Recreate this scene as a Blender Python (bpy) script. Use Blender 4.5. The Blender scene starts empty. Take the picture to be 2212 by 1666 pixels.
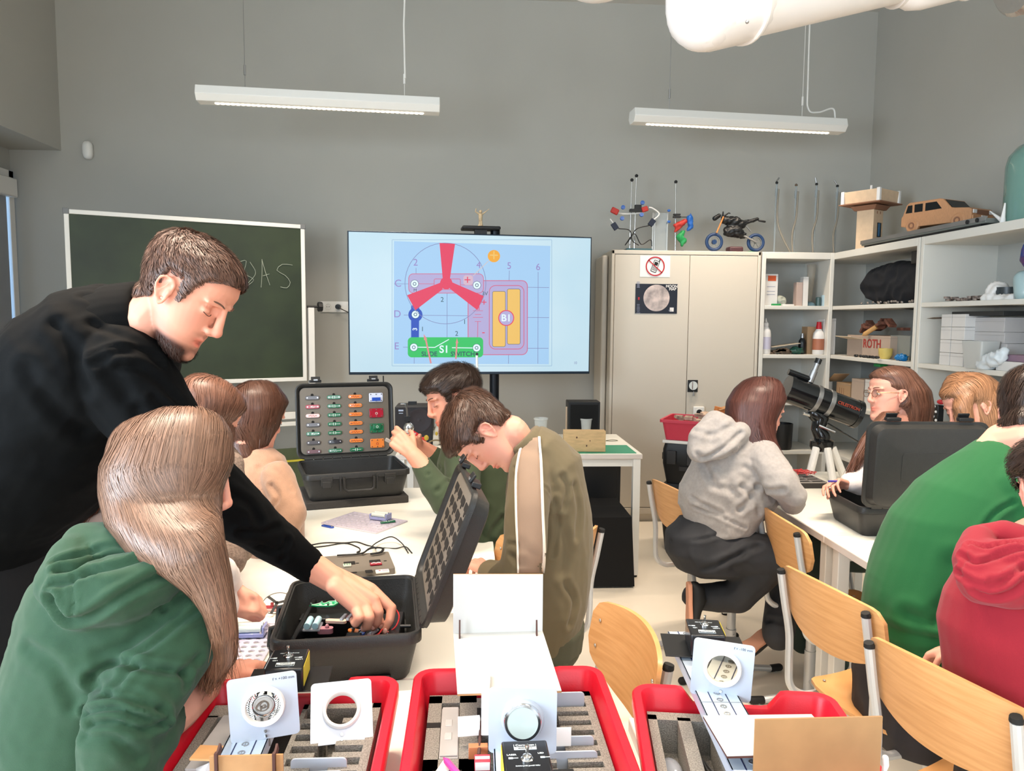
import bpy, bmesh, math, random
import numpy as np
from mathutils import Vector as V, Matrix, Quaternion
from mathutils.bvhtree import BVHTree
R = math.radians
random.seed(7); np.random.seed(7)
SC = bpy.context.scene
COL = SC.collection

# ------------------------------------------------------------------ camera
FPX = 1600.0; CW, CH = 2212.0, 1666.0
CAM = V((0, 0, 1.53))
_yaw, _pitch, _roll = R(3.4), R(5.0), 0.008
_h = V((math.cos(_yaw), -math.sin(_yaw), 0))
_f = V((math.sin(_yaw)*math.cos(_pitch), math.cos(_yaw)*math.cos(_pitch), -math.sin(_pitch)))
_u = _h.cross(_f)
CI = (_h*math.cos(_roll) + _u*math.sin(_roll)).normalized()
CU = (_u*math.cos(_roll) - _h*math.sin(_roll)).normalized()
CF = _f
cd = bpy.data.cameras.new('camera'); cam = bpy.data.objects.new('camera', cd); COL.objects.link(cam)
cd.sensor_fit = 'HORIZONTAL'; cd.sensor_width = 36.0; cd.lens = FPX/CW*36.0; cd.clip_start = .02; cd.clip_end = 60
m = Matrix.Identity(4)
for i in range(3):
    m[i][0] = CI[i]; m[i][1] = CU[i]; m[i][2] = -CF[i]; m[i][3] = CAM[i]
cam.matrix_world = m
SC.camera = cam
SC.view_settings.view_transform = 'Standard'; SC.view_settings.look = 'None'
SC.view_settings.gamma = 1.0; SC.view_settings.use_curve_mapping = False
SC.view_settings.exposure = 0.0

# ------------------------------------------------------------------ light
w = bpy.data.worlds.new('world'); SC.world = w; w.use_nodes = True
w.node_tree.nodes['Background'].inputs[0].default_value = (.62, .76, 1, 1)
w.node_tree.nodes['Background'].inputs[1].default_value = .35
def area(name, loc, rot, sx, sy, power, col, spread=180):
    l = bpy.data.lights.new(name, 'AREA'); l.shape = 'RECTANGLE'; l.size = sx; l.size_y = sy
    l.energy = power; l.color = col; l.spread = R(spread)
    o = bpy.data.objects.new(name, l); COL.objects.link(o); o.location = loc; o.rotation_euler = rot
    return o
WARM = (1, .83, .66)
# ceiling strips behind and above the photographer (the same fittings as the two in view)
STRIPS = [(-.9, 1.75, 2.95), (1.35, 2.1, 2.95), (-.9, -.9, 2.95), (1.35, -.6, 2.95), (.1, .45, 2.95)]
# daylight through the windows behind and to the left of the photographer
area('window_daylight', (-2.95, -.6, 1.9), (0, R(-90), 0), 1.8, 3.0, 330, (.72, .86, 1))
area('rear_window_daylight', (.6, -2.85, 2.0), (R(90), 0, 0), 4.5, 1.8, 140, (.78, .88, 1))

def ray(px, py):
    return CF + CI*((px-CW/2)/FPX) + CU*(-(py-CH/2)/FPX)
def pt(px, py, d): return CAM + ray(px, py)*d
def onz(px, py, z):
    r = ray(px, py); return CAM + r*((z-CAM.z)/r.z)
def ony(px, py, y):
    r = ray(px, py); return CAM + r*(y/r.y)
def onx(px, py, x):
    r = ray(px, py); return CAM + r*(x/r.x)
def onplane(px, py, p0, n):
    r = ray(px, py); return CAM + r*((p0-CAM).dot(n)/r.dot(n))

# ------------------------------------------------------------------ materials
def lin(c):
    if isinstance(c, str): c = tuple(int(c[i:i+2], 16)/255 for i in (0, 2, 4))
    return tuple(x/12.92 if x <= .04045 else ((x+.055)/1.055)**2.4 for x in c)
MATS = {}
def mat(name, col, rough=.5, metal=0, bump=0, bscale=200, vary=0, vscale=8, stretch=None, emit=None, estr=1,
        alpha=1, trans=0, sheen=0, coat=0, vcol=False, col2=None, ior=1.45, sss=0, spec=.5, obj=True, detail=4):
    if name in MATS: return MATS[name]
    mt = bpy.data.materials.new(name); mt.use_nodes = True; MATS[name] = mt
    nt = mt.node_tree; b = nt.nodes['Principled BSDF']; L = nt.links
    c = lin(col)
    b.inputs['Base Color'].default_value = (*c, 1); b.inputs['Roughness'].default_value = rough
    b.inputs['Metallic'].default_value = metal; b.inputs['Alpha'].default_value = alpha
    b.inputs['Transmission Weight'].default_value = trans; b.inputs['IOR'].default_value = ior
    b.inputs['Sheen Weight'].default_value = sheen; b.inputs['Coat Weight'].default_value = coat
    b.inputs['Specular IOR Level'].default_value = spec
    if sss:
        b.inputs['Subsurface Weight'].default_value = sss; b.inputs['Subsurface Radius'].default_value = (.012, .005, .003)
        b.inputs['Subsurface Scale'].default_value = 1
    if emit:
        b.inputs['Emission Color'].default_value = (*lin(emit), 1); b.inputs['Emission Strength'].default_value = estr
    tc = nt.nodes.new('ShaderNodeTexCoord'); src = tc.outputs['Object']
    if stretch:
        mp = nt.nodes.new('ShaderNodeMapping'); mp.inputs['Scale'].default_value = stretch
        L.new(src, mp.inputs['Vector']); src = mp.outputs['Vector']
    last = None
    if vary:
        n = nt.nodes.new('ShaderNodeTexNoise'); n.inputs['Scale'].default_value = vscale; n.inputs['Detail'].default_value = detail
        L.new(src, n.inputs['Vector'])
        mx = nt.nodes.new('ShaderNodeMix'); mx.data_type = 'RGBA'
        c2 = lin(col2) if col2 else tuple(x*(1-vary) for x in c)
        c1 = c if col2 else tuple(min(1, x*(1+vary*.5)) for x in c)
        mr = nt.nodes.new('ShaderNodeMapRange'); mr.inputs[1].default_value = .35; mr.inputs[2].default_value = .65
        L.new(n.outputs['Fac'], mr.inputs[0]); L.new(mr.outputs[0], mx.inputs['Factor'])
        mx.inputs['A'].default_value = (*c1, 1); mx.inputs['B'].default_value = (*c2, 1)
        last = mx.outputs['Result']
    if vcol:
        a = nt.nodes.new('ShaderNodeVertexColor'); a.layer_name = 'Col'
        m2 = nt.nodes.new('ShaderNodeMix'); m2.data_type = 'RGBA'; m2.blend_type = 'MULTIPLY'; m2.inputs['Factor'].default_value = 1
        if last: L.new(last, m2.inputs['A'])
        else: m2.inputs['A'].default_value = (*c, 1)
        L.new(a.outputs['Color'], m2.inputs['B']); last = m2.outputs['Result']
    if last: L.new(last, b.inputs['Base Color'])
    if bump:
        n = nt.nodes.new('ShaderNodeTexNoise'); n.inputs['Scale'].default_value = bscale; n.inputs['Detail'].default_value = 3
        L.new(src, n.inputs['Vector'])
        bp = nt.nodes.new('ShaderNodeBump'); bp.inputs['Strength'].default_value = bump; bp.inputs['Distance'].default_value = .002
        L.new(n.outputs['Fac'], bp.inputs['Height']); L.new(bp.outputs['Normal'], b.inputs['Normal'])
    return mt

# ------------------------------------------------------------------ object helpers
ROOT = {}
def tagm(o, label=None, cat=None, group=None, kind=None):
    if label: o['label'] = label
    if cat: o['category'] = cat
    if group: o['group'] = group
    if kind: o['kind'] = kind
    return o
def thing(name, label, cat, loc=(0, 0, 0), rz=0, group=None):
    o = bpy.data.objects.new(name, None); COL.objects.link(o); o.empty_display_size = .05
    o.location = loc; o.rotation_euler = (0, 0, rz)
    ROOT[o.name] = Matrix.Translation(V(loc)) @ Matrix.Rotation(rz, 4, 'Z')
    return tagm(o, label, cat, group)
def dup(root, loc, rz, label=None, group=None):
    r = root.copy(); COL.objects.link(r); r.location = loc; r.rotation_euler = (0, 0, rz)
    ROOT[r.name] = Matrix.Translation(V(loc)) @ Matrix.Rotation(rz, 4, 'Z')
    if label: r['label'] = label
    if group: r['group'] = group
    for ch in list(root.children):
        c = ch.copy(); COL.objects.link(c); c.parent = r
        for g in ch.children:
            d = g.copy(); COL.objects.link(d); d.parent = c
    return r
def rotv(axis, ang): return Matrix.Rotation(ang, 3, V(axis))
def frame(x, y, z): # 3x3 with columns
    return Matrix((x, y, z)).transposed()
def basis(fwd, up=V((0, 0, 1))):
    """columns: right, forward, up"""
    f = V(fwd).normalized(); r = f.cross(V(up)).normalized(); u = r.cross(f)
    return frame(r, f, u)

class MB:
    def __init__(s): s.v = []; s.f = []; s.c = None
    def add(s, vs, fs):
        o = len(s.v); s.v += [V(x) for x in vs]; s.f += [tuple(i+o for i in f) for f in fs]; return s
    def box(s, c, size, M=None, taper=1.0, tapy=None):
        hx, hy, hz = size[0]/2, size[1]/2, size[2]/2; M = M or Matrix.Identity(3); c = V(c)
        ty = taper if tapy is None else tapy
        vs = []
        for z, t, t2 in ((-hz, taper, ty), (hz, 1, 1)):
            for x, y in ((-hx, -hy), (hx, -hy), (hx, hy), (-hx, hy)): vs.append(c + M @ V((x*t, y*t2, z)))
        return s.add(vs, [(3, 2, 1, 0), (4, 5, 6, 7), (0, 1, 5, 4), (1, 2, 6, 5), (2, 3, 7, 6), (3, 0, 4, 7)])
    def bx(s, x0, x1, y0, y1, z0, z1): return s.box(((x0+x1)/2, (y0+y1)/2, (z0+z1)/2), (abs(x1-x0), abs(y1-y0), abs(z1-z0)))
    def cyl(s, p0, p1, r0, r1=None, n=16, caps=True):
        r1 = r0 if r1 is None else r1; p0 = V(p0); p1 = V(p1); a = (p1-p0).normalized()
        t = V((0, 0, 1)) if abs(a.z) < .9 else V((1, 0, 0)); u = a.cross(t).normalized(); w_ = a.cross(u)
        vs = []
        for p, r in ((p0, r0), (p1, r1)):
            for i in range(n):
                g = 2*math.pi*i/n; vs.append(p + (u*math.cos(g)+w_*math.sin(g))*r)
        fs = [(i, (i+1) % n, n+(i+1) % n, n+i) for i in range(n)]
        if caps: fs += [tuple(reversed(range(n))), tuple(range(n, 2*n))]
        return s.add(vs, fs)
    def tube(s, pts, r, n=8, close=False, flat=None):
        pts = [V(p) for p in pts]; k = len(pts); rr = r if isinstance(r, (list, tuple)) else [r]*k
        vs = []; pu = None
        for i, p in enumerate(pts):
            if close: a = pts[(i+1) % k]-pts[i-1]
            else: a = pts[min(i+1, k-1)]-pts[max(i-1, 0)]
            a = a.normalized() if a.length > 1e-9 else V((0, 0, 1))
            if pu is None:
                t = V((0, 0, 1)) if abs(a.z) < .9 else V((1, 0, 0)); u = a.cross(t).normalized()
            else: u = (pu - a*pu.dot(a)).normalized()
            pu = u; w_ = a.cross(u)
            for j in range(n):
                g = 2*math.pi*j/n; vs.append(p + (u*math.cos(g)+w_*math.sin(g)*(flat or 1))*rr[i])
        fs = []
        for i in range(k if close else k-1):
            a_ = i*n; b_ = ((i+1) % k)*n
            fs += [(a_+j, a_+(j+1) % n, b_+(j+1) % n, b_+j) for j in range(n)]
        if not close: fs += [tuple(reversed(range(n))), tuple(range((k-1)*n, k*n))]
        return s.add(vs, fs)
    def lathe(s, prof, c=(0, 0, 0), M=None, n=24, caps=True):
        """prof: (r,z) list, around local z"""
        M = M or Matrix.Identity(3); c = V(c); vs = []; k = len(prof)
        for r, z in prof:
            for i in range(n):
                g = 2*math.pi*i/n; vs.append(c + M @ V((r*math.cos(g), r*math.sin(g), z)))
        fs = [(a*n+i, a*n+(i+1) % n, (a+1)*n+(i+1) % n, (a+1)*n+i) for a in range(k-1) for i in range(n)]
        if caps and prof[0][0] > 1e-6: fs.append(tuple(reversed(range(n))))
        if caps and prof[-1][0] > 1e-6: fs.append(tuple(range((k-1)*n, k*n)))
        return s.add(vs, fs)
    def ring(s, c, ro, ri, h, M=None, n=32):
        M = M or Matrix.Identity(3); c = V(c); vs = []
        for r, z in ((ro, 0), (ro, h), (ri, h), (ri, 0)):
            for i in range(n):
                g = 2*math.pi*i/n; vs.append(c + M @ V((r*math.cos(g), r*math.sin(g), z)))
        return s.add(vs, [(a*n+i, a*n+(i+1) % n, ((a+1) % 4)*n+(i+1) % n, ((a+1) % 4)*n+i) for a in range(4) for i in range(n)])
    def prism(s, poly, h, M=None, c=(0, 0, 0)):
        """poly in local xy, extruded along z 0..h"""
        M = M or Matrix.Identity(3); c = V(c); n = len(poly)
        vs = [c + M @ V((x, y, 0)) for x, y in poly] + [c + M @ V((x, y, h)) for x, y in poly]
        return s.add(vs, [tuple(reversed(range(n))), tuple(range(n, 2*n))] + [(i, (i+1) % n, n+(i+1) % n, n+i) for i in range(n)])
    def ell(s, c, r, M=None, nu=16, nv=10):
        M = M or Matrix.Identity(3); c = V(c); r = (r, r, r) if not isinstance(r, (tuple, list)) else r
        vs = [c + M @ V((0, 0, -r[2]))]
        for j in range(1, nv):
            t = -math.pi/2 + math.pi*j/nv
            for i in range(nu):
                g = 2*math.pi*i/nu; vs.append(c + M @ V((r[0]*math.cos(t)*math.cos(g), r[1]*math.cos(t)*math.sin(g), r[2]*math.sin(t))))
        vs.append(c + M @ V((0, 0, r[2]))); top = len(vs)-1
        fs = [(0, 1+(i+1) % nu, 1+i) for i in range(nu)]
        for j in range(nv-2):
            a = 1+j*nu; b = a+nu
            fs += [(a+i, a+(i+1) % nu, b+(i+1) % nu, b+i) for i in range(nu)]
        a = 1+(nv-2)*nu
        fs += [(a+i, a+(i+1) % nu, top) for i in range(nu)]
        return s.add(vs, fs)
    def cap(s, p0, r0, p1, r1, n=14):
        p0 = V(p0); p1 = V(p1); a = p1-p0
        if a.length < 1e-6: return s.ell(p0, r0)
        L_ = a.length; a.normalize(); t = V((0, 0, 1)) if abs(a.z) < .9 else V((1, 0, 0)); u = a.cross(t).normalized(); w_ = a.cross(u)
        prof = [(r0*math.sin(x), -r0*math.cos(x)) for x in (.001, .4, .8, 1.2)] + [(r0, 0), (r1, L_)] + [(r1*math.cos(x), L_+r1*math.sin(x)) for x in (.4, .8, 1.2, 1.57)]
        return s.lathe([(max(r, 2e-6), z) for r, z in prof], p0, frame(u, w_, a), n)
    def chain(s, L):
        for (a, ra), (b, rb) in zip(L, L[1:]): s.cap(a, ra, b, rb)
        return s
    def loft(s, secs, n=28, e=2.0):
        """secs: (center, uvec, vvec[,e]) closed with centre caps"""
        vs = []
        for sec in secs:
            c, u, v_ = V(sec[0]), V(sec[1]), V(sec[2]); ee = sec[3] if len(sec) > 3 else e
            for i in range(n):
                g = 2*math.pi*i/n; cx, sx = math.cos(g), math.sin(g)
                vs.append(c + u*(math.copysign(abs(cx)**(2/ee), cx)) + v_*(math.copysign(abs(sx)**(2/ee), sx)))
        k = len(secs)
        fs = [(a*n+i, a*n+(i+1) % n, (a+1)*n+(i+1) % n, (a+1)*n+i) for a in range(k-1) for i in range(n)]
        fs += [tuple(reversed(range(n))), tuple(range((k-1)*n, k*n))]
        return s.add(vs, fs)
    def rings(s, L, c=(0, 0, 0), M=None, seg=6, edge=6, notch=None, open_top=False):
        """L: (w, d, r, z) rounded-rectangle rings joined in order"""
        M = M or Matrix.Identity(3); c = V(c); vs = []; k = 0
        for w_, d_, r_, z in L:
            q = rrect(w_, d_, r_, seg); P = []
            for i, a in enumerate(q):
                b = q[(i+1) % len(q)]; P.append(a); l = math.hypot(b[0]-a[0], b[1]-a[1])
                if i % (seg+1) == seg:
                    for j in range(1, edge): P.append((a[0]+(b[0]-a[0])*j/edge, a[1]+(b[1]-a[1])*j/edge))
            k = len(P)
            for x, y in P:
                zz = z-(notch(x, y, z) if notch else 0); vs.append(c+M @ V((x, y, zz)))
        n = len(L)
        return s.add(vs, [(a*k+i, a*k+(i+1) % k, (a+1)*k+(i+1) % k, (a+1)*k+i) for a in range(n-1) for i in range(k)]+[tuple(reversed(range(k))), tuple(range((n-1)*k, n*k))])
    def mesh(s, name, M=None):
        me = bpy.data.meshes.new(name)
        vs = [tuple(M @ v) for v in s.v] if M else [tuple(v) for v in s.v]
        me.from_pydata(vs, [], s.f); return me
    def build(s, name, mt, parent=None, smooth=False, bevel=0, world=True, segs=2, root=None, ang=35):
        """part of a thing; world=True means vertices are world coordinates"""
        Mi = None
        if parent is not None and world:
            rt = root or parent
            while rt.parent: rt = rt.parent
            if rt.name in ROOT: Mi = ROOT[rt.name].inverted()
        me = s.mesh(name, Mi); me.materials.append(mt)
        if s.c is not None: setcol(me, s.c)
        o = bpy.data.objects.new(name, me); COL.objects.link(o)
        fixn(me)
        if smooth: shade(me, ang)
        if parent is not None: o.parent = parent
        if bevel:
            b = o.modifiers.new('bevel', 'BEVEL'); b.width = bevel; b.segments = segs; b.limit_method = 'ANGLE'; b.angle_limit = R(40)
            if not smooth:
                shade(me, 50)
        return o
    def solo(s, name, mt, label, cat, group=None, smooth=False, bevel=0, kind=None, segs=2, ang=35):
        xs = [v.x for v in s.v]; ys = [v.y for v in s.v]; zs = [v.z for v in s.v]
        c = V(((min(xs)+max(xs))/2, (min(ys)+max(ys))/2, min(zs)))
        s.v = [v-c for v in s.v]
        o = s.build(name, mt, None, smooth, bevel, segs=segs, ang=ang); o.location = c
        ROOT[o.name] = Matrix.Translation(c)
        return tagm(o, label, cat, group, kind)
def fixn(me):
    bm = bmesh.new(); bm.from_mesh(me); bmesh.ops.recalc_face_normals(bm, faces=bm.faces); bm.to_mesh(me); bm.free()
def shade(me, ang=35):
    me.polygons.foreach_set('use_smooth', [True]*len(me.polygons))
    if ang < 170:
        try: me.set_sharp_from_angle(angle=R(ang))
        except Exception: pass
def setcol(me, cols):
    a = me.color_attributes.new('Col', 'FLOAT_COLOR', 'POINT')
    a.data.foreach_set('color', np.asarray(cols, dtype=np.float32).ravel())
def struct(mb, name, mt, **k):
    o = mb.build(name, mt, None, **k); o['kind'] = 'structure'; return o
def text(s, size, M4, mt, parent, name='lettering', depth=.0003, align='CENTER', bold=False):
    c = bpy.data.curves.new(name, 'FONT'); c.body = s; c.size = size; c.extrude = depth; c.align_x = align; c.align_y = 'CENTER'
    if bold: c.offset = size*.02
    c.materials.append(mt)
    o = bpy.data.objects.new(name, c); COL.objects.link(o)
    bpy.context.view_layer.update()
    me = bpy.data.meshes.new_from_object(o.evaluated_get(bpy.context.evaluated_depsgraph_get()))
    bpy.data.objects.remove(o); bpy.data.curves.remove(c)
    if not me.materials: me.materials.append(mt)
    o = bpy.data.objects.new(name, me); COL.objects.link(o)
    rt = parent
    while rt.parent: rt = rt.parent
    o.parent = parent; o.matrix_local = ROOT[rt.name].inverted() @ M4
    return o
def M4(M3, p):
    m_ = M3.to_4x4(); m_.translation = V(p); return m_
def rrect(w_, h_, r, n=5, cx=0, cy=0):
    out = []
    for (sx, sy, a0) in ((1, 1, 0), (-1, 1, 90), (-1, -1, 180), (1, -1, 270)):
        for i in range(n+1):
            a = R(a0+90*i/n); out.append((cx+sx*(w_/2-r)+r*math.cos(a), cy+sy*(h_/2-r)+r*math.sin(a)))
    return out
def bez(p, n=24):
    """Catmull-Rom through points"""
    p = [V(x) for x in p]; q = [p[0]*2-p[1]] + p + [p[-1]*2-p[-2]]; out = []
    k = len(p)-1; m_ = max(2, n//k)
    for i in range(k):
        a, b, c, d = q[i:i+4]
        for j in range(m_):
            t = j/m_; out.append(.5*((2*b)+(c-a)*t+(2*a-5*b+4*c-d)*t*t+(3*b-a-3*c+d)*t**3))
    out.append(p[-1]); return out
# ------------------------------------------------------------------ colours
WALL = mat('wall_paint', 'b0aea6', .9, bump=.08, bscale=300, vary=.03, vscale=1.5)
FLOORM = mat('floor_vinyl', 'f3e8d6', .35, vary=.03, vscale=3)
CEILM = mat('ceiling_paint', 'c8c6c0', .9)
WHITE = mat('white_laminate', 'f9f6ea', .38, vary=.015, vscale=6)
WEDGE = mat('laminate_edge', 'd9cfc8', .5)
METW = mat('white_metal', 'e6e4de', .4)
CAB = mat('cabinet_paint', 'cec5b6', .42, bump=.02, bscale=400)
SHELFP = mat('shelf_paint', 'dad7ce', .45)
GREYM = mat('chair_metal', 'c3c4c4', .32, metal=.25)
BLK = mat('black_plastic', '17181a', .45, bump=.05, bscale=500)
BLKR = mat('black_rubber', '151515', .7)
CASEM = mat('case_plastic', '2b2b2a', .42, bump=.35, bscale=420, vary=.06, vscale=60)
FOAM = mat('grey_foam', '8d8880', .95, bump=1.0, bscale=520, vary=.35, vscale=420, detail=2)
FOAMD = mat('dark_foam', '3e3b38', .95, bump=.8, bscale=600, vary=.25, vscale=420, detail=2)
FOAML = mat('case_foam', '736c63', .95, bump=.4, bscale=600)
CHROME = mat('chrome', 'e0e0e0', .15, metal=1)
STEEL = mat('steel', 'a8a8a8', .35, metal=.9)
PLY = mat('beech_ply', 'd9a36c', .38, vary=.10, vscale=4, stretch=(2, 2, 26), bump=.02, bscale=60, col2='cb945c')
PLYE = mat('beech_ply_edge', 'c98f5a', .5, vary=.2, vscale=3, stretch=(60, 2, 2))
SCREW = mat('screw_metal', 'c8c4bc', .3, metal=.8)
RED = mat('tray_red', 'd0182c', .38, bump=.08, bscale=350, vary=.05, vscale=20)
CREAM = mat('window_frame_paint', 'dcd9d4', .45)
WOODM = mat('plain_wood', 'cfae7e', .6, vary=.12, vscale=6, stretch=(3, 14, 14))
CARD = mat('cardboard', 'b88a5e', .8, vary=.1, vscale=10)
PAPER = mat('white_paper', 'e9e6e2', .7)

XL, XR, YB, YF, ZC = -3.09, 3.25, 5.95, -3.0, 4.0
s = MB(); s.bx(-3.7, XR+.1, YF, YB+.1, -.1, 0); struct(s, 'floor', FLOORM)
s = MB(); s.bx(-3.7, XR+.1, YF, YB+.1, ZC, ZC+.1); struct(s, 'ceiling', CEILM)
s = MB(); s.bx(-3.7, XR+.1, YB, YB+.12, 0, ZC); struct(s, 'wall_back', WALL)
s = MB(); s.bx(XR, XR+.12, YF, YB, 0, ZC); struct(s, 'wall_right', WALL)
s = MB(); s.bx(-3.7, XR+.1, YF-.12, YF, 0, ZC); struct(s, 'wall_front', WALL)
# left wall: pier, lintel over a deep window recess that ends at the back wall
s = MB(); s.bx(-3.6, XL, YF, 4.93, 0, ZC); s.bx(-3.6, XL, 4.93, YB, 2.79, ZC); s.bx(-3.6, -3.47, 4.93, YB, 0, 2.79)
struct(s, 'wall_left', WALL)
s = MB(); s.bx(-3.05, .9, YB-.014, YB, 0, .08); struct(s, 'baseboard_back', SHELFP)
# window in the recess
wn = thing('window_1', None, None, (-3.47, 5.43, 0)); wn['kind'] = 'structure'
X = -3.44
s = MB(); s.bx(X-.03, X+.02, 4.95, 5.0, .3, 2.62); s.bx(X-.03, X+.02, 5.84, 5.9, .3, 2.62); s.bx(X-.03, X+.02, 4.95, 5.9, 2.56, 2.62); s.bx(X-.03, X+.03, 5.3, 5.47, .3, 2.6); s.bx(X-.03, X+.02, 4.95, 5.9, .3, .38)
s.build('window_frame', CREAM, wn, bevel=.004)
s = MB(); s.bx(X-.028, X-.022, 4.97, 5.9, .35, 2.6)
s.build('pane', mat('daylight_glass', 'cfe6ff', .1, emit='9fd0ff', estr=1.6), wn)
s = MB(); s.bx(X+.004, X+.008, 5.47, 5.815, .35, 2.42); s.build('roller_blind', mat('grey_blind', '94969a', .9, vary=.04), wn)
s = MB(); s.bx(X-.01, X+.06, 5.05, 5.88, 2.42, 2.56); s.build('blind_cassette', CREAM, wn, bevel=.01)
s = MB(); s.tube([(X+.03, 5.44, 1.98), (X+.075, 5.44, 1.98), (X+.085, 5.46, 1.95), (X+.085, 5.46, 1.8)], .011, 8); s.bx(X+.028, X+.036, 5.42, 5.46, 1.9, 2.03); s.build('window_handle', METW, wn, smooth=True)

# motion sensor in the corner
c = ony(193, 326, YB)
s = MB(); s.loft([(c+V((0, -.002, 0)), V((.035, 0, 0)), V((0, 0, .065))), (c+V((0, -.03, 0)), V((.036, 0, 0)), V((0, 0, .068))), (c+V((0, -.05, 0)), V((.028, 0, 0)), V((0, 0, .058))), (c+V((0, -.056, 0)), V((.012, 0, 0)), V((0, 0, .03)))], n=20, e=3)
s.solo('motion_sensor', METW, 'small white alarm sensor high on the back wall near the left corner', 'sensor', smooth=True, ang=180)

# ------------------------------------------------------------------ strip lamps
LEDW = mat('led_light', 'fff4e0', .5, emit='fff0d6', estr=5)
def strip_lamp(a, b, label, cord, fx, curl=False):
    a = V(a); b = V(b); d = (b-a); Ln = d.length; rz = math.atan2(d.y, d.x); mid = (a+b)/2
    t = thing('strip_lamp', label, 'lamp', mid, rz, 'strip lamps hung over the tables')
    h = Ln/2
    s = MB(); s.prism([(-.075, 0), (-.045, -.038), (.045, -.038), (.075, 0), (.06, .052), (-.06, .052)], Ln, frame(V((0, 1, 0)), V((0, 0, 1)), V((1, 0, 0))), (-h, 0, 0))
    s.build('housing', METW, t, world=False, bevel=.003)
    n = 42; s = MB()
    for i in range(n): s.ell((-h+.1+(Ln-.2)*(i+.5)/n, 0, -.038), ((Ln-.2)/n*.56, .016, .007), nu=10, nv=5)
    o = s.build('diffuser', LEDW, t, world=False, smooth=True, ang=180); o['kind'] = 'stuff'
    for q in (-1, 1):
        x = q*h*fx[0 if q < 0 else 1]
        s = MB(); s.cyl((x, 0, .05), (x, 0, ZC-mid.z), .0022, n=6); s.cyl((x, 0, .14), (x, 0, .2), .007, n=8)
        s.build('suspension_wire', STEEL if q < 0 else METW, t, world=False)
    x = h*fx[1]
    if curl: p = bez([(h*.93, 0, .05), (h*.9, 0, .13), (h*.76, 0, .1), (h*.66, 0, .12), (h*.63, -.02, .3), (h*.62, -.02, ZC-mid.z)], 40)
    else: p = [(x+.004, -.01, .17), (x-.002, -.012, .5), (x+.01, -.01, .8), (x, -.01, ZC-mid.z)]
    s = MB(); s.tube(p, .006, 6); s.build('power_cord', METW, t, world=False, smooth=True)
    l = bpy.data.lights.new('lamp_light', 'AREA'); l.shape = 'RECTANGLE'; l.size = Ln-.2; l.size_y = .05; l.energy = 16; l.color = WARM; l.spread = R(108)
    o = bpy.data.objects.new('lamp_light', l); COL.objects.link(o); o.parent = t; o.location = (0, 0, -.052)
    return t
lampA = strip_lamp(pt(427, 207, 4.55), pt(949, 234, 4.77), 'white strip lamp hanging left of centre in front of the wall', 0, (.62, .70))
lampB = strip_lamp(pt(1365, 254, 5.0), pt(1819, 277, 5.23), 'white strip lamp hanging at the right below the air duct', 0, (.66, .60), True)
NL = bpy.data.lights['lamp_light'].copy(); NL.energy = 38; NF = NL.copy(); NF.energy = 9
for i, p in enumerate(STRIPS):
    o = dup(lampA, p, R(8), ['white strip lamp above the near left table', 'white strip lamp above the right table', 'white strip lamp behind the photographer at left', 'white strip lamp behind the photographer at right', 'white strip lamp overhead of the photographer'][i])
    l = lampA.children[-1]
    for ch in list(o.children):
        if ch.type == 'LIGHT': ch.data = NL if i < 2 else NF

# ------------------------------------------------------------------ air duct
DUCT = mat('duct_white', 'f0e8e2', .35)
t = thing('air_duct', 'large white ventilation pipe with rounded elbow joints under the ceiling', 'duct', pt(1700, -60, 2.6))
p0 = pt(1525, 20, 2.45); p1 = pt(1955, -72, 2.75); ax = (p1-p0).normalized()
s = MB(); s.cyl(p0, p1, .120, n=48); s.build('pipe', DUCT, t, smooth=True)
q = p0+ax*.13
s = MB(); s.chain([(p0-ax*.0+V((0, 0, .0)), .132), (p0+ax*.14, .132)]); s.cap(p0, .131, p0+V((.02, .1, .25)), .131, 24)
s2 = MB(); s2.v = []; s2.loft([(p0+ax*.0, (.132, 0, 0), (0, .132, 0))]*2) if 0 else None
s.build('elbow_joint', DUCT, t, smooth=True, ang=60)
s = MB(); s.cyl(p0+ax*.142, p0+ax*.157, .139, n=48); s.build('clamp_ring', DUCT, t, smooth=True, bevel=.003)
s = MB(); s.ell(pt(1614, 47, 2.33), .006); s.build('rivet', STEEL, t, smooth=True)
s = MB(); s.cap(pt(1985, -52, 2.75), .118, pt(2070, -74, 2.75), .118, 24); s.build('elbow_joint', DUCT, t, smooth=True, ang=60)
s = MB(); s.cyl(pt(1925, -62, 2.75), pt(1950, -69, 2.75), .132, n=40); s.build('clamp_ring', DUCT, t, smooth=True, bevel=.003)
s = MB(); s.cyl(pt(2085, -80, 2.75), pt(2125, -90, 2.75), .13, n=40); s.build('clamp_ring', DUCT, t, smooth=True, bevel=.003)
s = MB(); a = pt(2185, -42, 2.7); b = pt(2380, -90, 2.7); n = 26
s.tube([a.lerp(b, i/n) for i in range(n+1)], [.118 + .008*((i % 2)*2-1) for i in range(n+1)], 32)
s.build('foil_hose', mat('foil', 'c9c2bb', .25, metal=.9, bump=1, bscale=60), t, smooth=False)
s = MB(); a = pt(1290, -70, 2.45); s.ell(a, (.14, .14, .1), nu=24); s.build('joint_disc', DUCT, t, smooth=True, ang=180)

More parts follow.
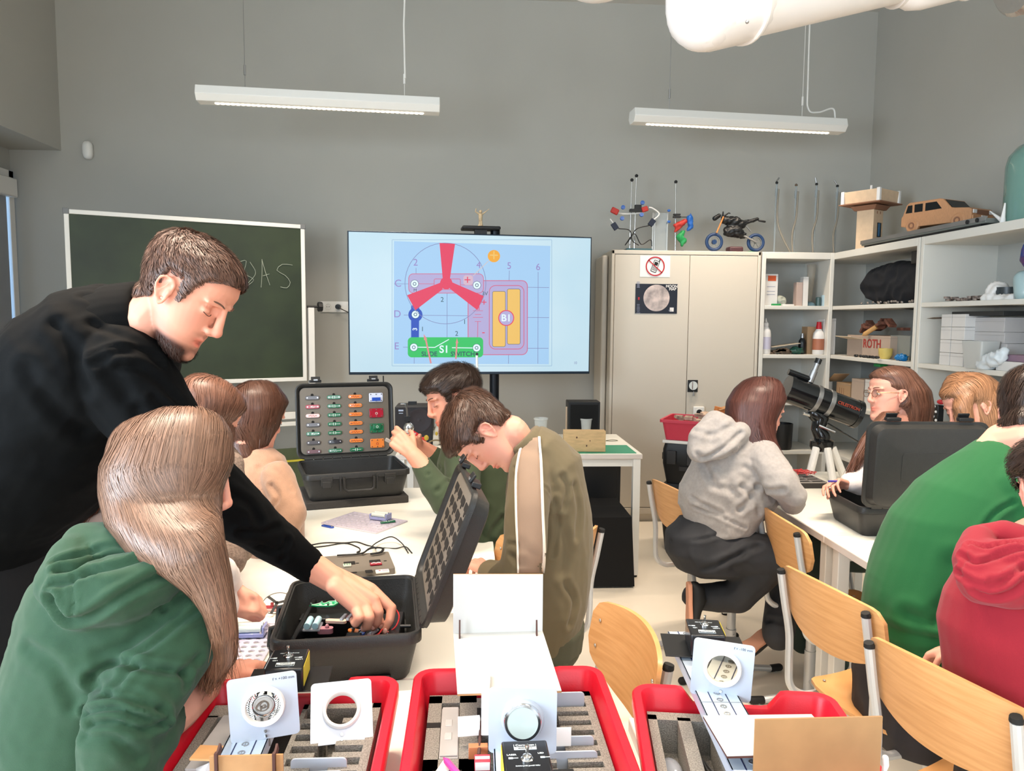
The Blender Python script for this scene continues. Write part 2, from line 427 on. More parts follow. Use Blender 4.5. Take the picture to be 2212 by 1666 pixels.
# ------------------------------------------------------------------ blackboard
bl = pt(137, 452, 4.6); br = pt(657, 487, 5.3)
zb = onplane(657, 822, br, V((0, 1, 0))).z; ztop = (bl.z+br.z)/2
dx = V((br.x-bl.x, br.y-bl.y, 0)); BWd = dx.length; dx.normalize(); nrm = V((dx.y, -dx.x, 0))
MBd = frame(dx, V((0, 0, 1)), nrm)  # x right, y up, z toward viewer
t = thing('blackboard', 'green school blackboard in a white frame with chalk letters', 'blackboard', ((bl.x+br.x)/2, (bl.y+br.y)/2, 0))
bo = V((bl.x, bl.y, 0)); zt = ztop; H = zt-zb
def bp(x, z, o=0): return bo + dx*x + V((0, 0, z)) + nrm*o
s = MB(); s.box(bp(BWd/2, zb+H/2), (BWd-.03, H-.03, .016), MBd); s.build('writing_surface', mat('board_green', '252f20', .5, vary=.10, vscale=2.5, col2='323e28'), t)
for nm, c, sz in (('frame_rail', bp(BWd/2, zt-.012), (BWd, .028, .03)), ('frame_rail', bp(BWd/2, zb+.012), (BWd, .028, .03)), ('frame_rail', bp(.014, zb+H/2), (.028, H, .03)), ('frame_rail', bp(BWd-.014, zb+H/2), (.028, H, .03))):
    s = MB(); s.box(c, sz, MBd); s.build(nm, METW, t, bevel=.003)
for x in (.012, BWd-.012):
    s = MB(); s.box(bp(x, zt-.01, .002), (.036, .036, .034), MBd); s.build('corner_cap', mat('cap_grey', '77797a', .5), t, bevel=.004)
CHALK = mat('chalk', 'b9c2b2', .9)
def bpx(px, py): return onplane(px, py, bp(0, 1, .0115), nrm)
for L in ([(598, 562), (588, 580), (570, 622)], [(540, 566), (552, 590), (536, 612)], [(566, 560), (566, 590), (564, 621)], [(568, 596), (582, 592)], [(566, 562), (574, 590), (583, 616)], [(632, 573), (610, 571), (598, 584), (616, 595), (627, 610), (620, 622), (606, 620)], [(516, 566), (532, 564), (528, 590), (548, 604), (534, 618)]):
    if L[0] == (598, 562): continue
    s = MB(); s.tube(bez([bpx(*q) for q in L], 12), .0028, 5, flat=.5); s.build('chalk_mark', CHALK, t)
# stand of the board
for x in (-.03, BWd+.045):
    s = MB(); s.box(bp(x, .95, -.03), (.045, 1.35 if x > 0 else 1.3, .03), MBd); s.build('post', METW, t, bevel=.003)
    s = MB(); s.cyl(bp(x-.03, 1.62, -.02), bp(x+.06, 1.62, -.02), .008, n=8); s.cyl(bp(x+.05, 1.62, -.02), bp(x+.08, 1.62, -.02), .035, n=8); s.build('clamp_knob', BLK, t)
s = MB(); s.box(bp(BWd/2, .83, -.03), (BWd+.1, .05, .03), MBd); s.box(bp(BWd/2, .77, -.03), (BWd+.1, .03, .03), MBd); s.build('cross_rail', METW, t, bevel=.003)
s = MB(); s.box(bp(BWd/2, .42, -.02), (BWd, .34, .02), MBd); s.build('lower_board', mat('board_olive', '4c553c', .6), t)
s = MB(); s.box(bp(BWd/2, .5, -.005), (BWd, .012, .02), MBd); s.build('edge_strip', mat('yellow_strip', 'c8bb3a', .5), t)
for x in (-.03, BWd+.045):
    s = MB(); s.box(bp(x, .03, -.02), (.05, .05, .6), MBd); s.build('foot', METW, t, bevel=.004)

# wall sockets
c = ony(722, 663, YB)
t = thing('wall_socket', 'white double wall socket with a black plug beside the screen', 'socket', c)
s = MB(); s.box(c+V((.02, -.006, 0)), (.25, .012, .085)); s.build('cover_plate', METW, t, bevel=.003)
for dx_ in (-.045, .035):
    s = MB(); s.ring(c+V((dx_, -.012, 0)), .024, .021, .004, frame(V((1, 0, 0)), V((0, 0, 1)), V((0, -1, 0)))); s.build('socket_ring', SHELFP, t)
s = MB()
for dx_ in (-.055, -.037): s.ell(c+V((dx_, -.014, 0)), .003)
s.build('pin_hole', BLK, t)
s = MB(); s.cyl(c+V((.035, -.01, 0)), c+V((.035, -.05, 0)), .02, n=12); s.tube(bez([c+V((.035, -.05, 0)), c+V((.07, -.06, -.02)), c+V((.16, -.05, -.06)), c+V((.25, -.05, -.08))]), .004, 6); s.build('plug', BLK, t)

# ------------------------------------------------------------------ big screen
tl = pt(750, 496, 4.77); tr = pt(1279, 513, 5.04); zbt = (onplane(754, 809, tl, V((0, 1, 0))).z + onplane(1275, 809, tr, V((0, 1, 0))).z)/2; ztt = (tl.z+tr.z)/2
tx = V((tr.x-tl.x, tr.y-tl.y, 0)); TW = tx.length; tx.normalize(); tn = V((tx.y, -tx.x, 0)); TM = frame(tx, V((0, 0, 1)), tn)
TH = ztt-zbt; to = V((tl.x, tl.y, 0))
def tp(x, z, o=0): return to + tx*x + V((0, 0, z)) + tn*o
tv = thing('television', 'large flat screen showing a circuit diagram slide on a black stand', 'television', (to.x+tx.x*TW/2, to.y+tx.y*TW/2, 0))
s = MB(); s.box(tp(TW/2, zbt+TH/2, -.03), (TW, TH, .05), TM); s.build('bezel', mat('dark_bezel', '1c2c3a', .3, metal=.3), tv, bevel=.004)
s = MB(); s.box(tp(TW/2, zbt+TH/2+.004, -.003), (TW-.018, TH-.028, .006), TM)
scr = mat('screen_glow', 'c8e4f4', .3, emit='cfeeff', estr=.88)
nt = scr.node_tree; g = nt.nodes.new('ShaderNodeTexNoise'); g.inputs['Scale'].default_value = 1.5; mx = nt.nodes.new('ShaderNodeMix'); mx.data_type = 'RGBA'
mx.inputs['A'].default_value = (*lin('b9e2f6'), 1); mx.inputs['B'].default_value = (*lin('e6f8fe'), 1); nt.links.new(g.outputs['Fac'], mx.inputs['Factor']); nt.links.new(mx.outputs['Result'], nt.nodes['Principled BSDF'].inputs['Emission Color'])
nt.nodes['Principled BSDF'].inputs['Base Color'].default_value = (.01, .01, .01, 1)
s.build('screen', scr, tv)
def sx(px, py, o): return onplane(px, py, tp(0, 1, o), tn)
def em(nm, c, k=.95):
    mt = mat(nm, '000000', .4, emit=c, estr=k); return mt
LV = [0]
def shp(L, nm, mt, o):
    """flat shape on the slide from slide-crop coordinates"""
    P = [sx(700+x/3.456, 440+y/3.456, o) for x, y in L]
    s = MB(); n = len(P); s.add(P, [tuple(range(n))]); return s.build(nm, mt, tv)
def circ(cx, cy, r, n=28, ry=None): return [(cx+r*math.cos(2*math.pi*i/n), cy+(ry or r)*math.sin(2*math.pi*i/n)) for i in range(n)]
def line(L, w_, nm, mt, o, close=False):
    s = MB(); L = L+[L[0]] if close else L
    for (a, b) in zip(L, L[1:]):
        ax_, ay = b[0]-a[0], b[1]-a[1]; l = math.hypot(ax_, ay) or 1; nx, ny = -ay/l*w_/2, ax_/l*w_/2
        P = [sx(700+x/3.456, 440+y/3.456, o) for x, y in ((a[0]+nx, a[1]+ny), (b[0]+nx, b[1]+ny), (b[0]-nx, b[1]-ny), (a[0]-nx, a[1]-ny))]
        s.add(P, [(0, 1, 2, 3)])
    return s.build(nm, mt, tv)
def stx(txt, x, y, sz, mt, o, rot=0, bold=False):
    c = sx(700+x/3.456, 440+y/3.456, o); M3 = TM @ Matrix.Rotation(rot, 3, 'Z')
    text(txt, sz/3.456/1600*4.9*1.28, M4(M3, c), mt, tv, 'slide_lettering', .0001, bold=bold)
def rr(x0, y0, x1, y1, r): return rrect(x1-x0, y1-y0, r, 6, (x0+x1)/2, (y0+y1)/2)
e_pic = em('slide_blue', 'a9d2f6'); e_pur = em('slide_purple', 'b6aedb'); e_red = em('slide_red', 'e8395f'); e_gry = em('slide_line', '8287b8'); e_lpk = em('slide_pink', 'd46a8e')
e_grn = em('slide_green', '2fc765'); e_dkb = em('slide_navy', '1f4fc0'); e_yel = em('slide_yellow', 'f4c566'); e_org = em('slide_orange', 'f7ad2f'); e_wht = em('slide_white', 'dff2ff', 1.05); e_dk = em('slide_dark', '2b5560'); e_let = em('slide_letter', '9a86c8')
line(rr(508, 270, 1700, 1212, 2), 4, 'picture_border', em('slide_edge', '9cc0dc'), .0006, True)
shp([(522, 280), (1690, 316), (1678, 1200), (520, 1196)], 'picture', e_pic, .0010)
line([(522, 600), (640, 600)], 3, 'grid_line', e_gry, .0016)
for L in ([(595, 832), (1080, 838)], [(590, 1072), (640, 1072)], [(1500, 625), (1680, 627)], [(1500, 850), (1680, 852)], [(1500, 1080), (1675, 1080)], [(687, 480), (687, 525)], [(1154, 505), (1154, 540)], [(1383, 500), (1380, 600)], [(1378, 1120), (1377, 1195)], [(1598, 510), (1596, 1195)], [(918, 640), (918, 1000)], [(673, 1140), (673, 1195)]):
    line(L, 3.5, 'grid_line', e_gry, .0016)
shp(rr(1075, 575, 1518, 1128, 40), 'battery_outline', e_pur, .0018); line(rr(1075, 575, 1518, 1128, 40), 6, 'battery_border', e_lpk, .0022, True)
line(rr(1234, 612, 1492, 1086, 45), 6, 'battery_border', e_lpk, .0022, True)
shp([(1081, 680), (1170, 680), (1170, 998), (1081, 998)], 'lead_block', e_pur, .0020)
for x0, y0, y1, ty in ((1258, 655, 1068, 634), (1368, 638, 1050, 1052)):
    shp(rr(x0, y0, x0+96, y1, 12), 'battery_cell', e_yel, .0026); line(rr(x0, y0, x0+96, y1, 12), 3, 'cell_border', e_dk, .0030, True)
    shp([(x0+16, ty), (x0+80, ty), (x0+80, ty+16), (x0+16, ty+16)], 'cell_terminal', e_pur, .0030)
shp(circ(1360, 854, 56), 'badge', e_pur, .0034); line(circ(1360, 854, 56), 7, 'badge_border', e_red, .0038, True); stx('B1', 1360, 856, 58, e_wht, .0042, bold=True)
shp(rr(632, 524, 1190, 668, 34), 'motor_block', e_pur, .0026); line(rr(632, 524, 1190, 668, 34), 5, 'motor_border', e_lpk, .0030, True)
line(rr(822, 562, 1018, 640, 12), 5, 'motor_border', e_lpk, .0030, True); line([(700, 598), (822, 600)], 4, 'wire', e_lpk, .0030); line([(1018, 606), (1112, 608)], 4, 'wire', e_lpk, .0030)
shp([(650, 760), (711, 760), (708, 1000), (650, 1000)], 'link_bar', e_dkb, .0026); shp(circ(682, 830, 53), 'link_disc', e_dkb, .0028)
shp(rr(625, 998, 1188, 1148, 30), 'switch_block', e_grn, .0030)
line([(700, 1072), (826, 1074), (932, 1014)], 6, 'switch_wire', e_wht, .0034); line([(955, 1076), (1112, 1078)], 6, 'switch_wire', e_wht, .0034)
stx('S1', 897, 1090, 60, e_wht, .0040, bold=True); stx('SLIDE', 786, 1124, 38, e_dk, .0040, bold=True); stx('SWITCH', 1036, 1124, 38, e_dk, .0040, bold=True); shp([(1134, 1118), (1152, 1118), (1152, 1136), (1134, 1136)], 'stop_mark', e_dk, .0040)
for x, y in ((676, 599), (1141, 609), (682, 828), (670, 1073), (1139, 1077)):
    shp(circ(x, y, 29), 'node_disc', e_wht, .0042); line(circ(x, y, 29), 3, 'node_ring', e_dk, .0046, True); line(circ(x, y, 11), 5, 'node_ring', e_dk, .0046, True)
line(circ(906, 596, 302, 48), 4, 'rotor_circle', e_gry, .0050, True)
shp([(862, 294), (978, 300), (940, 560), (886, 560)], 'rotor_blade', e_red, .0054); shp([(870, 590), (886, 640), (682, 796), (620, 684)], 'rotor_blade', e_red, .0054); shp([(950, 585), (940, 636), (1145, 796), (1192, 690)], 'rotor_blade', e_red, .0054); shp(circ(912, 594, 46), 'rotor_hub', e_red, .0056)
shp(rr(1040, 535, 1112, 608, 20), 'plus_patch', em('slide_cream', 'd8b9cc'), .0050); stx('+', 1071, 574, 74, e_red, .0056)
line([(1228, 428), (1112, 540)], 5, 'callout_line', em('slide_beige', 'd9c7c4'), .0052); shp(circ(1268, 392, 46), 'plus_badge', e_org, .0050); stx('+', 1268, 392, 100, e_yel, .0056)
stx('2', 683, 441, 56, e_let, .0030); stx('4', 1154, 460, 54, e_let, .0060); stx('5', 1382, 466, 56, e_let, .0030); stx('6', 1598, 475, 56, e_let, .0030)
stx('C', 552, 597, 58, e_let, .0030); stx('D', 547, 826, 58, e_let, .0030); stx('E', 542, 1066, 58, e_let, .0030)
stx('2', 882, 718, 40, e_dk, .0056); stx('1', 1049, 884, 38, e_dk, .0056); stx('1', 735, 938, 38, e_dk, .0050); stx('2', 990, 972, 40, e_dk, .0050); stx('3', 680, 938, 36, e_wht, .0050, R(90), True); stx('3V', 1200, 672, 34, e_dk, .0022); stx('M', 680, 648, 26, e_dk, .0040)
stx('+', 1194, 740, 62, e_red, .0040); stx('-', 1190, 958, 62, e_red, .0040); stx('10', 1876, 1190, 22, e_gry, .0020)
for w_, y in ((74, 800), (46, 828), (76, 850), (46, 880)): line([(1149-w_/2, y), (1149+w_/2, y)], 4, 'cell_symbol', e_lpk, .0040)
line([(1157, 760), (1157, 796)], 5, 'cell_symbol', e_red, .0040); line([(1148, 880), (1146, 998)], 5, 'cell_symbol', e_lpk, .0040)
e_arr = em('slide_salmon', 'e58f90')
shp([(752, 1010), (764, 1006), (804, 1192), (792, 1194)], 'arrow_mark', e_arr, .0052); shp([(744, 974), (770, 1012), (746, 1020)], 'arrow_mark', e_arr, .0053); shp([(986, 1040), (997, 1040), (990, 1160), (978, 1160)], 'arrow_mark', e_arr, .0052); shp([(992, 1005), (1003, 1042), (982, 1042)], 'arrow_mark', e_arr, .0053)
# stand
pc = sx(1072, 800, 0); pc = V((pc.x, pc.y, 0))-tn*.09
s = MB(); s.cyl(pc+V((0, 0, .05)), pc+V((0, 0, ztt+.05)), .033, n=20); s.build('stand_pole', mat('navy_metal', '10151c', .35, metal=.4), tv, smooth=True)
s = MB(); s.box(pc+V((0, 0, .03)), (.8, .45, .04), TM @ rotv((1, 0, 0), R(90))); s.build('stand_base', BLK, tv, bevel=.01)
s = MB(); s.box(pc+V((0, 0, zbt+TH/2)), (.5, .4, .06), TM); s.build('wall_mount', BLK, tv)
tc_ = ony(1038, 494, pc.y-.05); s = MB(); s.box(tc_, (.255, .022, .14), TM); s.build('top_shelf', BLK, tv, bevel=.008)
s = MB(); s.box(tc_+V((0, 0, -.04)), (.08, .07, .06), TM); s.build('shelf_bracket', BLK, tv)
s = MB(); p = ony(828, 812, 4.95); s.tube(bez([p, p+V((.002, .01, -.3)), p+V((0, .02, -1.0))]), .004, 6); s.build('hanging_cable', BLK, tv)
# figurine on top
FIGM = mat('figurine_gold', 'c9b08a', .45, vary=.25, vscale=40)
b0 = tc_+V((0, 0, .012))
s = MB(); s.cyl(b0, b0+V((0, 0, .012)), .018, n=14); s.cap(b0+V((-.006, 0, .012)), .007, b0+V((-.003, 0, .045)), .008); s.cap(b0+V((.007, 0, .012)), .007, b0+V((.003, 0, .045)), .008)
s.cap(b0+V((0, 0, .045)), .012, b0+V((0, 0, .075)), .014); s.ell(b0+V((0, 0, .1)), .011); s.cap(b0+V((-.01, 0, .082)), .006, b0+V((-.034, 0, .1)), .004); s.cap(b0+V((.01, 0, .082)), .006, b0+V((.032, 0, .098)), .004); s.cap(b0+V((.032, 0, .098)), .003, b0+V((.056, 0, .118)), .002); s.cap(b0+V((-.034, 0, .1)), .004, b0+V((-.03, 0, .118)), .003)
s.solo('figurine', FIGM, 'tiny golden figurine with raised arms on top of the screen', 'figurine', smooth=True, ang=180)

# ------------------------------------------------------------------ tables
def table(name, label, x0, x1, y0, y1, z, legs, group=None, edge=.028):
    t = thing(name, label, 'table', ((x0+x1)/2, (y0+y1)/2, 0), 0, group)
    s = MB(); s.bx(x0, x1, y0, y1, z-edge, z-.001); s.build('edge_band', WEDGE, t, bevel=.002)
    s = MB(); s.bx(x0+.0015, x1-.0015, y0+.0015, y1-.0015, z-.004, z); s.build('table_top', WHITE, t)
    ix = .03
    s = MB(); s.bx(x0+ix, x1-ix, y0+ix, y0+ix+.025, z-edge-.05, z-edge); s.bx(x0+ix, x1-ix, y1-ix-.025, y1-ix, z-edge-.05, z-edge); s.build('apron', METW, t)
    for lx, ly in legs:
        s = MB(); s.bx(lx-.022, lx+.022, ly-.022, ly+.022, .012, z-edge); s.build('leg', METW, t, bevel=.003)
        s = MB(); s.cyl((lx, ly, 0), (lx, ly, .014), .02, n=12); s.build('foot', BLKR, t)
    return t
def L4(x0, x1, y0, y1, i=.045): return [(a, b) for a in (x0+i, x1-i) for b in (y0+i, y1-i)]
TZ = .75
table('table', 'white work table with two open black cases, between the boys and girls', -.74, .09, 1.565, 3.42, TZ, L4(-.74, .09, 1.565, 3.42))
table('table', 'white table at the lower edge carrying two red trays', -.52, .285, .45, 1.56, TZ, L4(-.52, .285, .45, 1.56))
table('table', 'white table at the lower edge carrying the third red tray', .318, .645, .45, 1.385, TZ, L4(.318, .645, .45, 1.385))
table('table', 'far white table of the right hand group under the telescope case', 1.31, 2.1, 2.6, 3.75, TZ, L4(1.31, 2.1, 2.6, 3.75))
table('table', 'near white table of the right hand group before the green sweatshirt', 1.31, 2.1, 1.3, 2.595, TZ, L4(1.31, 2.1, 1.3, 2.595))
table('desk', 'white desk with a green cutting mat below the television', -.42, 1.03, 4.27, 5.05, TZ, L4(-.42, 1.03, 4.27, 5.05, .03))

# ------------------------------------------------------------------ metal cabinet
CY = 5.5; ca = ony(1322, 535, CY); cb = ony(1645, 541, CY); X0, X1 = ca.x, cb.x; ZT = 2.06
t = thing('metal_cabinet', 'tall cream two-door metal cabinet with a moon poster', 'cabinet', ((X0+X1)/2, CY+.2, 0))
s = MB(); s.bx(X0, X1, CY+.02, YB-.02, .06, ZT); s.bx(X0, X1, CY, CY+.02, ZT-.03, ZT); s.bx(X0, X0+.022, CY, CY+.02, .06, ZT); s.bx(X1-.022, X1, CY, CY+.02, .06, ZT); s.bx(X0, X1, CY, CY+.02, .06, .11)
s.build('carcass', CAB, t, bevel=.004)
s = MB(); s.bx(X0+.02, X1-.02, CY+.03, YB-.03, 0, .06); s.build('plinth', CAB, t)
xm = ony(1487, 700, CY).x
for x0, x1 in ((X0+.025, xm-.002), (xm+.002, X1-.025)):
    s = MB(); s.bx(x0, x1, CY+.001, CY+.019, .115, ZT-.035); s.build('door', CAB, t, bevel=.003)
c = ony(1496, 834, CY)
s = MB(); s.box(c+V((0, -.003, 0)), (.078, .008, .092)); s.build('lock_plate', BLK, t, bevel=.003)
s = MB(); s.cyl(c+V((0, -.005, .004)), c+V((0, -.02, .004)), .033, n=24); s.box(c+V((0, -.026, .004)), (.012, .016, .056)); s.build('handle', CHROME, t, smooth=True)
s = MB(); s.cyl(c+V((.004, -.02, -.04)), c+V((.004, -.02, -.065)), .004, n=8); s.box(c+V((.004, -.02, -.068)), (.012, .004, .012)); s.build('key', STEEL, t)
# side panel seen at left of the cabinet (second narrow unit behind)
s = MB(); a = ony(1302, 545, CY+.12).x; s.bx(a, X0-.004, CY+.12, YB-.02, .0, ZT-.03); s.solo('narrow_cabinet', CAB, 'narrow cream cabinet squeezed left of the tall cabinet', 'cabinet', bevel=.012)
# posters
PRI = mat('poster_black', '101625', .4)
a = ony(1383, 552, CY); b = ony(1447, 599, CY); cz = (a+b)/2
t = thing('no_phone_sign', 'white sign with a crossed-out mobile phone on the cabinet door', 'sign', (cz.x, CY-.001, b.z))
FM = frame(V((1, 0, 0)), V((0, 0, 1)), V((0, -1, 0)))
s = MB(); s.box((cz.x, CY-.0008, cz.z), (b.x-a.x, a.z-b.z, .001), FM); s.build('paper', PAPER, t)
SR = mat('sign_red', 'b3202c', .5); SB = mat('sign_black', '101010', .5)
rr_ = .072; s = MB()
phone = [(-.022, -.05), (.026, -.05), (.03, .03), (-.018, .03)]
MP = FM @ rotv((0, 0, 1), R(-20))
def flat(poly, o): s.prism(poly, .0008, MP, (cz.x, CY-o, cz.z))
flat(rrect(.046, .09, .008), .0018); s.build('phone_outline', SB, t)
s = MB(); flat(rrect(.036, .08, .005), .0027); s.build('phone_body', PAPER, t)
s = MB(); flat(rrect(.028, .026, .003, cy=.02), .0035)
for i in range(3):
    for j in range(4): flat(rrect(.0075, .006, .001, 2, (i-1)*.0105, -.002-j*.009), .0035)
flat([(.012, .04), (.02, .04), (.02, .07), (.016, .07)], .0035)
s.build('phone_keys', SB, t)
s = MB(); s.ring((cz.x, CY-.0043, cz.z), rr_, rr_-.009, .0008, FM, 40); s.box((cz.x, CY-.0047, cz.z), (rr_*1.9, .008, .0008), FM @ rotv((0, 0, 1), R(-42))); s.build('prohibition_ring', SR, t)
a = ony(1373, 613, CY); b = ony(1462, 678, CY); cz = (a+b)/2
t = thing('moon_poster', 'dark moon map poster below the phone sign on the cabinet', 'poster', (cz.x, CY-.001, b.z))
s = MB(); s.box((cz.x, CY-.001, cz.z), (b.x-a.x, a.z-b.z, .0015), FM); s.build('sheet', PRI, t)
mp = ony(1418, 644, CY); s = MB(); s.lathe([(0, .0012), (.096, .0008), (.099, 0)], (mp.x, CY-.0022, mp.z), FM, 48)
mm = mat('moon_print', 'd6c4bd', .5, vary=.3, vscale=14, col2='8d8482'); s.build('moon_picture', mm, t)
PW = mat('print_white', 'e0dcd8', .5)
for tx_, px_, py_, sz in (('MOON', 1451, 619, .028), ('MAP', 1453, 625, .028)): text(tx_, sz, M4(FM, ony(px_, py_, CY-.002)), PW, t, 'lettering', .0003, bold=True)
s = MB()
for px_, w_ in ((1378, .03), (1446, .035)):
    for k in range(7):
        if px_ > 1400 and k < 5: continue
        for side in ((617, 668) if px_ < 1400 else (668,)):
            q = ony(px_, side-10+k*3 if side == 668 and px_ < 1400 else side+k*2-8, CY-.002); s.box(q+V((w_/2-.012, 0, 0)), (w_*random.uniform(.6, 1), .003, .0006), FM)
s.build('fine_print', mat('print_grey', '8b90a6', .5), t)
s = MB(); s.box(ony(1451, 669, CY-.002), (.03, .03, .0006), FM); s.build('label_patch', PW, t)
s = MB(); s.box(ony(1380, 645, CY-.002), (.012, .02, .0006), FM); s.build('red_mark', SR, t)

# ------------------------------------------------------------------ shelving
SX0 = X1+.01; SXC = 2.76; SYP = 4.44; SYE = 3.25
def shelf_unit(name, label, x0, x1, y0, y1, zs, face):
    """face 'Y' opens toward -Y, 'X' opens toward -X"""
    t = thing(name, label, 'shelving', ((x0+x1)/2, (y0+y1)/2, 0)); th = .03
    back = mat('shelf_back', 'b4b4ae', .6)
    if face == 'Y':
        for a_ in (x0, x1-th): s = MB(); s.bx(a_, a_+th, y0, y1, 0, zs[-1]+.05); s.build('side_panel', SHELFP, t, bevel=.003)
        s = MB(); s.bx(x0+th, x1-th, y1-.01, y1, 0, zs[-1]); s.build('back_panel', back, t)
        for z in zs[:-1]: s = MB(); s.bx(x0+th, x1-th, y0+.002, y1-.01, z-.028, z); s.build('shelf', SHELFP, t, bevel=.003)
        s = MB(); s.bx(x0+th, x1-th, y0, y1, zs[-1], zs[-1]+.05); s.build('top_panel', SHELFP, t, bevel=.003)
    else:
        for a_ in (y0, y1-th): s = MB(); s.bx(x0, x1, a_, a_+th, 0, zs[-1]+.05); s.build('side_panel', SHELFP, t, bevel=.003)
        s = MB(); s.bx(x1-.01, x1, y0+th, y1-th, 0, zs[-1]); s.build('back_panel', back, t)
        for z in zs[:-1]: s = MB(); s.bx(x0+.002, x1-.01, y0+th, y1-th, z-.028, z); s.build('shelf', SHELFP, t, bevel=.003)
        s = MB(); s.bx(x0, x1, y0+th, y1-th, zs[-1], zs[-1]+.05); s.build('top_panel', SHELFP, t, bevel=.003)
    return t
ZS = [.1, .55, .93, 1.29, 1.66, 2.01]
shelf_unit('open_shelf', 'white open shelf unit next to the metal cabinet', SX0, SXC-.0, CY, YB-.01, ZS, 'Y')
shelf_unit('open_shelf', 'white shelf unit along the right wall with the cloth bundle', SXC, XR-.01, SYP, YB-.01, ZS, 'X')
shelf_unit('open_shelf', 'white shelf unit at the right picture edge with stacked small boxes', SXC, XR-.01, SYE, SYP-.012, ZS, 'X')

# ------------------------------------------------------------------ chairs
def make_chair():
    t = thing('school_chair', 'x', 'chair', (0, 0, 0))
    def plate(cols, rows, th):  # cols: list of rows of points ; solid by normal offset in dir th
        s = MB(); nr = len(cols[0]); nc = len(cols)
        fr = [p for c_ in cols for p in c_]; bk = [p+th for p in fr]; N = len(fr); fs = []
        for i in range(nc-1):
            for j in range(nr-1):
                a = i*nr+j; fs += [(a, a+1, a+nr+1, a+nr), (N+a, N+a+nr, N+a+nr+1, N+a+1)]
        bd = [(i*nr, (i+1)*nr) for i in range(nc-1)] + [((nc-1)*nr+j, (nc-1)*nr+j+1) for j in range(nr-1)] + [((i+1)*nr+nr-1, i*nr+nr-1) for i in reversed(range(nc-1))] + [(j+1, j) for j in reversed(range(nr-1))]
        fs += [(b, a, a+N, b+N) for a, b in bd]
        return s.add(fr+bk, fs)
    cols = []; W_ = .198; n = 26
    for i in range(n+1):
        x = -W_+2*W_*i/n; q = x/W_; e = max(0, (abs(x)-(W_-.032))/.032); rc = .03*(1-math.sqrt(max(0, 1-e*e)))
        zt_ = .805+.024*(1-q*q)-rc*.9; zb_ = .680-.056*(1-abs(q)**2.4)+rc*1.1
        cols.append([V((x, -.209-(z-.6)*.19-.04*((1-q*q)-.27), z)) for z in [zb_+(zt_-zb_)*k/5 for k in range(6)]])
    plate(cols, 6, V((0, .011, 0))).build('backrest', PLY, t, world=False, smooth=True, ang=50)
    cols = []; n = 20
    for i in range(n+1):
        y = -.175+.385*i/n; e = max(0, (y-.165)/.045, (-.13-y)/.045); wd = .155+.04*min(1, (i/n)*1.6); wd -= .05*(1-math.sqrt(max(0, 1-min(1, e)**2)))
        z = .452-.012*math.sin(min(1, i/n*1.2)*math.pi) - max(0, (y-.13))**2*4
        cols.append([V((-wd+2*wd*k/8, y, z-.010*math.cos((k/8-.5)*math.pi)+.01)) for k in range(9)])
    plate(cols, 9, V((0, 0, -.011))).build('seat', PLY, t, world=False, smooth=True, ang=50)
    for sx_ in (-1, 1):
        x = .17*sx_
        P = [V((x, -.262, .79)), V((x, -.245, .70)), V((x, -.225, .60)), V((x, -.222, .50)), V((x, -.215, .44)), V((x*.98, -.18, .408)), V((x*.97, -.12, .402)), V((x*.97, .15, .41))]
        P = bez(P, 40)
        s = MB(); s.tube(P, .0115, 10); s.build('back_post', GREYM, t, world=False, smooth=True)
        s = MB(); s.cyl(P[0]+V((0, -.0005, .004)), P[0]+V((0, -.0025, .012)), .0125, .011, n=12); s.cyl(P[0], P[0]+V((0, 0, .006)), .0125, n=12); s.build('post_cap', BLKR, t, world=False)
        s = MB(); s.cyl((x, -.03, .40), (x, -.03, .06), .0185, n=16); s.build('leg', GREYM, t, world=False, smooth=True)
        s = MB(); s.cyl((x, -.03, .22), (x, -.03, .055), .022, n=16); s.cyl((x, -.03, .2), (x+.028*sx_, -.03, .2), .004, n=8); s.build('leg_sleeve', GREYM, t, world=False, smooth=True)
        s = MB(); s.tube(bez([(x, -.24, .012), (x, -.1, .035), (x, -.03, .045), (x, .06, .035), (x, .20, .012)], 20), .014, 10, ); s.build('foot_runner', GREYM, t, world=False, smooth=True)
        for y in (-.24, .2):
            s = MB(); s.cap((x, y-.02, .016), .016, (x, y+.02, .016), .016); s.build('foot_cap', BLKR, t, world=False, smooth=True)
        s = MB()
        for z in (.70, .765): s.ell((x*.97, -.209-(z-.6)*.19+.012, z), (.005, .003, .005), nu=8, nv=6)
        for y in (-.12, .12): s.ell((x*.8, y, .456), (.005, .005, .0025), nu=8, nv=6)
        s.build('bolt', SCREW, t, world=False, smooth=True)
    s = MB(); s.tube([(-.165, .0, .405), (.165, .0, .405)], .012, 8); s.tube([(-.17, -.03, .1), (.17, -.03, .1)], .011, 8); s.build('cross_bar', GREYM, t, world=False, smooth=True)
    s = MB(); s.cyl((.165, -.02, .41), (.165, .07, .412), .0155, n=12); s.cyl((-.165, -.02, .41), (-.165, .07, .412), .0155, n=12); s.build('seat_clip', BLK, t, world=False)
    return t
chair0 = make_chair(); used = [0]
def place_chair(l, r, label, group=None, tilt=0):
    """l, r: world xy of the two post tops, left and right as seen from behind"""
    l = V((l[0], l[1], 0)); r = V((r[0], r[1], 0)); m_ = (l+r)/2; d = (r-l).normalized(); f = V((-d.y, d.x, 0)); rz = math.atan2(d.y, d.x)
    loc = m_ + f*.262
    if not used[0]:
        used[0] = 1; chair0.location = loc; chair0.rotation_euler = (0, 0, rz); ROOT[chair0.name] = Matrix.Translation(loc) @ Matrix.Rotation(rz, 4, 'Z'); chair0['label'] = label
        if group: chair0['group'] = group
        return chair0
    return dup(chair0, loc, rz, label, group)
def pz(px, py, z=.79):
    p = onz(px, py, z); return (p.x, p.y)
G1 = 'beech school chairs of the right hand group'; G2 = 'beech school chairs around the middle table'
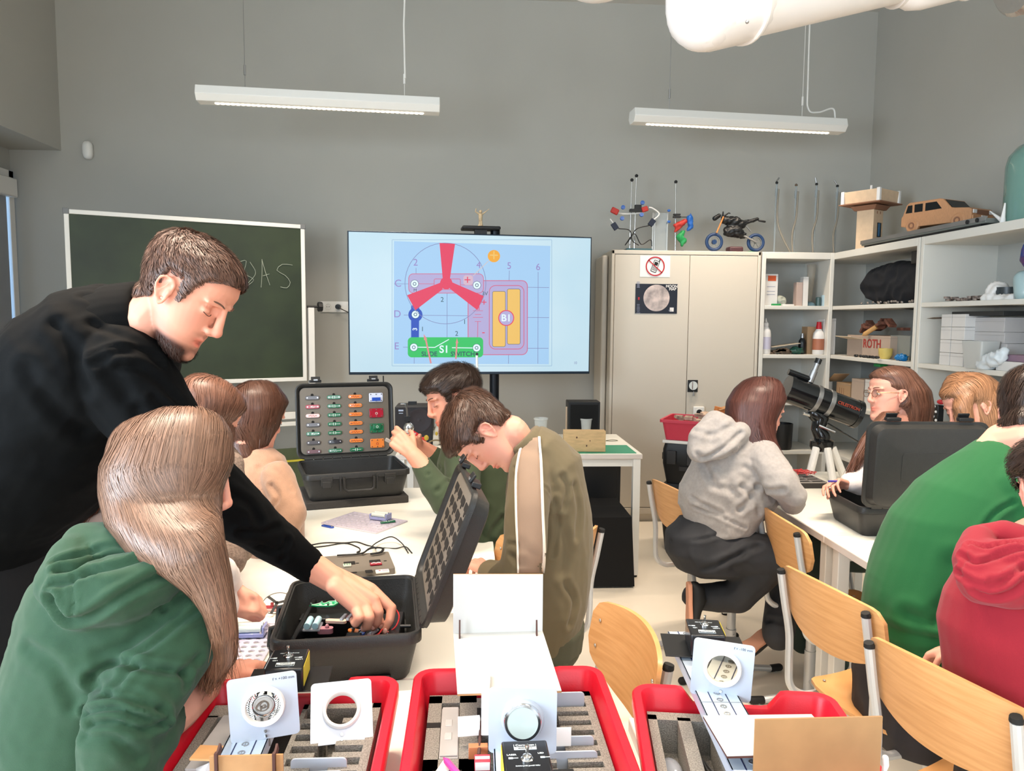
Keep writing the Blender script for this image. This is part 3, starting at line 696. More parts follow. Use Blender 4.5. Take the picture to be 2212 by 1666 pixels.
CH1 = place_chair(pz(1403, 1046), pz(1482, 1083), 'beech chair the girl in the grey hoodie sits on', G1)
CH2 = place_chair(pz(1638, 1104), pz(1724, 1161), 'empty beech chair right behind the grey hoodie girl', G1)
CH3 = place_chair(pz(1691, 1240), pz(1866, 1331), 'beech chair of the person in the green sweatshirt', G1)
CH4 = place_chair(pz(1914, 1417), (1.01, 1.31), 'beech chair under the person in the red hoodie', G1)
CH5 = place_chair(pz(1204, 1208), pz(1301, 1148), 'beech chair of the boy in the striped olive jacket', G2)
place_chair(pz(122, 1212), pz(60, 1262), 'beech chair just showing between the black trousers and the green hood', G2)
CH0 = place_chair(pz(1449, 1453), pz(1318, 1312), 'empty beech chair turned away from the middle red tray', G2)
CH6 = place_chair((.215, 2.13), (.145, 2.44), 'mostly hidden beech chair in front of the olive boy', G2)
# ------------------------------------------------------------------ figures: implicit-surface helpers
from mathutils import noise as MN
def S(px, py, d, hw, hd, ang=0, e=2.2):
    c = pt(px, py, d); a = R(ang); u = (CI*math.cos(a)+CU*math.sin(a))*(hw*d/FPX)
    return (c, u, CF*hd, e)
def LR(y, l, r, d, hd, e=2.2): return S((l+r)/2, y, d, (r-l)/2, hd, 0, e)
def remesh(mb, vox, smooth=3):
    me = mb.mesh('tmp'); fixn(me); o = bpy.data.objects.new('tmp', me); COL.objects.link(o)
    r = o.modifiers.new('r', 'REMESH'); r.mode = 'VOXEL'; r.voxel_size = vox
    if smooth: m_ = o.modifiers.new('s', 'SMOOTH'); m_.factor = .5; m_.iterations = smooth
    bpy.context.view_layer.update()
    n = bpy.data.meshes.new_from_object(o.evaluated_get(bpy.context.evaluated_depsgraph_get()))
    bpy.data.objects.remove(o); bpy.data.meshes.remove(me); return n
def getv(me):
    a = np.empty(len(me.vertices)*3, np.float32); me.vertices.foreach_get('co', a); a = a.reshape(-1, 3).astype(np.float64)
    n = np.empty(len(me.vertices)*3, np.float32); me.vertices.foreach_get('normal', n); return a, n.reshape(-1, 3).astype(np.float64)
def setv(me, a): me.vertices.foreach_set('co', a.astype(np.float32).ravel()); me.update()
def bvh(me): return BVHTree.FromPolygons([v.co for v in me.vertices], [tuple(p.vertices) for p in me.polygons])
def hit(bv, px, py):
    d = ray(px, py).normalized(); h = bv.ray_cast(CAM, d)
    return h[0] if h[0] is not None else bv.find_nearest(CAM+d*1.5)[0]
def crease(me, L, scale=1.0):
    """L: (pixel polyline, width m, depth m): folds pressed into the cloth, with a raised lip beside each"""
    bv = bvh(me); a, n = getv(me); off = np.zeros(len(a))
    for poly, w_, dp in L:
        P = []
        for (x, y) in poly: P.append(hit(bv, x, y))
        P = [np.array(p) for p in bez(P, 18)] if len(P) > 2 else [np.array(p) for p in P]
        best = np.full(len(a), 9.)
        for p, q in zip(P, P[1:]):
            d = q-p; l2 = max(d @ d, 1e-12); t = np.clip(((a-p) @ d)/l2, 0, 1); best = np.minimum(best, np.linalg.norm(a-(p+t[:, None]*d), axis=1))
        off += -dp*np.exp(-(best/w_)**2) + .55*dp*np.exp(-((best-2.1*w_)/(w_*1.1))**2)
    setv(me, a+n*(off*scale)[:, None])
def wrinkle(me, amp, freq, stretch=(1, 1, 1), seed=0):
    a, n = getv(me); st = V(stretch)
    off = np.array([MN.noise(V((p[0]*freq*st[0]+seed, p[1]*freq*st[1], p[2]*freq*st[2]))) for p in a])
    off = -np.abs(off)*2+.5
    setv(me, a+n*(off*amp)[:, None])
def part_of(me, name, mt, parent, smooth=True):
    rt = parent
    while rt.parent: rt = rt.parent
    me.transform(ROOT[rt.name].inverted()); me.materials.clear(); me.materials.append(mt); me.name = name
    if smooth: shade(me, 180)
    o = bpy.data.objects.new(name, me); COL.objects.link(o); o.parent = parent; return o
def cloth(mb, name, mt, parent, vox=.0065, smooth=4, cr=None, wr=None):
    me = remesh(mb, vox, smooth)
    if wr:
        for w_ in (wr if isinstance(wr, list) else [wr]): wrinkle(me, *w_)
    if cr: crease(me, cr)
    bv = bvh(me); me2 = me
    o = part_of(me2, name, mt, parent); return o, bv
def patch(bv, Lp, Rp, name, mt, parent, n=16, m_=4, off=.002):
    A = bez([V((x, y, 0)) for x, y in Lp], n); B = bez([V((x, y, 0)) for x, y in Rp], n); k = min(len(A), len(B)); s = MB(); vs = []
    for i in range(k):
        for j in range(m_+1):
            q = A[i].lerp(B[i], j/m_); p = hit(bv, q.x, q.y); vs.append(p+(CAM-p).normalized()*off)
    s.add(vs, [(i*(m_+1)+j, i*(m_+1)+j+1, (i+1)*(m_+1)+j+1, (i+1)*(m_+1)+j) for i in range(k-1) for j in range(m_)])
    o = s.build(name, mt, parent, smooth=True, ang=180)
    so = o.modifiers.new('s', 'SOLIDIFY'); so.thickness = off*.9; so.offset = 0; return o
SKIN = lambda nm, c: mat(nm, c, .52, vcol=True, sss=.06, bump=.05, bscale=900)
SKM = SKIN('skin', 'd9967c'); SKP = SKIN('skin_pale', 'e0a08a')
LASH = mat('lash', '3a2620', .7); EYEW = mat('eye_white', 'e6dcd6', .3); IRIS = mat('iris', '4a5a60', .2)

SECT = [(-.119, .076, .048, .016), (-.113, .088, .034, .028), (-.100, .092, .012, .042), (-.086, .090, -.004, .050), (-.070, .086, -.022, .056), (-.050, .090, -.045, .061), (-.030, .090, -.066, .065),
        (-.008, .088, -.084, .069), (.014, .086, -.095, .073), (.034, .094, -.101, .076), (.056, .096, -.103, .077), (.078, .088, -.098, .073), (.096, .072, -.084, .062), (.110, .048, -.062, .046), (.119, .018, -.034, .024), (.121, .0, -.016, .008)]
def head_prims(female=False, mouth_open=False):
    s = MB()
    s.loft([((0, (f+b)/2, z), (w_, 0, 0), (0, (f-b)/2, 0), 2.25) for z, f, b, w_ in SECT], n=36)
    k = .9 if female else 1
    s.cap((0, .093, .026), .0085*k, (0, .1080 if not female else .1045, -.018), .0105*k); s.ell((0, .1095 if not female else .106, -.023), .0125*k); s.cap((0, .103, -.032), .007, (0, .092, -.037), .006)
    for q in (-1, 1):
        s.ell((q*.0125, .0975, -.029), (.0072*k, .010, .0078)); s.cap((q*.012, .093, .030), .0075, (q*.046, .080, .027), .007)  # brow ridge
        s.ell((q*.030, .0770, .008), (.0145, .0110, .0105))
        # ear
        e = [(0.008, .002), (.006, .020), (-.003, .029), (-.015, .030), (-.024, .021), (-.024, .007), (-.018, -.007), (-.009, -.019), (-.001, -.026), (.004, -.019), (.005, -.007)]
        E = [V((q*(.0775+max(0, -y)*.45+.001), y+.013, z-.004)) for y, z in e]
        for a, b in zip(E, E[1:]): s.cap(a, .0040, b, .0040, 8)
        s.ell((q*.079, .004, .002), (.0035, .015, .023)); s.cap(V((q*.081, .018, 0)), .005, V((q*.079, .018, -.011)), .005, 8); s.cap((q*.085, .009, .014), .0034, (q*.0865, .0, -.005), .0034, 8)
    z = -.0585; o = .004 if mouth_open else 0
    for a, b, c_, r in ((-1, 0, 0, .005), (1, 0, 0, .005)):
        s.cap((0, .0925, z+.001+o), .0052, (a*.021, .081, z-.002+o*.3), .003); s.cap((0, .090, z-.010-o), .0060, (a*.019, .080, z-.006-o*.3), .0032)
    s.ell((0, .082, -.098), (.020, .014, .014))
    return s
def head(parent, px, py, d, fwd, up, scale=1, neck=None, skin=None, female=False, extra=None, stubble=0, open_eyes=False, mouth_open=False, brow='5e4234', vox=.0028, nr=.052):
    """fwd, up in camera axes (right, up, away). neck: list of (world point, radius). returns dict"""
    skin = skin or SKM
    F = (CI*fwd[0]+CU*fwd[1]+CF*fwd[2]).normalized(); U = CI*up[0]+CU*up[1]+CF*up[2]; U = (U-F*U.dot(F)).normalized(); X = F.cross(U)
    M3 = frame(X, F, U); T = Matrix.Translation(pt(px, py, d)) @ M3.to_4x4() @ Matrix.Scale(scale, 4); Ti = T.inverted()
    s = head_prims(female, mouth_open)
    L = [(V((0, -.028, -.035)), .054 if not female else .048), (V((0, -.030, -.085)), nr)]
    if neck: L += [(Ti @ V(p), r/scale) for p, r in neck]
    s.chain(L)
    if extra is not None:
        Tl = Ti; s.add([Tl @ v for v in extra.v], extra.f)
    me = remesh(s, vox, 4); a, n = getv(me)
    g = lambda c, r: np.exp(-np.sum(((a-np.array(c))/np.array(r))**2, axis=1))
    off = np.zeros(len(a))
    for q in (-1, 1):
        off -= .0075*g((q*.017, .092, .012), (.008, .02, .010)); off -= .004*g((q*.040, .088, .018), (.018, .02, .006)); off -= .0012*g((q*.033, .09, -.008), (.018, .02, .006))
        off -= .003*g((q*.006, .112, -.0375), (.004, .01, .003)); off -= .0015*g((q*.045, .07, -.05), (.02, .03, .02))
        off -= .0045*g((q*.0865, .003, .006), (.006, .010, .014))
    off -= .0028*g((0, .1, -.0635), (.024, .03, .0022)); off -= .003*g((0, .1, -.080), (.02, .03, .007)); off -= .0015*g((0, .1, -.046), (.003, .02, .007))
    a = a+n*off[:, None]
    col = np.ones((len(a), 4)); col[:, :3] = 1
    lips = g((0, .092, -.0575), (.019, .02, .0045)) + g((0, .092, -.068), (.017, .02, .0055)); lips = np.clip(lips*1.3, 0, 1)[:, None]
    col[:, :3] = col[:, :3]*(1-lips)+lips*np.array([.86, .52, .50])
    rd = np.clip(g((0, .118, -.028), (.014, .02, .012))+g((.045, .07, -.025), (.022, .03, .02))*.8+g((-.045, .07, -.025), (.022, .03, .02))*.8+g((.085, .005, .005), (.015, .03, .04))+g((-.085, .005, .005), (.015, .03, .04)), 0, 1)[:, None]
    col[:, :3] *= 1-rd*np.array([0, .13, .12])
    if stubble:
        zl = -.030-.42*np.clip(a[:, 1], 0, .085)
        jaw = np.clip((zl-a[:, 2])/.022, 0, 1)*np.clip((a[:, 1]+.03)/.03, 0, 1)*np.clip((a[:, 2]+.150)/.02, 0, 1)
        low = np.clip((-.074-a[:, 2])/.020, 0, 1)*np.clip((a[:, 1]-.005)/.02, 0, 1)*np.clip((.091-a[:, 1])/.012+.2, 0, 1)*np.clip((a[:, 2]+.135)/.01, 0, 1)
        st = np.clip(jaw*.28+low*1.3, 0, .96)[:, None]*stubble*(1-lips)
        # keep the chin front a little lighter
        col[:, :3] = col[:, :3]*(1-st)+st*np.array([.05, .026, .02])
        mo = np.clip(g((.014, .1, -.046), (.014, .03, .005))+g((-.014, .1, -.046), (.014, .03, .005)), 0, 1)[:, None]*.3; col[:, :3] *= 1-mo
    loc = a.copy(); lnrm = n.copy()
    M_ = np.array(T); aw = a @ M_[:3, :3].T + M_[:3, 3]
    setv(me, aw); setcol(me, col)
    o = part_of(me, 'body', skin, parent)
    # brows, lashes, eyes
    w2 = lambda p: T @ V(p)
    s = MB()
    for q in (-1, 1): s.tube(bez([w2((q*x, y, z)) for x, y, z in ((.013, .1005, .029), (.024, .0975, .033), (.036, .090, .0335), (.047, .079, .030))], 9), [.0010*scale]+[.0017*scale]*6+[.0012*scale, .0008*scale, .0005*scale], 6)
    s.build('eyebrows', mat('brow_'+brow, brow, .8), parent, smooth=True)
    s = MB(); zz = .000 if not open_eyes else .010
    for q in (-1, 1): s.tube(bez([w2((q*x, y, z)) for x, y, z in ((.020, .0870, .0035), (.026, .0900, zz+.001), (.034, .0890, zz), (.042, .0815, .003))], 9), .0008*scale, 5)
    s.build('eyelashes', LASH, parent, smooth=True)
    if open_eyes:
        s = MB()
        for q in (-1, 1): s.ell(w2((q*.030, .0822, .005)), (.009*scale, .0086*scale, .0045*scale), M3)
        s.build('eyes', EYEW, parent, smooth=True, ang=180)
        s = MB()
        for q in (-1, 1): s.ell(w2((q*.0300, .0885, .005)), (.0045*scale, .003*scale, .0042*scale), M3)
        s.build('iris', IRIS, parent, smooth=True, ang=180)
    return dict(T=T, M=M3, loc=loc, n=lnrm, obj=o, polys=[tuple(p.vertices) for p in me.polygons if max(p.vertices) < len(loc)], parent=parent, scale=scale)
HL_Y = [-.12, -.06, -.022, -.012, .023, .027, .041, .048, .060, .078, .10]
HL_Z = [-.062, -.058, -.03, .034, .036, -.004, -.006, .032, .058, .071, .084]
def strands(me, name, mt, parent, starts, flow, steps, dl, width, lift=.0015, rnd=.35, tipcol=None, cvar=.3, off=(.0006, .004), base=(1, 1, 1), free=()):
    """ribbon hairs that follow the surface me (world coordinates)"""
    bv = bvh(me); s = MB(); vs = []; fs = []; col = []
    for p in starts:
        p = V(p); o_ = random.uniform(*off); jit = V((random.gauss(0, rnd), random.gauss(0, rnd), random.gauss(0, rnd)*.4)); pd = None; k0 = len(vs); c = 1+random.uniform(-cvar, cvar*.8); n_ = random.randint(int(steps*.6), steps)
        for i in range(n_+1):
            loc, nm, _, _ = bv.find_nearest(p)
            if loc is None: break
            f = flow(loc, nm)+jit*.25; f = f-nm*f.dot(nm)
            if f.length < 1e-5: break
            f.normalize()
            if pd is not None: f = (pd*.45+f*.55).normalized()
            pd = f; q = loc+nm*(o_+lift*i); sd = nm.cross(f).normalized()*(width*.5*(1-.75*(i/n_)**3))
            vs += [q-sd, q+sd]; t = i/n_; cc = c
            if tipcol is not None:
                h = tipcol(q); cl = [cc*x for x in h]
            else: cl = [cc*b for b in base]
            col += [(*cl, 1)]*2
            p = loc+f*dl
        m_ = (len(vs)-k0)//2
        fs += [(k0+2*i, k0+2*i+1, k0+2*i+3, k0+2*i+2) for i in range(m_-1)]
    for p, f, L_ in free:
        k0 = len(vs); c = 1+random.uniform(-cvar, cvar*.8); sd = V((random.gauss(0, 1), random.gauss(0, 1), 0)).cross(f).normalized(); bend = V((random.gauss(0, .25), random.gauss(0, .25), -.5))
        for i in range(8):
            t = i/7; q = p+f*(L_*t)+bend*(L_*t*t*.35); w2 = width*.6*(1-.8*t*t); vs += [q-sd*w2, q+sd*w2]
            cl = [c*x for x in (tipcol(q) if tipcol else base)]; col += [(*cl, 1)]*2
        fs += [(k0+2*i, k0+2*i+1, k0+2*i+3, k0+2*i+2) for i in range(7)]
    m2 = bpy.data.meshes.new(name); m2.from_pydata([tuple(v) for v in vs], [], fs); setcol(m2, col)
    return part_of(m2, name, mt, parent)
def sample(me, n, cond=None):
    a, nn = getv(me); idx = np.random.permutation(len(a)); out = []
    for i in idx:
        p = a[i]
        if cond is None or cond(p): out.append(p+np.random.normal(0, .001, 3))
        if len(out) >= n: break
    return out
def short_hair(H, mt, thick=.010, n=4500, length=.022, hy=HL_Y, hz=HL_Z, lift=.0016, fwdcomb=.6, cvar=.35):
    a, nn = H['loc'], H['n']
    m_ = a[:, 2]-np.interp(a[:, 1], hy, hz)
    m_ = np.where((a[:, 1] < -.095) & (a[:, 2] < -.06), -1, m_)
    m_ = np.where(np.abs(a[:, 0]) > .079, -1, m_)
    m_ = np.where(np.linalg.norm(a, axis=1) > .145, -1, m_)
    t = np.clip(m_/.02, 0, 1); t = t*t*(3-2*t)
    top = .55+.45*np.clip((a[:, 2]-.02)/.06, 0, 1)
    b = a+nn*((thick*t*top-.0006)[:, None])
    T = np.array(H['T']); bw = b @ T[:3, :3].T + T[:3, 3]
    keep = m_ > -.001; P = [p for p in H['polys'] if all(keep[i] for i in p)]
    ids = sorted({i for p in P for i in p}); mp = {j: i for i, j in enumerate(ids)}
    me = bpy.data.meshes.new('hair'); me.from_pydata([tuple(bw[i]) for i in ids], [], [tuple(mp[i] for i in p) for p in P]); setcol(me, np.full((len(ids), 4), .8))
    Tm = H['T']; F = (Tm.to_3x3() @ V((0, 1, 0))).normalized(); U = (Tm.to_3x3() @ V((0, 0, 1))).normalized(); crown = Tm @ V((0, -.06, .1))
    def flow(p, nm):
        d = (p-crown); return d.normalized()+F*fwdcomb*(1 if (p-crown).dot(F) > 0 else .0)-U*.2
    me.update(); st = sample(me, n)
    wrinkle(me, .0028*H['scale'], 34, (1, 1, 1), 3); me_c = me.copy(); o = part_of(me, 'hair', mt, H['parent'])
    so = strands(me_c, 'hair_strands', mt, o, st, flow, 4, length/4*H['scale'], .0014, lift*.7, .5, cvar=cvar); so['kind'] = 'stuff'
    return o
def long_hair(H, mt, sections, n=5000, dl=.012, steps=16, part=(0, .05, .118), cap=True, tipcol=None, width=.0018, grow=.013, vox=.0055, wave=0, shift=-.014, extra=None, cut=None, cvar=.3, top=1.0):
    T = H['T']; s = MB()
    if cap:
        sec = []
        for z, f, b, w_ in SECT:
            if z < -.055: continue
            zz = z*1.07+.004; f2 = min(f+grow, f+shift+.004 if z < .075 else f+grow*.75); b2 = b-grow
            if z < .03: f2 = min(f2, .02 if z < .0 else .035)
            sec.append((T @ V((0, (f2+b2)/2, zz)), (T.to_3x3() @ V((w_+grow*.95, 0, 0))), (T.to_3x3() @ V((0, (f2-b2)/2, 0))), 2.1))
        s.loft(sec, n=32)
    for k_, L in enumerate(sections):
        if k_ == 0:
            A, B = L[0], L[1]; up_ = (V(A[0])-V(B[0])).normalized(); hw_ = V(A[1]).length
            L = [(V(A[0])+up_*hw_*.95, V(A[1])*.30, V(A[2])*.30, 2.1), (V(A[0])+up_*hw_*.80, V(A[1])*.62, V(A[2])*.62, 2.1), (V(A[0])+up_*hw_*.5, V(A[1])*.86, V(A[2])*.86, 2.1)]+L
        s.loft(L, n=24)
    if extra: extra(s)
    me = remesh(s, vox, 5); setcol(me, np.full((len(me.vertices), 4), .75))
    if tipcol:
        a, _ = getv(me); setcol2 = [(*[.8*x for x in tipcol(V(p))], 1) for p in a]; me.color_attributes.remove(me.color_attributes['Col']); setcol(me, setcol2)
    pc_ = T @ V(part); axis = []
    for L in sections:
        for A, B in zip(L, L[1:]): axis.append((V(A[0]), (V(B[0])-V(A[0])).normalized()))
    down = V((0, 0, -1)); X = T.to_3x3() @ V((1, 0, 0))
    c0 = T @ V((0, 0, 0))
    def flow(p, nm):
        r = p-pc_; k = math.exp(-(r.length/.085)**2); f = V((0, 0, -1))
        if axis:
            A = min(axis, key=lambda q: (q[0]-p).length_squared); f = A[1]*.8+down*.2
        rr2 = X*(1 if r.dot(X) > 0 else -1)*.8 + r.normalized()*.6 if r.length > 1e-5 else X
        f = rr2*k*1.4+f*(1-k)
        if wave: f = f+V((math.sin(p.z*70+p.x*30), math.cos(p.z*60), 0))*wave
        return f
    st = sample(me, n, cut); fr = []
    for L in sections:
        for A, B in list(zip(L, L[1:]))[-3:]:
            f = (V(B[0])-V(A[0])).normalized(); Ln = (V(B[0])-V(A[0])).length
            for _ in range(160):
                a_ = random.uniform(0, 6.283); r_ = .8+.25*random.random(); p_ = V(A[0])+V(A[1])*(math.cos(a_)*r_)+V(A[2])*(math.sin(a_)*r_); fr.append((p_, (f+(V(B[0])-p_).normalized()*.35).normalized(), Ln*random.uniform(.8, 1.7)))
    mc = me.copy(); o = part_of(me, 'hair', mt, H['parent'])
    so = strands(mc, 'hair_strands', mt, o, st, flow, steps, dl, width, .00005, .18, tipcol=tipcol, cvar=cvar, free=fr); so['kind'] = 'stuff'
    return o
def hair_mat(nm, c, rough=.38): return mat(nm, c, rough, vcol=True, spec=.6, bump=.0)
FL = [(.040, .026, .020), (.044, .029, .021), (.041, .027, .020), (.032, .021, .018)]
def hand(s, wrist, fdir, palmn, thumb, curls=((20, 30, 20),)*4, tc=(25, 20), k=1.0, spread=4, tspread=38):
    """wrist: world point; fdir: direction of the fingers; palmn: direction the palm faces; thumb: +1/-1 side along fdir x palmn"""
    f = V(fdir).normalized(); p = V(palmn); p = (p-f*p.dot(f)).normalized(); sd = f.cross(p)*thumb; w_ = V(wrist)
    kn = []
    for i in range(4):
        o_ = (.027-.0185*i)*k; base = w_+sd*o_*.55+f*.012*k; kp = w_+sd*o_+f*(.088-.004*abs(i-1))*k-p*.003*k
        s.cap(base, .0135*k, kp, .0108*k); kn.append((kp, o_))
    s.cap(w_-f*.02*k, .021*k, w_+f*.035*k, .0185*k)
    s.cap(w_+sd*.02*k+f*.02*k+p*.008*k, .014*k, w_+sd*.024*k+f*.06*k+p*.004*k, .013*k)
    for i, (kp, o_) in enumerate(kn):
        c = curls[i if i < len(curls) else -1]; dr = (f+sd*math.tan(R(spread*(1.5-i)*.6))).normalized(); ax = dr.cross(p).normalized(); P = kp; r = (.0093, .0084, .0074, .0062) if i < 3 else (.0083, .0074, .0065, .0056); a = 0
        for j in range(3):
            a += c[j]; d = (Matrix.Rotation(R(a), 3, ax) @ dr)
            Q = P+d*FL[i][j]*k; s.cap(P, r[j]*k, Q, r[j+1]*k, 10); P = Q
    tb = w_+sd*.022*k+f*.022*k+p*.006*k; a = R(tspread); d = (f*math.cos(a)+sd*math.sin(a)+p*.25).normalized()
    q = tb+d*.040*k; s.cap(tb, .0125*k, q, .0105*k); ax = d.cross(sd).normalized()
    d2 = (d+p*math.tan(R(tc[0]))*.8-sd*.25).normalized(); q2 = q+d2*.030*k; s.cap(q, .0105*k, q2, .0092*k); d3 = (d2+p*math.tan(R(tc[1]))*.6-sd*.3).normalized(); s.cap(q2, .0092*k, q2+d3*.024*k, .0072*k)
def person(label, loc): return thing('person', label, 'person', loc)
def shoe(parent, heel, fwd, up, mt, sole, k=1, name='shoe'):
    M_ = basis(fwd, up)*k; h = V(heel); s = MB()
    s.loft([(h+M_ @ V((0, y, z)), M_ @ V((w_, 0, 0)), M_ @ V((0, 0, t))) for y, w_, t, z in ((-.01, .02, .02, .04), (.02, .034, .04, .055), (.09, .036, .048, .06), (.15, .042, .035, .045), (.21, .044, .028, .036), (.26, .032, .02, .03), (.275, .01, .01, .025))], n=20)
    o = s.build(name, mt, parent, smooth=True, ang=180)
    s = MB(); pl = [(.0, -.015), (.03, -.005), (.037, .05), (.036, .1), (.048, .18), (.047, .23), (.025, .275), (0, .283), (-.025, .275), (-.044, .23), (-.042, .18), (-.030, .1), (-.034, .05), (-.03, -.005)]
    s.prism(pl, .024, M_, h+M_ @ V((0, 0, 0))); s.build('sole', sole, o, bevel=.004)
    return o
# ------------------------------------------------------------------ the people
BLKJ = mat('jacket_black', '030405', .85, bump=.15, bscale=900, spec=.15)
TRB = mat('trousers_black', '0e0f13', .85, bump=.2, bscale=700)
GRN = mat('hoodie_green', '22412b', .9, bump=.35, bscale=1100, sheen=.08, vary=.06, vscale=60)
GRN2 = mat('sweatshirt_green', '105529', .9, bump=.3, bscale=1000, sheen=.08)
REDF = mat('hoodie_red', '8a1423', .9, bump=.3, bscale=1000, sheen=.08)
GREYF = mat('hoodie_grey', '9e9894', .95, bump=.35, bscale=900, sheen=.2, vary=.08, vscale=90)
OLV = mat('jacket_olive', '655a42', .85, bump=.2, bscale=1000, sheen=.1)
DKG = mat('sweater_dark_green', '39452f', .9, bump=.3, bscale=900, sheen=.08)
BEI = mat('fleece_beige', 'ad8870', .98, bump=.7, bscale=300, sheen=.3, vary=.08, vscale=40)
WHT = mat('top_white', 'e6dcd8', .9, bump=.25, bscale=800)
FUZ = mat('cardigan_grey', '857469', 1, bump=.9, bscale=420, vary=.3, vscale=160)
JEAN = mat('jeans_black', '26272b', .75, bump=.25, bscale=1200, vary=.25, vscale=14, detail=3)
JEAG = mat('jeans_green', '37463f', .85, bump=.3, bscale=900)
SOLE = mat('shoe_sole', 'c98f72', .7, bump=.6, bscale=180); CREAMS = mat('sole_cream', 'd9c4ad', .7)
SHOEB = mat('shoe_black', '141414', .6)

# --- the teacher
T_ = person('man in a black jacket leaning over the table, reaching into the near case', pt(-20, 1200, 1.6)*1.0)
s = MB()
s.loft([S(335, 668, 1.55, 52, .075, -55), S(300, 690, 1.55, 98, .13, -48), S(258, 718, 1.55, 132, .175, -40), S(205, 790, 1.55, 158, .205, -36), S(145, 870, 1.56, 176, .205, -35), S(85, 955, 1.56, 176, .195, -33), S(30, 1050, 1.56, 158, .185, -28), S(-15, 1140, 1.56, 128, .17, -15), S(-40, 1215, 1.56, 122, .165, 0)], n=32)
s.chain([(pt(205, 712, 1.55), .085), (pt(285, 700, 1.55), .075)])
s.chain([(pt(262, 800, 1.45), .092), (pt(338, 915, 1.46), .086), (pt(430, 1030, 1.5), .070), (pt(520, 1112, 1.56), .059), (pt(600, 1172, 1.62), .047), (pt(668, 1222, 1.665), .036)])
s.chain([(pt(300, 800, 1.7), .085), (pt(360, 950, 1.82), .07), (pt(400, 1080, 1.9), .05)])
cr = [([(180, 640), (235, 660), (290, 690), (330, 720)], .008, .004), ([(200, 700), (250, 720), (300, 745), (335, 765)], .008, .005), ([(195, 770), (235, 752), (290, 750), (350, 775)], .004, .003), ([(205, 785), (250, 765), (300, 760), (345, 788)], .008, .006), ([(260, 790), (310, 800), (350, 830), (385, 870)], .008, .006), ([(300, 880), (350, 890), (400, 920)], .009, .005), ([(330, 860), (370, 885), (402, 905)], .006, .004),
      ([(480, 1060), (540, 1090), (560, 1130)], .008, .006), ([(520, 1150), (560, 1150), (600, 1140)], .007, .005), ([(560, 1180), (600, 1190), (620, 1170)], .006, .004), ([(120, 700), (160, 760), (190, 840)], .012, .006), ([(60, 800), (120, 880), (180, 930)], .014, .007), ([(620, 1165), (610, 1210)], .006, .003), ([(240, 800), (270, 850), (330, 960)], .014, .006)]
cloth(s, 'jacket', BLKJ, T_, .0058, 3, cr, [(.004, 9, (1, 1, 1), 3), (.0012, 26, (1, 1, 1), 9)])
# collar
s = MB(); s.loft([S(262, 716, 1.54, 100, .15, -52), S(300, 702, 1.535, 96, .125, -64), S(328, 694, 1.53, 88, .105, -74), S(336, 692, 1.53, 82, .098, -76)], n=30)
me = cloth(s, 'collar', BLKJ, T_, .005, 2)
# arm stump, hand
e = MB()
e.chain([(pt(270, 740, 1.56), .05), (pt(262, 800, 1.47), .04), (pt(430, 1030, 1.5), .035), (pt(655, 1212, 1.66), .033), (pt(690, 1234, 1.67), .0315), (pt(722, 1255, 1.675), .029)])
for (x0, y0, d0, r0), (x1, y1, d1, r1) in (((718, 1240, 1.70, .020), (800, 1275, 1.71, .017)), ((722, 1250, 1.675, .022), (806, 1297, 1.68, .016)), ((722, 1262, 1.66, .022), (787, 1311, 1.66, .016)), ((722, 1270, 1.65, .018), (768, 1314, 1.645, .0145)), ((735, 1250, 1.69, .022), (790, 1290, 1.69, .019))):
    e.cap(pt(x0, y0, d0), r0, pt(x1, y1, d1), r1)
fingers = [[(806, 1278, 1.71, .0150), (846, 1314, 1.70, .0118), (842, 1340, 1.69, .0106), (830, 1363, 1.69, .0088)],
           [(806, 1298, 1.68, .0150), (817, 1322, 1.67, .0130), (815, 1343, 1.68, .0115), (806, 1356, 1.69, .0088)],
           [(787, 1311, 1.66, .0150), (797, 1334, 1.64, .0132), (793, 1352, 1.65, .0115), (786, 1358, 1.67, .0085)],
           [(768, 1314, 1.645, .0135), (776, 1334, 1.625, .0115), (768, 1347, 1.63, .0100), (762, 1340, 1.65, .0080)]]
for F_ in fingers:
    for (x0, y0, d0, r0), (x1, y1, d1, r1) in zip(F_, F_[1:]): e.cap(pt(x0, y0, d0), r0, pt(x1, y1, d1), r1, 12)
F_ = [(750, 1262, 1.72, .016), (790, 1300, 1.74, .0135), (815, 1332, 1.74, .0115), (826, 1352, 1.725, .0095)]
for (x0, y0, d0, r0), (x1, y1, d1, r1) in zip(F_, F_[1:]): e.cap(pt(x0, y0, d0), r0, pt(x1, y1, d1), r1, 12)
H = head(T_, 398, 638, 1.47, (.80, -.56, -.14), (.57, .82, .0), .93, [(pt(330, 690, 1.53), .060), (pt(270, 740, 1.56), .06)], SKM, stubble=1, extra=e, mouth_open=True, vox=.0030, nr=.056)
HM1 = hair_mat('hair_brown', '66483a', .5)
bm_ = H['obj'].data.copy(); bm_.transform(ROOT[T_.name]); Ti_ = H['T'].inverted()
def chin(p):
    q = Ti_ @ V(p); return .028 < q.y < .086 and -.13 < q.z < -.088+.15*max(0, .06-q.y) and abs(q.x) < .05
Uh = H['M'].col[2]; st_ = sample(bm_, 1500, chin)
so = strands(bm_, 'beard', mat('beard_brown', '3a251c', .7, vcol=True), T_, st_, lambda p, n_: -Uh*.6+H['M'].col[1]*.5+n_*0, 3, .0028, .0011, .0006, .5); so['kind'] = 'stuff'
short_hair(H, HM1, .011, 22000, .016, cvar=.6)
s = MB()
for (x, y, d) in ((833, 1362, 1.683), (806, 1354, 1.684)): s.ell(pt(x, y, d)-CF*.006, (.0052, .003, .007))
s.build('fingernails', mat('nail', 'e0a898', .3), T_, smooth=True, ang=180)
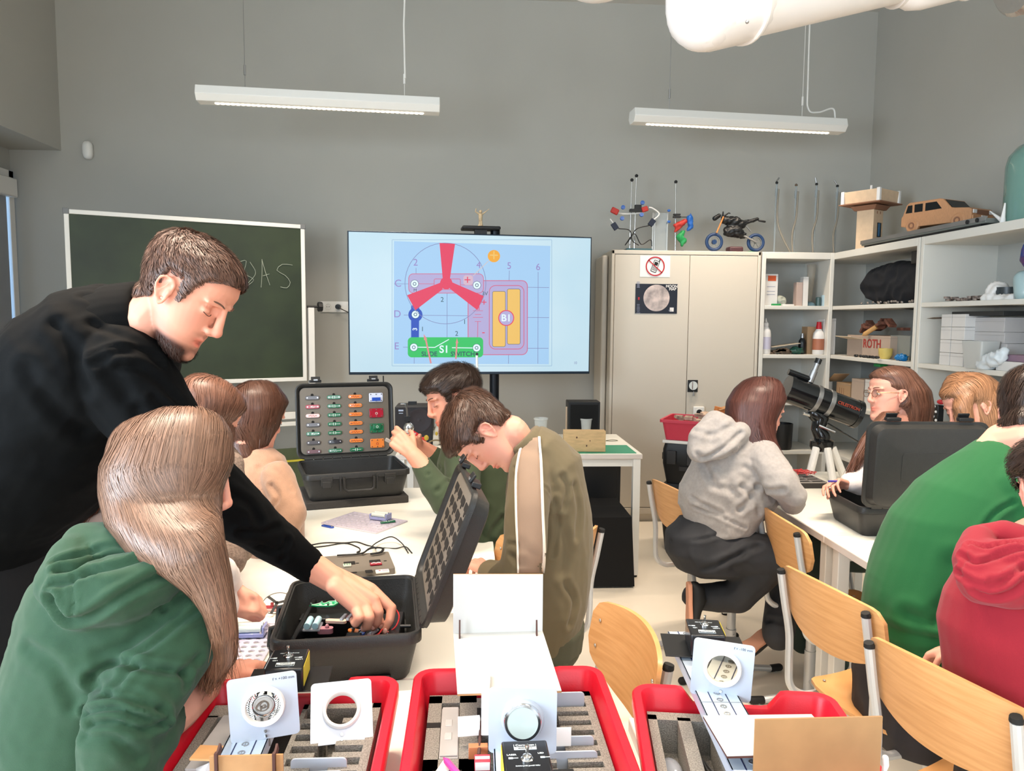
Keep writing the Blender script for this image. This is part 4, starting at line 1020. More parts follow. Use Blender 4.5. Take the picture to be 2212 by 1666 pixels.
s = MB(); s.loft([S(-40, 1170, 1.56, 124, .165), S(-42, 1300, 1.56, 132, .17), S(-50, 1450, 1.56, 126, .16), S(-60, 1640, 1.56, 118, .15)], n=28)
a = pt(-110, 1600, 1.56); b = pt(-10, 1600, 1.56)
for q in (a, b): s.chain([(q, .09), (V((q.x, q.y, .5)), .075), (V((q.x, q.y, .1)), .06)])
cloth(s, 'trousers', TRB, T_, .009, 4, None, (.005, 7))
for q in (a, b): shoe(T_, V((q.x-.06, q.y, .0)), (1, .3, 0), (0, 0, 1), SHOEB, BLKR)

# --- girl in the green hoodie
P = person('girl in a dark green hoodie with long straight blond hair', pt(230, 1600, 1.25))
s = MB()
s.loft([LR(1165, 230, 400, 1.27, .08), LR(1200, 140, 425, 1.26, .115), LR(1250, 92, 470, 1.25, .135), LR(1300, 74, 470, 1.25, .145), LR(1360, 60, 455, 1.25, .15), LR(1430, 42, 430, 1.25, .155), LR(1500, 28, 400, 1.25, .16), LR(1580, 40, 380, 1.25, .165), LR(1680, 62, 340, 1.25, .17), LR(1800, 62, 330, 1.25, .17)], n=34)
s.chain([(pt(425, 1285, 1.22), .058), (pt(400, 1370, 1.18), .058), (pt(345, 1450, 1.14), .060), (pt(290, 1530, 1.1), .062), (pt(255, 1600, 1.08), .058), (pt(262, 1680, 1.08), .058)])
s.chain([(pt(265, 1640, 1.08), .056), (pt(320, 1590, 1.12), .050), (pt(352, 1556, 1.16), .040)])
s.chain([(pt(112, 1350, 1.35), .062), (pt(110, 1480, 1.42), .058), (pt(190, 1560, 1.55), .048)])
# hood lying on the back
s.chain([(pt(160, 1205, 1.16), .040), (pt(148, 1258, 1.13), .046), (pt(185, 1292, 1.12), .048), (pt(260, 1275, 1.12), .050), (pt(330, 1245, 1.14), .044), (pt(395, 1215, 1.17), .034)])
s.chain([(pt(180, 1175, 1.19), .036), (pt(250, 1190, 1.18), .045), (pt(330, 1205, 1.19), .045)])
cr = [([(108, 1290), (122, 1322), (150, 1343), (190, 1333), (250, 1295), (320, 1255), (400, 1222)], .006, .010), ([(118, 1215), (150, 1205), (210, 1190), (290, 1175)], .005, .007), ([(125, 1232), (165, 1228), (230, 1205), (310, 1190)], .005, .008), ([(112, 1262), (150, 1258), (190, 1240), (260, 1218), (340, 1198)], .004, .006), ([(193, 1180), (200, 1215), (205, 1240)], .003, .003), ([(160, 1250), (158, 1300), (160, 1335)], .003, .003),
      ([(190, 1240), (260, 1225), (350, 1200)], .006, .006), ([(270, 1430), (320, 1400), (390, 1345), (440, 1310), (482, 1305)], .005, .006), ([(195, 1460), (240, 1437), (290, 1437), (340, 1445), (398, 1455)], .006, .009), ([(200, 1470), (230, 1500), (290, 1440)], .006, .006), ([(185, 1530), (240, 1505), (300, 1520), (360, 1545)], .0045, .009), ([(187, 1548), (240, 1530), (300, 1548), (355, 1560)], .0045, .009), ([(200, 1565), (250, 1560), (310, 1575), (350, 1565)], .005, .008), ([(260, 1490), (300, 1500), (350, 1530)], .005, .006), ([(185, 1590), (250, 1600), (300, 1640)], .007, .006),
      ([(335, 1312), (350, 1306), (356, 1318)], .005, .005), ([(60, 1400), (120, 1440), (160, 1520)], .010, .005), ([(380, 1330), (300, 1380), (220, 1420)], .010, .004), ([(430, 1290), (470, 1330), (478, 1380)], .006, .005), ([(400, 1480), (400, 1450), (430, 1420)], .006, .006)]
cloth(s, 'hoodie', GRN, P, .0052, 3, cr, [(.0035, 8, (1, 1, 1), 5), (.001, 30, (1, 1, 1.5), 2)])
e = MB()
e.chain([(pt(368, 1170, 1.28), .04), (pt(425, 1285, 1.22), .035), (pt(265, 1610, 1.09), .035), (pt(335, 1570, 1.14), .036), (pt(385, 1530, 1.2), .036), (pt(440, 1482, 1.32), .031), (pt(490, 1450, 1.42), .026)])
w0 = pt(490, 1450, 1.42); hand(e, w0, pt(560, 1425, 1.56)-w0, V((0, 0, -1)), -1, ((10, 20, 15),)*4, k=.88)
H = head(P, 368, 1050, 1.29, (.86, -.16, .48), (.08, .98, .1), .92, [(pt(320, 1170, 1.28), .058)], SKP, True, extra=e, brow='7a5a44')
def blond(p):
    t = min(1, max(0, (1.12-p.z)/.30)); a = (1.0, 1.0, 1.0); b = (1.55, 1.25, .92); return [x+(y-x)*t for x, y in zip(a, b)]
HM2 = hair_mat('hair_ash_blond', '7c5d4b', .42)
sec = [[S(366, 1000, 1.27, 128, .10), S(352, 1060, 1.26, 116, .095), S(357, 1112, 1.21, 112, .08, 6), S(382, 1158, 1.165, 94, .062, 22), S(424, 1208, 1.135, 62, .045, 36), S(455, 1262, 1.15, 40, .035, 28), S(474, 1315, 1.15, 27, .026, 12), S(484, 1370, 1.17, 24, .022, 0), S(480, 1420, 1.2, 28, .02, -12), S(458, 1462, 1.22, 16, .014, -30)],
       [S(395, 1180, 1.3, 70, .05, 20), S(455, 1270, 1.27, 34, .04, 10), S(478, 1380, 1.25, 27, .03), S(464, 1440, 1.25, 30, .02, -20), S(434, 1480, 1.25, 12, .012, -35)]]
long_hair(H, HM2, sec, 12000, .017, 15, part=(0, .02, .13), tipcol=blond, width=.0015, cvar=.42)
s = MB(); s.loft([S(190, 1700, 1.25, 150, .16), S(190, 1790, 1.25, 150, .17)], n=20); a = pt(190, 1790, 1.25); a.z = .54; b = V((-.40, 1.52, .56)); s.chain([(a, .08), (b, .065), (V((b.x, b.y, .1)), .05)]); b = V((-.58, 1.66, .56)); s.chain([(a, .08), (b, .065), (V((b.x, b.y, .1)), .05)])
cloth(s, 'trousers', JEAN, P, .01, 4)

# --- girl in white between the teacher and the green hoodie
P = person('girl in a white top with clasped hands, mostly hidden behind the blond girl', pt(250, 1300, 1.78))
s = MB()
s.loft([S(300, 1065, 1.78, 60, .07), S(285, 1090, 1.78, 110, .10), S(275, 1130, 1.78, 128, .12), S(275, 1200, 1.78, 115, .12), S(280, 1330, 1.78, 110, .12)], n=26)
s.chain([(pt(385, 1120, 1.75), .05), (pt(440, 1220, 1.72), .046), (pt(480, 1240, 1.8), .038), (pt(497, 1262, 1.86), .03)]); s.chain([(pt(190, 1130, 1.8), .05), (pt(330, 1250, 1.75), .045), (pt(460, 1310, 1.78), .036), (pt(505, 1312, 1.86), .028)])
cloth(s, 'sweater', WHT, P, .008, 3, None, (.006, 12))
s = MB(); s.loft([S(215, 1110, 1.68, 44, .03, 30), S(225, 1170, 1.69, 55, .035, 20), S(235, 1240, 1.7, 52, .035)], n=20); cloth(s, 'vest', mat('vest_pink', 'cfb2a8', .95, bump=.5, bscale=300), P, .006, 2)
e = MB()
e.chain([(pt(310, 1080, 1.78), .04), (pt(385, 1120, 1.75), .03), (pt(480, 1240, 1.8), .025), (pt(497, 1265, 1.87), .022), (pt(490, 1300, 1.86), .022)]); w0 = pt(497, 1265, 1.87); hand(e, w0, pt(540, 1286, 1.88)-w0, -CU*.9-CF*.3, -1, ((48, 75, 45),)*4, (45, 40), .82, 2, 12); w0 = pt(488, 1306, 1.84); hand(e, w0, pt(540, 1306, 1.86)-w0, CF*.6-CU*.6, -1, ((45, 70, 45),)*4, (40, 40), .82, 2, 12)
H = head(P, 335, 1030, 1.78, (.85, -.4, .3), (.3, .9, 0), .9, [(pt(310, 1080, 1.78), .055)], SKP, True, extra=e, vox=.0055)
HM3 = hair_mat('hair_chestnut', '6f4433', .36)
sec = [[S(300, 990, 1.76, 40, .05, -30), S(262, 1018, 1.72, 28, .035, -45), S(225, 1045, 1.70, 20, .02, -45), S(198, 1085, 1.67, 13, .014, -25), S(182, 1120, 1.66, 9, .01, -15), S(172, 1145, 1.66, 4, .006, 0)]]
long_hair(H, HM3, sec, 3000, .012, 14, width=.0022)

# --- girl in grey fuzzy cardigan
P = person('light brown haired girl in a fuzzy grey cardigan just behind the black sleeve', pt(430, 1250, 2.15))
s = MB()
s.loft([S(440, 955, 2.15, 50, .06), S(430, 985, 2.15, 85, .09), S(425, 1050, 2.15, 100, .11), S(420, 1200, 2.15, 100, .12)], n=24)
s.chain([(pt(490, 1010, 2.1), .05), (pt(515, 1140, 2.05), .052), (pt(500, 1200, 2.0), .05), (pt(470, 1240, 2.0), .04)])
s.chain([(pt(500, 1120, 2.05), .05), (pt(518, 1190, 2.05), .036)])
cloth(s, 'cardigan', FUZ, P, .009, 3, None, (.006, 16))
H = head(P, 440, 905, 2.15, (.55, -.45, .70), (.4, .88, .1), .93, [(pt(430, 965, 2.15), .055)], SKP, True, vox=.004)
HM4 = hair_mat('hair_light_brown', '785241', .42)
sec = [[S(445, 880, 2.16, 58, .095, -20), S(440, 930, 2.16, 62, .09, -15), S(435, 975, 2.17, 55, .07), S(425, 1030, 2.17, 45, .05), S(420, 1090, 2.17, 30, .03)]]
long_hair(H, HM4, sec, 4500, .011, 12, wave=.35, width=.0022)

# --- girl with bob in beige fleece
P = person('girl with a short brown bob in a beige fleece, beside the far open case', pt(560, 1200, 2.6))
s = MB()
s.loft([S(548, 968, 2.6, 40, .06), S(550, 988, 2.6, 62, .09), LR(1010, 480, 622, 2.6, .11), LR(1050, 470, 640, 2.6, .13), LR(1110, 465, 653, 2.6, .14), LR(1170, 470, 655, 2.6, .14), LR(1240, 480, 640, 2.6, .14), LR(1330, 480, 630, 2.6, .14)], n=28)
s.chain([(pt(600, 1030, 2.5), .055), (pt(628, 1110, 2.45), .052), (pt(600, 1170, 2.42), .046), (pt(555, 1190, 2.45), .038)])
cloth(s, 'fleece', BEI, P, .007, 3, [([(585, 1050), (600, 1080), (570, 1130)], .008, .008), ([(590, 1100), (575, 1125), (550, 1150)], .006, .006), ([(560, 1010), (600, 1020), (630, 1060)], .008, .004)], (.003, 12))
H = head(P, 556, 905, 2.6, (.52, -.25, .82), (.15, .98, .05), .93, [(pt(550, 975, 2.6), .055)], SKP, True, vox=.004)
HM5 = hair_mat('hair_dark_brown', '5a3a2c', .4)
sec = [[S(548, 880, 2.6, 62, .10), S(540, 920, 2.6, 60, .095), S(532, 955, 2.6, 48, .075, -8), S(528, 985, 2.59, 30, .05, -10), S(545, 1000, 2.57, 10, .02)], [S(520, 960, 2.55, 24, .03), S(527, 985, 2.54, 20, .025), S(540, 1006, 2.54, 6, .01)]]
long_hair(H, HM5, sec, 5000, .010, 11, part=(0, -.03, .118), wave=.12, width=.0022)

# --- boy in dark green at the back
P = person('boy with short dark hair and dark green sweater holding up a small piece', pt(1050, 1250, 2.72))
s = MB()
s.loft([S(1010, 935, 2.75, 40, .06), S(1025, 960, 2.75, 72, .10), LR(1000, 945, 1105, 2.75, .13), LR(1060, 950, 1110, 2.75, .14), LR(1130, 958, 1110, 2.75, .14), LR(1230, 965, 1110, 2.75, .14), LR(1290, 965, 1110, 2.75, .14)], n=28)
s.chain([(pt(1000, 1000, 2.6), .066), (pt(1000, 1070, 2.5), .062), (pt(965, 1082, 2.45), .055), (pt(935, 1045, 2.47), .046), (pt(912, 1006, 2.5), .036)])
s.chain([(pt(1055, 1000, 2.85), .06), (pt(1000, 1030, 2.9), .05), (pt(940, 985, 2.9), .036)])
cloth(s, 'sweater', DKG, P, .007, 3, [([(925, 1025), (950, 1010)], .006, .006), ([(945, 1060), (975, 1040), (1000, 1050)], .008, .008), ([(960, 1085), (990, 1070)], .006, .006), ([(1050, 1100), (1040, 1140), (1060, 1180)], .01, .008), ([(1085, 1120), (1060, 1160), (1090, 1190)], .01, .008)], (.004, 10))
e = MB()
e.chain([(pt(1005, 935, 2.74), .04), (pt(1000, 1000, 2.6), .035), (pt(965, 1082, 2.45), .033), (pt(918, 1012, 2.49), .033), (pt(895, 985, 2.5), .029)])
w0 = pt(892, 980, 2.5); hand(e, w0, pt(850, 940, 2.53)-w0, CI*.4-CU*.6+CF*.5, -1, ((25, 35, 20), (40, 45, 25), (55, 55, 30), (65, 55, 30)), (25, 20), .95)
e.chain([(pt(1005, 935, 2.74), .04), (pt(1055, 1000, 2.85), .035), (pt(1000, 1030, 2.9), .03), (pt(945, 985, 2.9), .03), (pt(905, 962, 2.88), .026)]); w0 = pt(905, 962, 2.88); hand(e, w0, pt(870, 950, 2.8)-w0, CI*.4-CU*.4-CF*.6, 1, ((30, 40, 30),)*4, (20, 20), .9)
H = head(P, 982, 866, 2.7, (-.90, -.28, -.36), (-.2, .97, 0), .97, [(pt(1005, 935, 2.74), .062)], SKM, True, extra=e, vox=.004)
HM6 = hair_mat('hair_near_black', '37271f', .4)
short_hair(H, HM6, .020, 9000, .034, lift=.003, hz=[-.055, -.052, -.03, .030, .032, -.0, -.0, .02, .042, .050, .055])
s = MB(); s.chain([(pt(1035, 1290, 2.75), .13), (pt(1000, 1300, 2.45), .08), (pt(960, 1300, 2.3), .065)]); a = pt(960, 1300, 2.3); s.chain([(a, .065), (V((a.x, a.y, .1)), .05)]); cloth(s, 'trousers', JEAN, P, .01, 3)

# --- boy in olive jacket
P = person('boy in an olive jacket with a beige sleeve stripe bending over the table', pt(1190, 1350, 2.2))
s = MB()
s.loft([S(1140, 948, 2.15, 40, .075, 42), S(1152, 972, 2.16, 62, .11, 36), S(1174, 1012, 2.2, 84, .15, 20), LR(1060, 1092, 1268, 2.22, .17), LR(1110, 1090, 1277, 2.24, .175), LR(1170, 1088, 1280, 2.25, .18), LR(1230, 1082, 1277, 2.25, .18), LR(1300, 1092, 1268, 2.25, .18), LR(1370, 1105, 1246, 2.25, .17), LR(1400, 1120, 1235, 2.25, .15)], n=32)
s.chain([(pt(1145, 1015, 2.08), .062), (pt(1138, 1100, 2.02), .062), (pt(1135, 1180, 1.99), .058), (pt(1120, 1240, 1.98), .054), (pt(1085, 1250, 2.0), .046), (pt(1060, 1238, 2.04), .036)])
cr = [([(1110, 1010), (1150, 1040), (1185, 1060), (1200, 1090)], .004, .004), ([(1198, 1080), (1205, 1130), (1195, 1200)], .006, .006), ([(1215, 1030), (1225, 1060), (1215, 1100)], .008, .006), ([(1240, 1050), (1250, 1100), (1245, 1160)], .010, .006), ([(1105, 1200), (1120, 1215), (1165, 1230)], .007, .006), ([(1100, 1175), (1130, 1180), (1160, 1200)], .006, .005), ([(1220, 1260), (1240, 1300), (1230, 1350)], .009, .006), ([(1205, 1120), (1225, 1180), (1215, 1240)], .012, .006)]
o, bv = cloth(s, 'jacket', OLV, P, .006, 3, cr, [(.004, 8, (1, 1, .5), 4), (.0012, 26)])
patch(bv, [(1130, 950), (1122, 985), (1116, 1030), (1116, 1100), (1119, 1180), (1120, 1238)], [(1164, 945), (1166, 985), (1168, 1030), (1170, 1100), (1173, 1180), (1172, 1238)], 'sleeve_stripe', mat('stripe_beige', '917a68', .85, bump=.2, bscale=900), P, 26, 6, .0045)
WST = mat('piping_white', 'e9e2d6', .8)
patch(bv, [(1126, 960), (1119, 985), (1113, 1030), (1113, 1100), (1116, 1180), (1117, 1238)], [(1130, 960), (1123, 985), (1117, 1030), (1117, 1100), (1120, 1180), (1121, 1238)], 'piping', WST, P, 26, 2, .0062)
patch(bv, [(1162, 944), (1165, 985), (1167, 1030), (1169, 1100), (1172, 1180), (1171, 1238)], [(1167, 944), (1170, 985), (1172, 1030), (1174, 1100), (1177, 1180), (1176, 1238)], 'piping', WST, P, 26, 2, .0062)
s = MB(); s.loft([S(1146, 962, 2.15, 44, .085, 44), S(1136, 952, 2.148, 42, .080, 44), S(1130, 946, 2.146, 40, .074, 44)], n=24); cloth(s, 'collar', OLV, P, .005, 1)
e = MB(); e.chain([(pt(1145, 985, 2.17), .04), (pt(1140, 1100, 2.04), .035), (pt(1120, 1240, 1.99), .033), (pt(1068, 1238, 2.03), .032), (pt(1052, 1232, 2.05), .027)]); w0 = pt(1052, 1232, 2.05); hand(e, w0, pt(1020, 1215, 2.12)-w0, V((0, 0, -1)), -1, ((25, 35, 20),)*4, (20, 20), .9)
H = head(P, 1050, 934, 2.14, (-.32, -.92, -.22), (-.93, .34, -.06), .94, [(pt(1104, 934, 2.14), .050), (pt(1145, 985, 2.17), .045)], SKP, True, extra=e, vox=.0036, nr=.045)
HM7 = hair_mat('hair_mid_brown', '53392c', .42)
short_hair(H, HM7, .020, 13000, .030, lift=.0022, hz=[-.055, -.052, -.03, .030, .032, -.0, -.0, .02, .046, .056, .062], cvar=.45)
s = MB(); s.loft([LR(1340, 1090, 1262, 2.25, .17), LR(1400, 1100, 1255, 2.25, .16)], n=20); a = pt(1200, 1390, 2.3); b = pt(1120, 1390, 2.5)
for q in (V((0, 0, 0)), V((-.14, -.14, 0))): s.chain([(a+q, .085), (b+q, .07), (V((b.x+q.x, b.y+q.y, .1)), .05)])
cloth(s, 'trousers', mat('trousers_olive', '4c4c3c', .9, bump=.3, bscale=800), P, .009, 3, None, (.005, 9))

# --- girl in grey hoodie
P = person('girl in a light grey hoodie with long brown hair sitting in front of the telescope', pt(1550, 1250, 3.0))
s = MB()
s.loft([S(1600, 925, 2.95, 34, .06), S(1590, 948, 2.95, 66, .10), LR(975, 1500, 1672, 2.95, .12), LR(1010, 1490, 1690, 2.95, .13), LR(1050, 1470, 1690, 2.96, .14), LR(1090, 1468, 1672, 2.98, .145), LR(1125, 1480, 1640, 2.98, .14), S(1560, 1150, 2.98, 72, .13)], n=30)
s.chain([(pt(1650, 985, 2.85), .062), (pt(1685, 1040, 2.78), .062), (pt(1712, 1075, 2.78), .052), (pt(1712, 1090, 2.85), .045)])
s.chain([(pt(1715, 1082, 2.8), .046), (pt(1700, 1075, 2.95), .042)])
s.chain([(pt(1640, 990, 3.1), .055), (pt(1700, 1040, 3.15), .05), (pt(1700, 1058, 3.05), .04)])
s.chain([(pt(1548, 912, 2.86), .045), (pt(1515, 945, 2.84), .046), (pt(1510, 975, 2.83), .042), (pt(1560, 965, 2.82), .04), (pt(1600, 935, 2.84), .04)])
s.chain([(pt(1560, 925, 2.85), .05), (pt(1550, 955, 2.83), .05)])
cr = [([(1484, 985), (1520, 990), (1560, 970), (1600, 935)], .008, .010), ([(1500, 930), (1540, 940), (1580, 920)], .009, .006), ([(1635, 1050), (1620, 1080), (1600, 1100)], .012, .010), ([(1635, 1050), (1660, 1060), (1690, 1058)], .010, .009), ([(1600, 1050), (1630, 1080), (1640, 1110)], .010, .009), ([(1530, 1020), (1545, 1050), (1580, 1060)], .012, .007), ([(1495, 1075), (1520, 1090), (1560, 1110)], .008, .007), ([(1500, 1095), (1560, 1118), (1610, 1140)], .006, .006), ([(1520, 1000), (1530, 1030)], .012, .006), ([(1610, 1010), (1640, 1030), (1670, 1080)], .010, .006), ([(1580, 980), (1570, 1030), (1590, 1070)], .014, .006)]
cloth(s, 'hoodie', GREYF, P, .0068, 3, cr, [(.010, 7, (1, 1, 1), 1), (.003, 18, (1, 1, 1), 8)])
H = head(P, 1642, 893, 2.95, (.88, -.22, .40), (.15, .98, 0), .93, [(pt(1605, 950, 2.95), .055)], SKP, True, vox=.004)
HM8 = hair_mat('hair_auburn', '553129', .42)
sec = [[S(1632, 868, 2.95, 60, .095), S(1620, 910, 2.94, 52, .09), S(1630, 950, 2.91, 42, .065, 12), S(1658, 985, 2.87, 28, .035, 22), S(1674, 1022, 2.84, 9, .015, 15)], [S(1600, 900, 2.95, 30, .06, 10), S(1590, 930, 2.88, 22, .05), S(1585, 950, 2.85, 6, .02)]]
long_hair(H, HM8, sec, 5000, .012, 13, width=.0022)
s = MB(); h_ = pt(1500, 1185, 3.0); k1 = pt(1690, 1205, 2.86); k2 = pt(1690, 1200, 3.1)
s.loft([S(1540, 1118, 2.99, 70, .12), S(1530, 1150, 3.0, 92, .15), S(1530, 1190, 3.0, 92, .165), S(1540, 1225, 3.0, 80, .15), S(1545, 1240, 3.0, 50, .1)], n=26)
s.chain([(h_+V((.08, -.05, 0)), .105), (k1, .078)]); s.chain([(h_+V((.08, .12, 0)), .1), (k2, .075)])
f1 = pt(1520, 1325, 2.95)
s.chain([(pt(1665, 1215, 2.88), .075), (pt(1590, 1290, 2.95), .066), (pt(1500, 1290, 3.0), .05)])
f2 = pt(1650, 1385, 2.95)
s.chain([(k2, .075), (pt(1690, 1300, 3.0), .065), (pt(1680, 1370, 2.95), .062)])
cloth(s, 'jeans', JEAN, P, .008, 3, [([(1450, 1170), (1520, 1165), (1600, 1140)], .006, .005), ([(1520, 1230), (1600, 1200), (1620, 1150)], .010, .006), ([(1560, 1215), (1640, 1180)], .010, .006), ([(1660, 1340), (1690, 1345)], .01, .01)], (.005, 10))
shoe(P, pt(1484, 1262, 2.93), -CU, CI, SHOEB, SOLE, .72)
shoe(P, pt(1662, 1362, 3.0), (-CI*.8-CF*.25-CU*.45), (CI*.55-CU*.25+CF*.6), SHOEB, SOLE, .8)

# --- girl with glasses
P = person('girl with glasses and long brown hair in a white top, holding a pen', pt(1950, 1200, 3.12))
s = MB()
s.loft([S(1955, 925, 3.12, 34, .06), S(1945, 945, 3.12, 75, .09), LR(985, 1858, 2040, 3.12, .12), LR(1050, 1855, 2040, 3.12, .12), LR(1180, 1860, 2040, 3.12, .13)], n=24)
s.chain([(pt(1880, 990, 3.05), .062), (pt(1860, 1040, 2.98), .056), (pt(1838, 1042, 2.96), .04)])
cloth(s, 'top', WHT, P, .008, 3, None, (.006, 12))
e = MB(); e.chain([(pt(1945, 925, 3.12), .04), (pt(1885, 990, 3.05), .03), (pt(1850, 1045, 2.97), .03), (pt(1828, 1046, 2.95), .024)]); w0 = pt(1828, 1046, 2.95); hand(e, w0, pt(1785, 1042, 2.9)-w0, -CU*.8-CF*.5, -1, ((20, 35, 20), (30, 40, 20), (40, 40, 20), (45, 40, 20)), (30, 30), .85)
H = head(P, 1926, 855, 3.1, (-.97, .04, -.14), (-.02, .99, 0), .93, [(pt(1945, 925, 3.12), .055)], SKP, True, extra=e, open_eyes=True, vox=.0035)
sec = [[S(1948, 845, 3.12, 55, .10), S(1962, 880, 3.13, 48, .09), S(1964, 920, 3.14, 42, .07), S(1955, 950, 3.12, 34, .05), S(1945, 960, 3.1, 10, .03)], [S(1925, 890, 3.02, 18, .03), S(1900, 915, 2.98, 15, .022), S(1876, 950, 2.96, 14, .018, -20), S(1856, 985, 2.96, 13, .014, -20), S(1840, 1015, 2.97, 5, .008)]]
long_hair(H, HM4, sec, 5000, .012, 12, part=(0, .04, .12), width=.0022, wave=.1, shift=-.02)
s = MB(); Tg = H['T']
for q in (-1, 1):
    s.tube([Tg @ V((q*.031+.020*math.cos(a), .103, .006+.016*math.sin(a))) for a in [2*math.pi*i/16 for i in range(16)]], .0012, 5, close=True)
    s.tube([Tg @ V(p) for p in ((q*.051, .102, .01), (q*.075, .07, .012), (q*.082, .0, .012))], .0013, 5)
s.tube([Tg @ V(p) for p in ((-.011, .105, .008), (.011, .105, .008))], .0012, 5)
s.build('glasses', mat('wire_frame', '8a6a50', .3, metal=.8), P, smooth=True)
s = MB()
for q in (-1, 1): s.lathe([(0, 0), (.0195, 0)], Tg @ V((q*.031, .103, .006)), H['M'] @ rotv((1, 0, 0), R(90)) @ Matrix.Diagonal((1, .8, 1)), 20)
s.build('lenses', mat('lens_glass', 'ffffff', .02, trans=1, alpha=.4), P)
s = MB(); a = pt(1790, 1190, 3.1); s.chain([(pt(1920, 1190, 3.1), .1), (a, .08)]); s.chain([(a, .08), (V((a.x, a.y, .35)), .07), (V((a.x+.05, a.y, .1)), .055)]); s.chain([(pt(1920, 1190, 3.3), .1), (a+V((0, .2, 0)), .08), (V((a.x, a.y+.2, .1)), .055)])
cloth(s, 'trousers', JEAG, P, .009, 3, None, (.005, 9))

# --- blond girl behind the case
P = person('girl with strawberry blond hair bowed behind the raised black lid at right', pt(2120, 1200, 2.9))
s = MB(); s.loft([S(2120, 930, 2.9, 40, .06), S(2125, 952, 2.9, 75, .1), S(2125, 1010, 2.9, 95, .12), S(2125, 1180, 2.9, 95, .12)], n=24)
cloth(s, 'cardigan', mat('cardigan_mauve', 'a39489', .95, bump=.5, bscale=400), P, .009, 3, None, (.006, 12))
H = head(P, 2098, 880, 2.88, (-.90, -.34, -.20), (-.3, .95, 0), .95, [(pt(2120, 940, 2.9), .055)], SKP, True, open_eyes=False, vox=.004)
HM9 = hair_mat('hair_strawberry', 'a37553', .44)
sec = [[S(2108, 862, 2.9, 64, .10), S(2122, 905, 2.9, 60, .095), S(2130, 945, 2.9, 56, .08), S(2140, 1000, 2.88, 40, .05)], [S(2085, 850, 2.83, 20, .04, 20), S(2078, 880, 2.82, 18, .03), S(2086, 915, 2.82, 16, .025), S(2098, 950, 2.82, 12, .02)]]
long_hair(H, HM9, sec, 4800, .012, 12, part=(-.02, .03, .12), width=.0022)
# bare shoulder of the girl beside
# --- green sweatshirt
P = person('boy in a bright green sweatshirt seen from behind at the right table', pt(2040, 1500, 2.05))
s = MB()
s.loft([S(2162, 972, 2.05, 46, .08, -35), S(2168, 1012, 2.05, 84, .13, -28), S(2119, 1085, 2.05, 126, .17, -20), LR(1115, 1942, 2208, 2.05, .18), LR(1150, 1926, 2210, 2.05, .19), LR(1210, 1902, 2200, 2.05, .19), LR(1270, 1884, 2190, 2.05, .19), LR(1330, 1876, 2170, 2.05, .19), LR(1390, 1882, 2150, 2.05, .19), LR(1440, 1890, 2140, 2.05, .18)], n=32)
s.chain([(pt(2190, 1060, 1.95), .075), (pt(2230, 1180, 1.9), .07), (pt(2260, 1260, 2.0), .06), (pt(2300, 1190, 2.3), .045)])
s.chain([(pt(2020, 1080, 2.2), .07), (pt(1980, 1180, 2.3), .06)])
cr = [([(2190, 1085), (2150, 1110), (2110, 1160)], .006, .006), ([(1960, 1330), (2010, 1340), (2060, 1300), (2100, 1240)], .016, .010), ([(1900, 1350), (1960, 1370), (2020, 1380)], .012, .008), ([(2060, 1220), (2050, 1270), (2030, 1310)], .02, .008), ([(2020, 1350), (2060, 1330), (2090, 1350)], .01, .008)]
cloth(s, 'sweatshirt', GRN2, P, .007, 4, cr, [(.006, 6, (1, 1, 1), 2)])
H = head(P, 2240, 905, 2.03, (.5, -.55, .68), (.3, .9, .2), 1.0, [(pt(2175, 960, 2.04), .062), (pt(2150, 990, 2.05), .065)], SKP, vox=.004, nr=.06)
short_hair(H, HM6, .026, 5000, .05, lift=.002, hz=[-.075, -.072, -.05, .012, .020, -.0, -.0, .02, .05, .06, .07])
s = MB(); s.loft([LR(1400, 1868, 2140, 2.05, .17), LR(1470, 1858, 2130, 2.05, .19), LR(1550, 1862, 2110, 2.05, .19), LR(1600, 1885, 2080, 2.05, .16)], n=26)
a = pt(2020, 1560, 2.0); s.chain([(a, .1), (a+V((.35, .05, .0)), .075)]); b = a+V((.35, .05, 0)); s.chain([(b, .075), (V((b.x, b.y, .1)), .05)]); a = a+V((0, .2, 0)); b = b+V((0, .2, 0)); s.chain([(a, .1), (b, .075), (V((b.x, b.y, .1)), .05)])
cloth(s, 'trousers', mat('trousers_dark', '2e2a2c', .9, bump=.3, bscale=800), P, .009, 3, None, (.005, 9))

# --- red hoodie
P = person('child in a red hoodie cut off by the right picture edge', pt(2200, 1640, 1.6))
s = MB()
s.loft([LR(1180, 2150, 2330, 1.62, .08), LR(1230, 2090, 2380, 1.6, .12), LR(1290, 2058, 2400, 1.6, .14), LR(1350, 2046, 2400, 1.6, .15), LR(1420, 2056, 2395, 1.6, .155), LR(1520, 2068, 2380, 1.6, .16), LR(1620, 2085, 2370, 1.6, .16), LR(1720, 2110, 2360, 1.6, .15)], n=30)
s.chain([(pt(2115, 1170, 1.58), .034), (pt(2105, 1215, 1.53), .042), (pt(2120, 1255, 1.5), .046), (pt(2180, 1265, 1.48), .05), (pt(2260, 1250, 1.48), .05)])
s.chain([(pt(2120, 1160, 1.6), .026), (pt(2170, 1155, 1.58), .03), (pt(2220, 1180, 1.56), .04), (pt(2270, 1190, 1.56), .04)])
s.chain([(pt(2130, 1205, 1.53), .04), (pt(2200, 1215, 1.50), .05), (pt(2270, 1210, 1.5), .05)])
s.chain([(pt(2095, 1300, 1.62), .05), (pt(2090, 1400, 1.75), .045)])
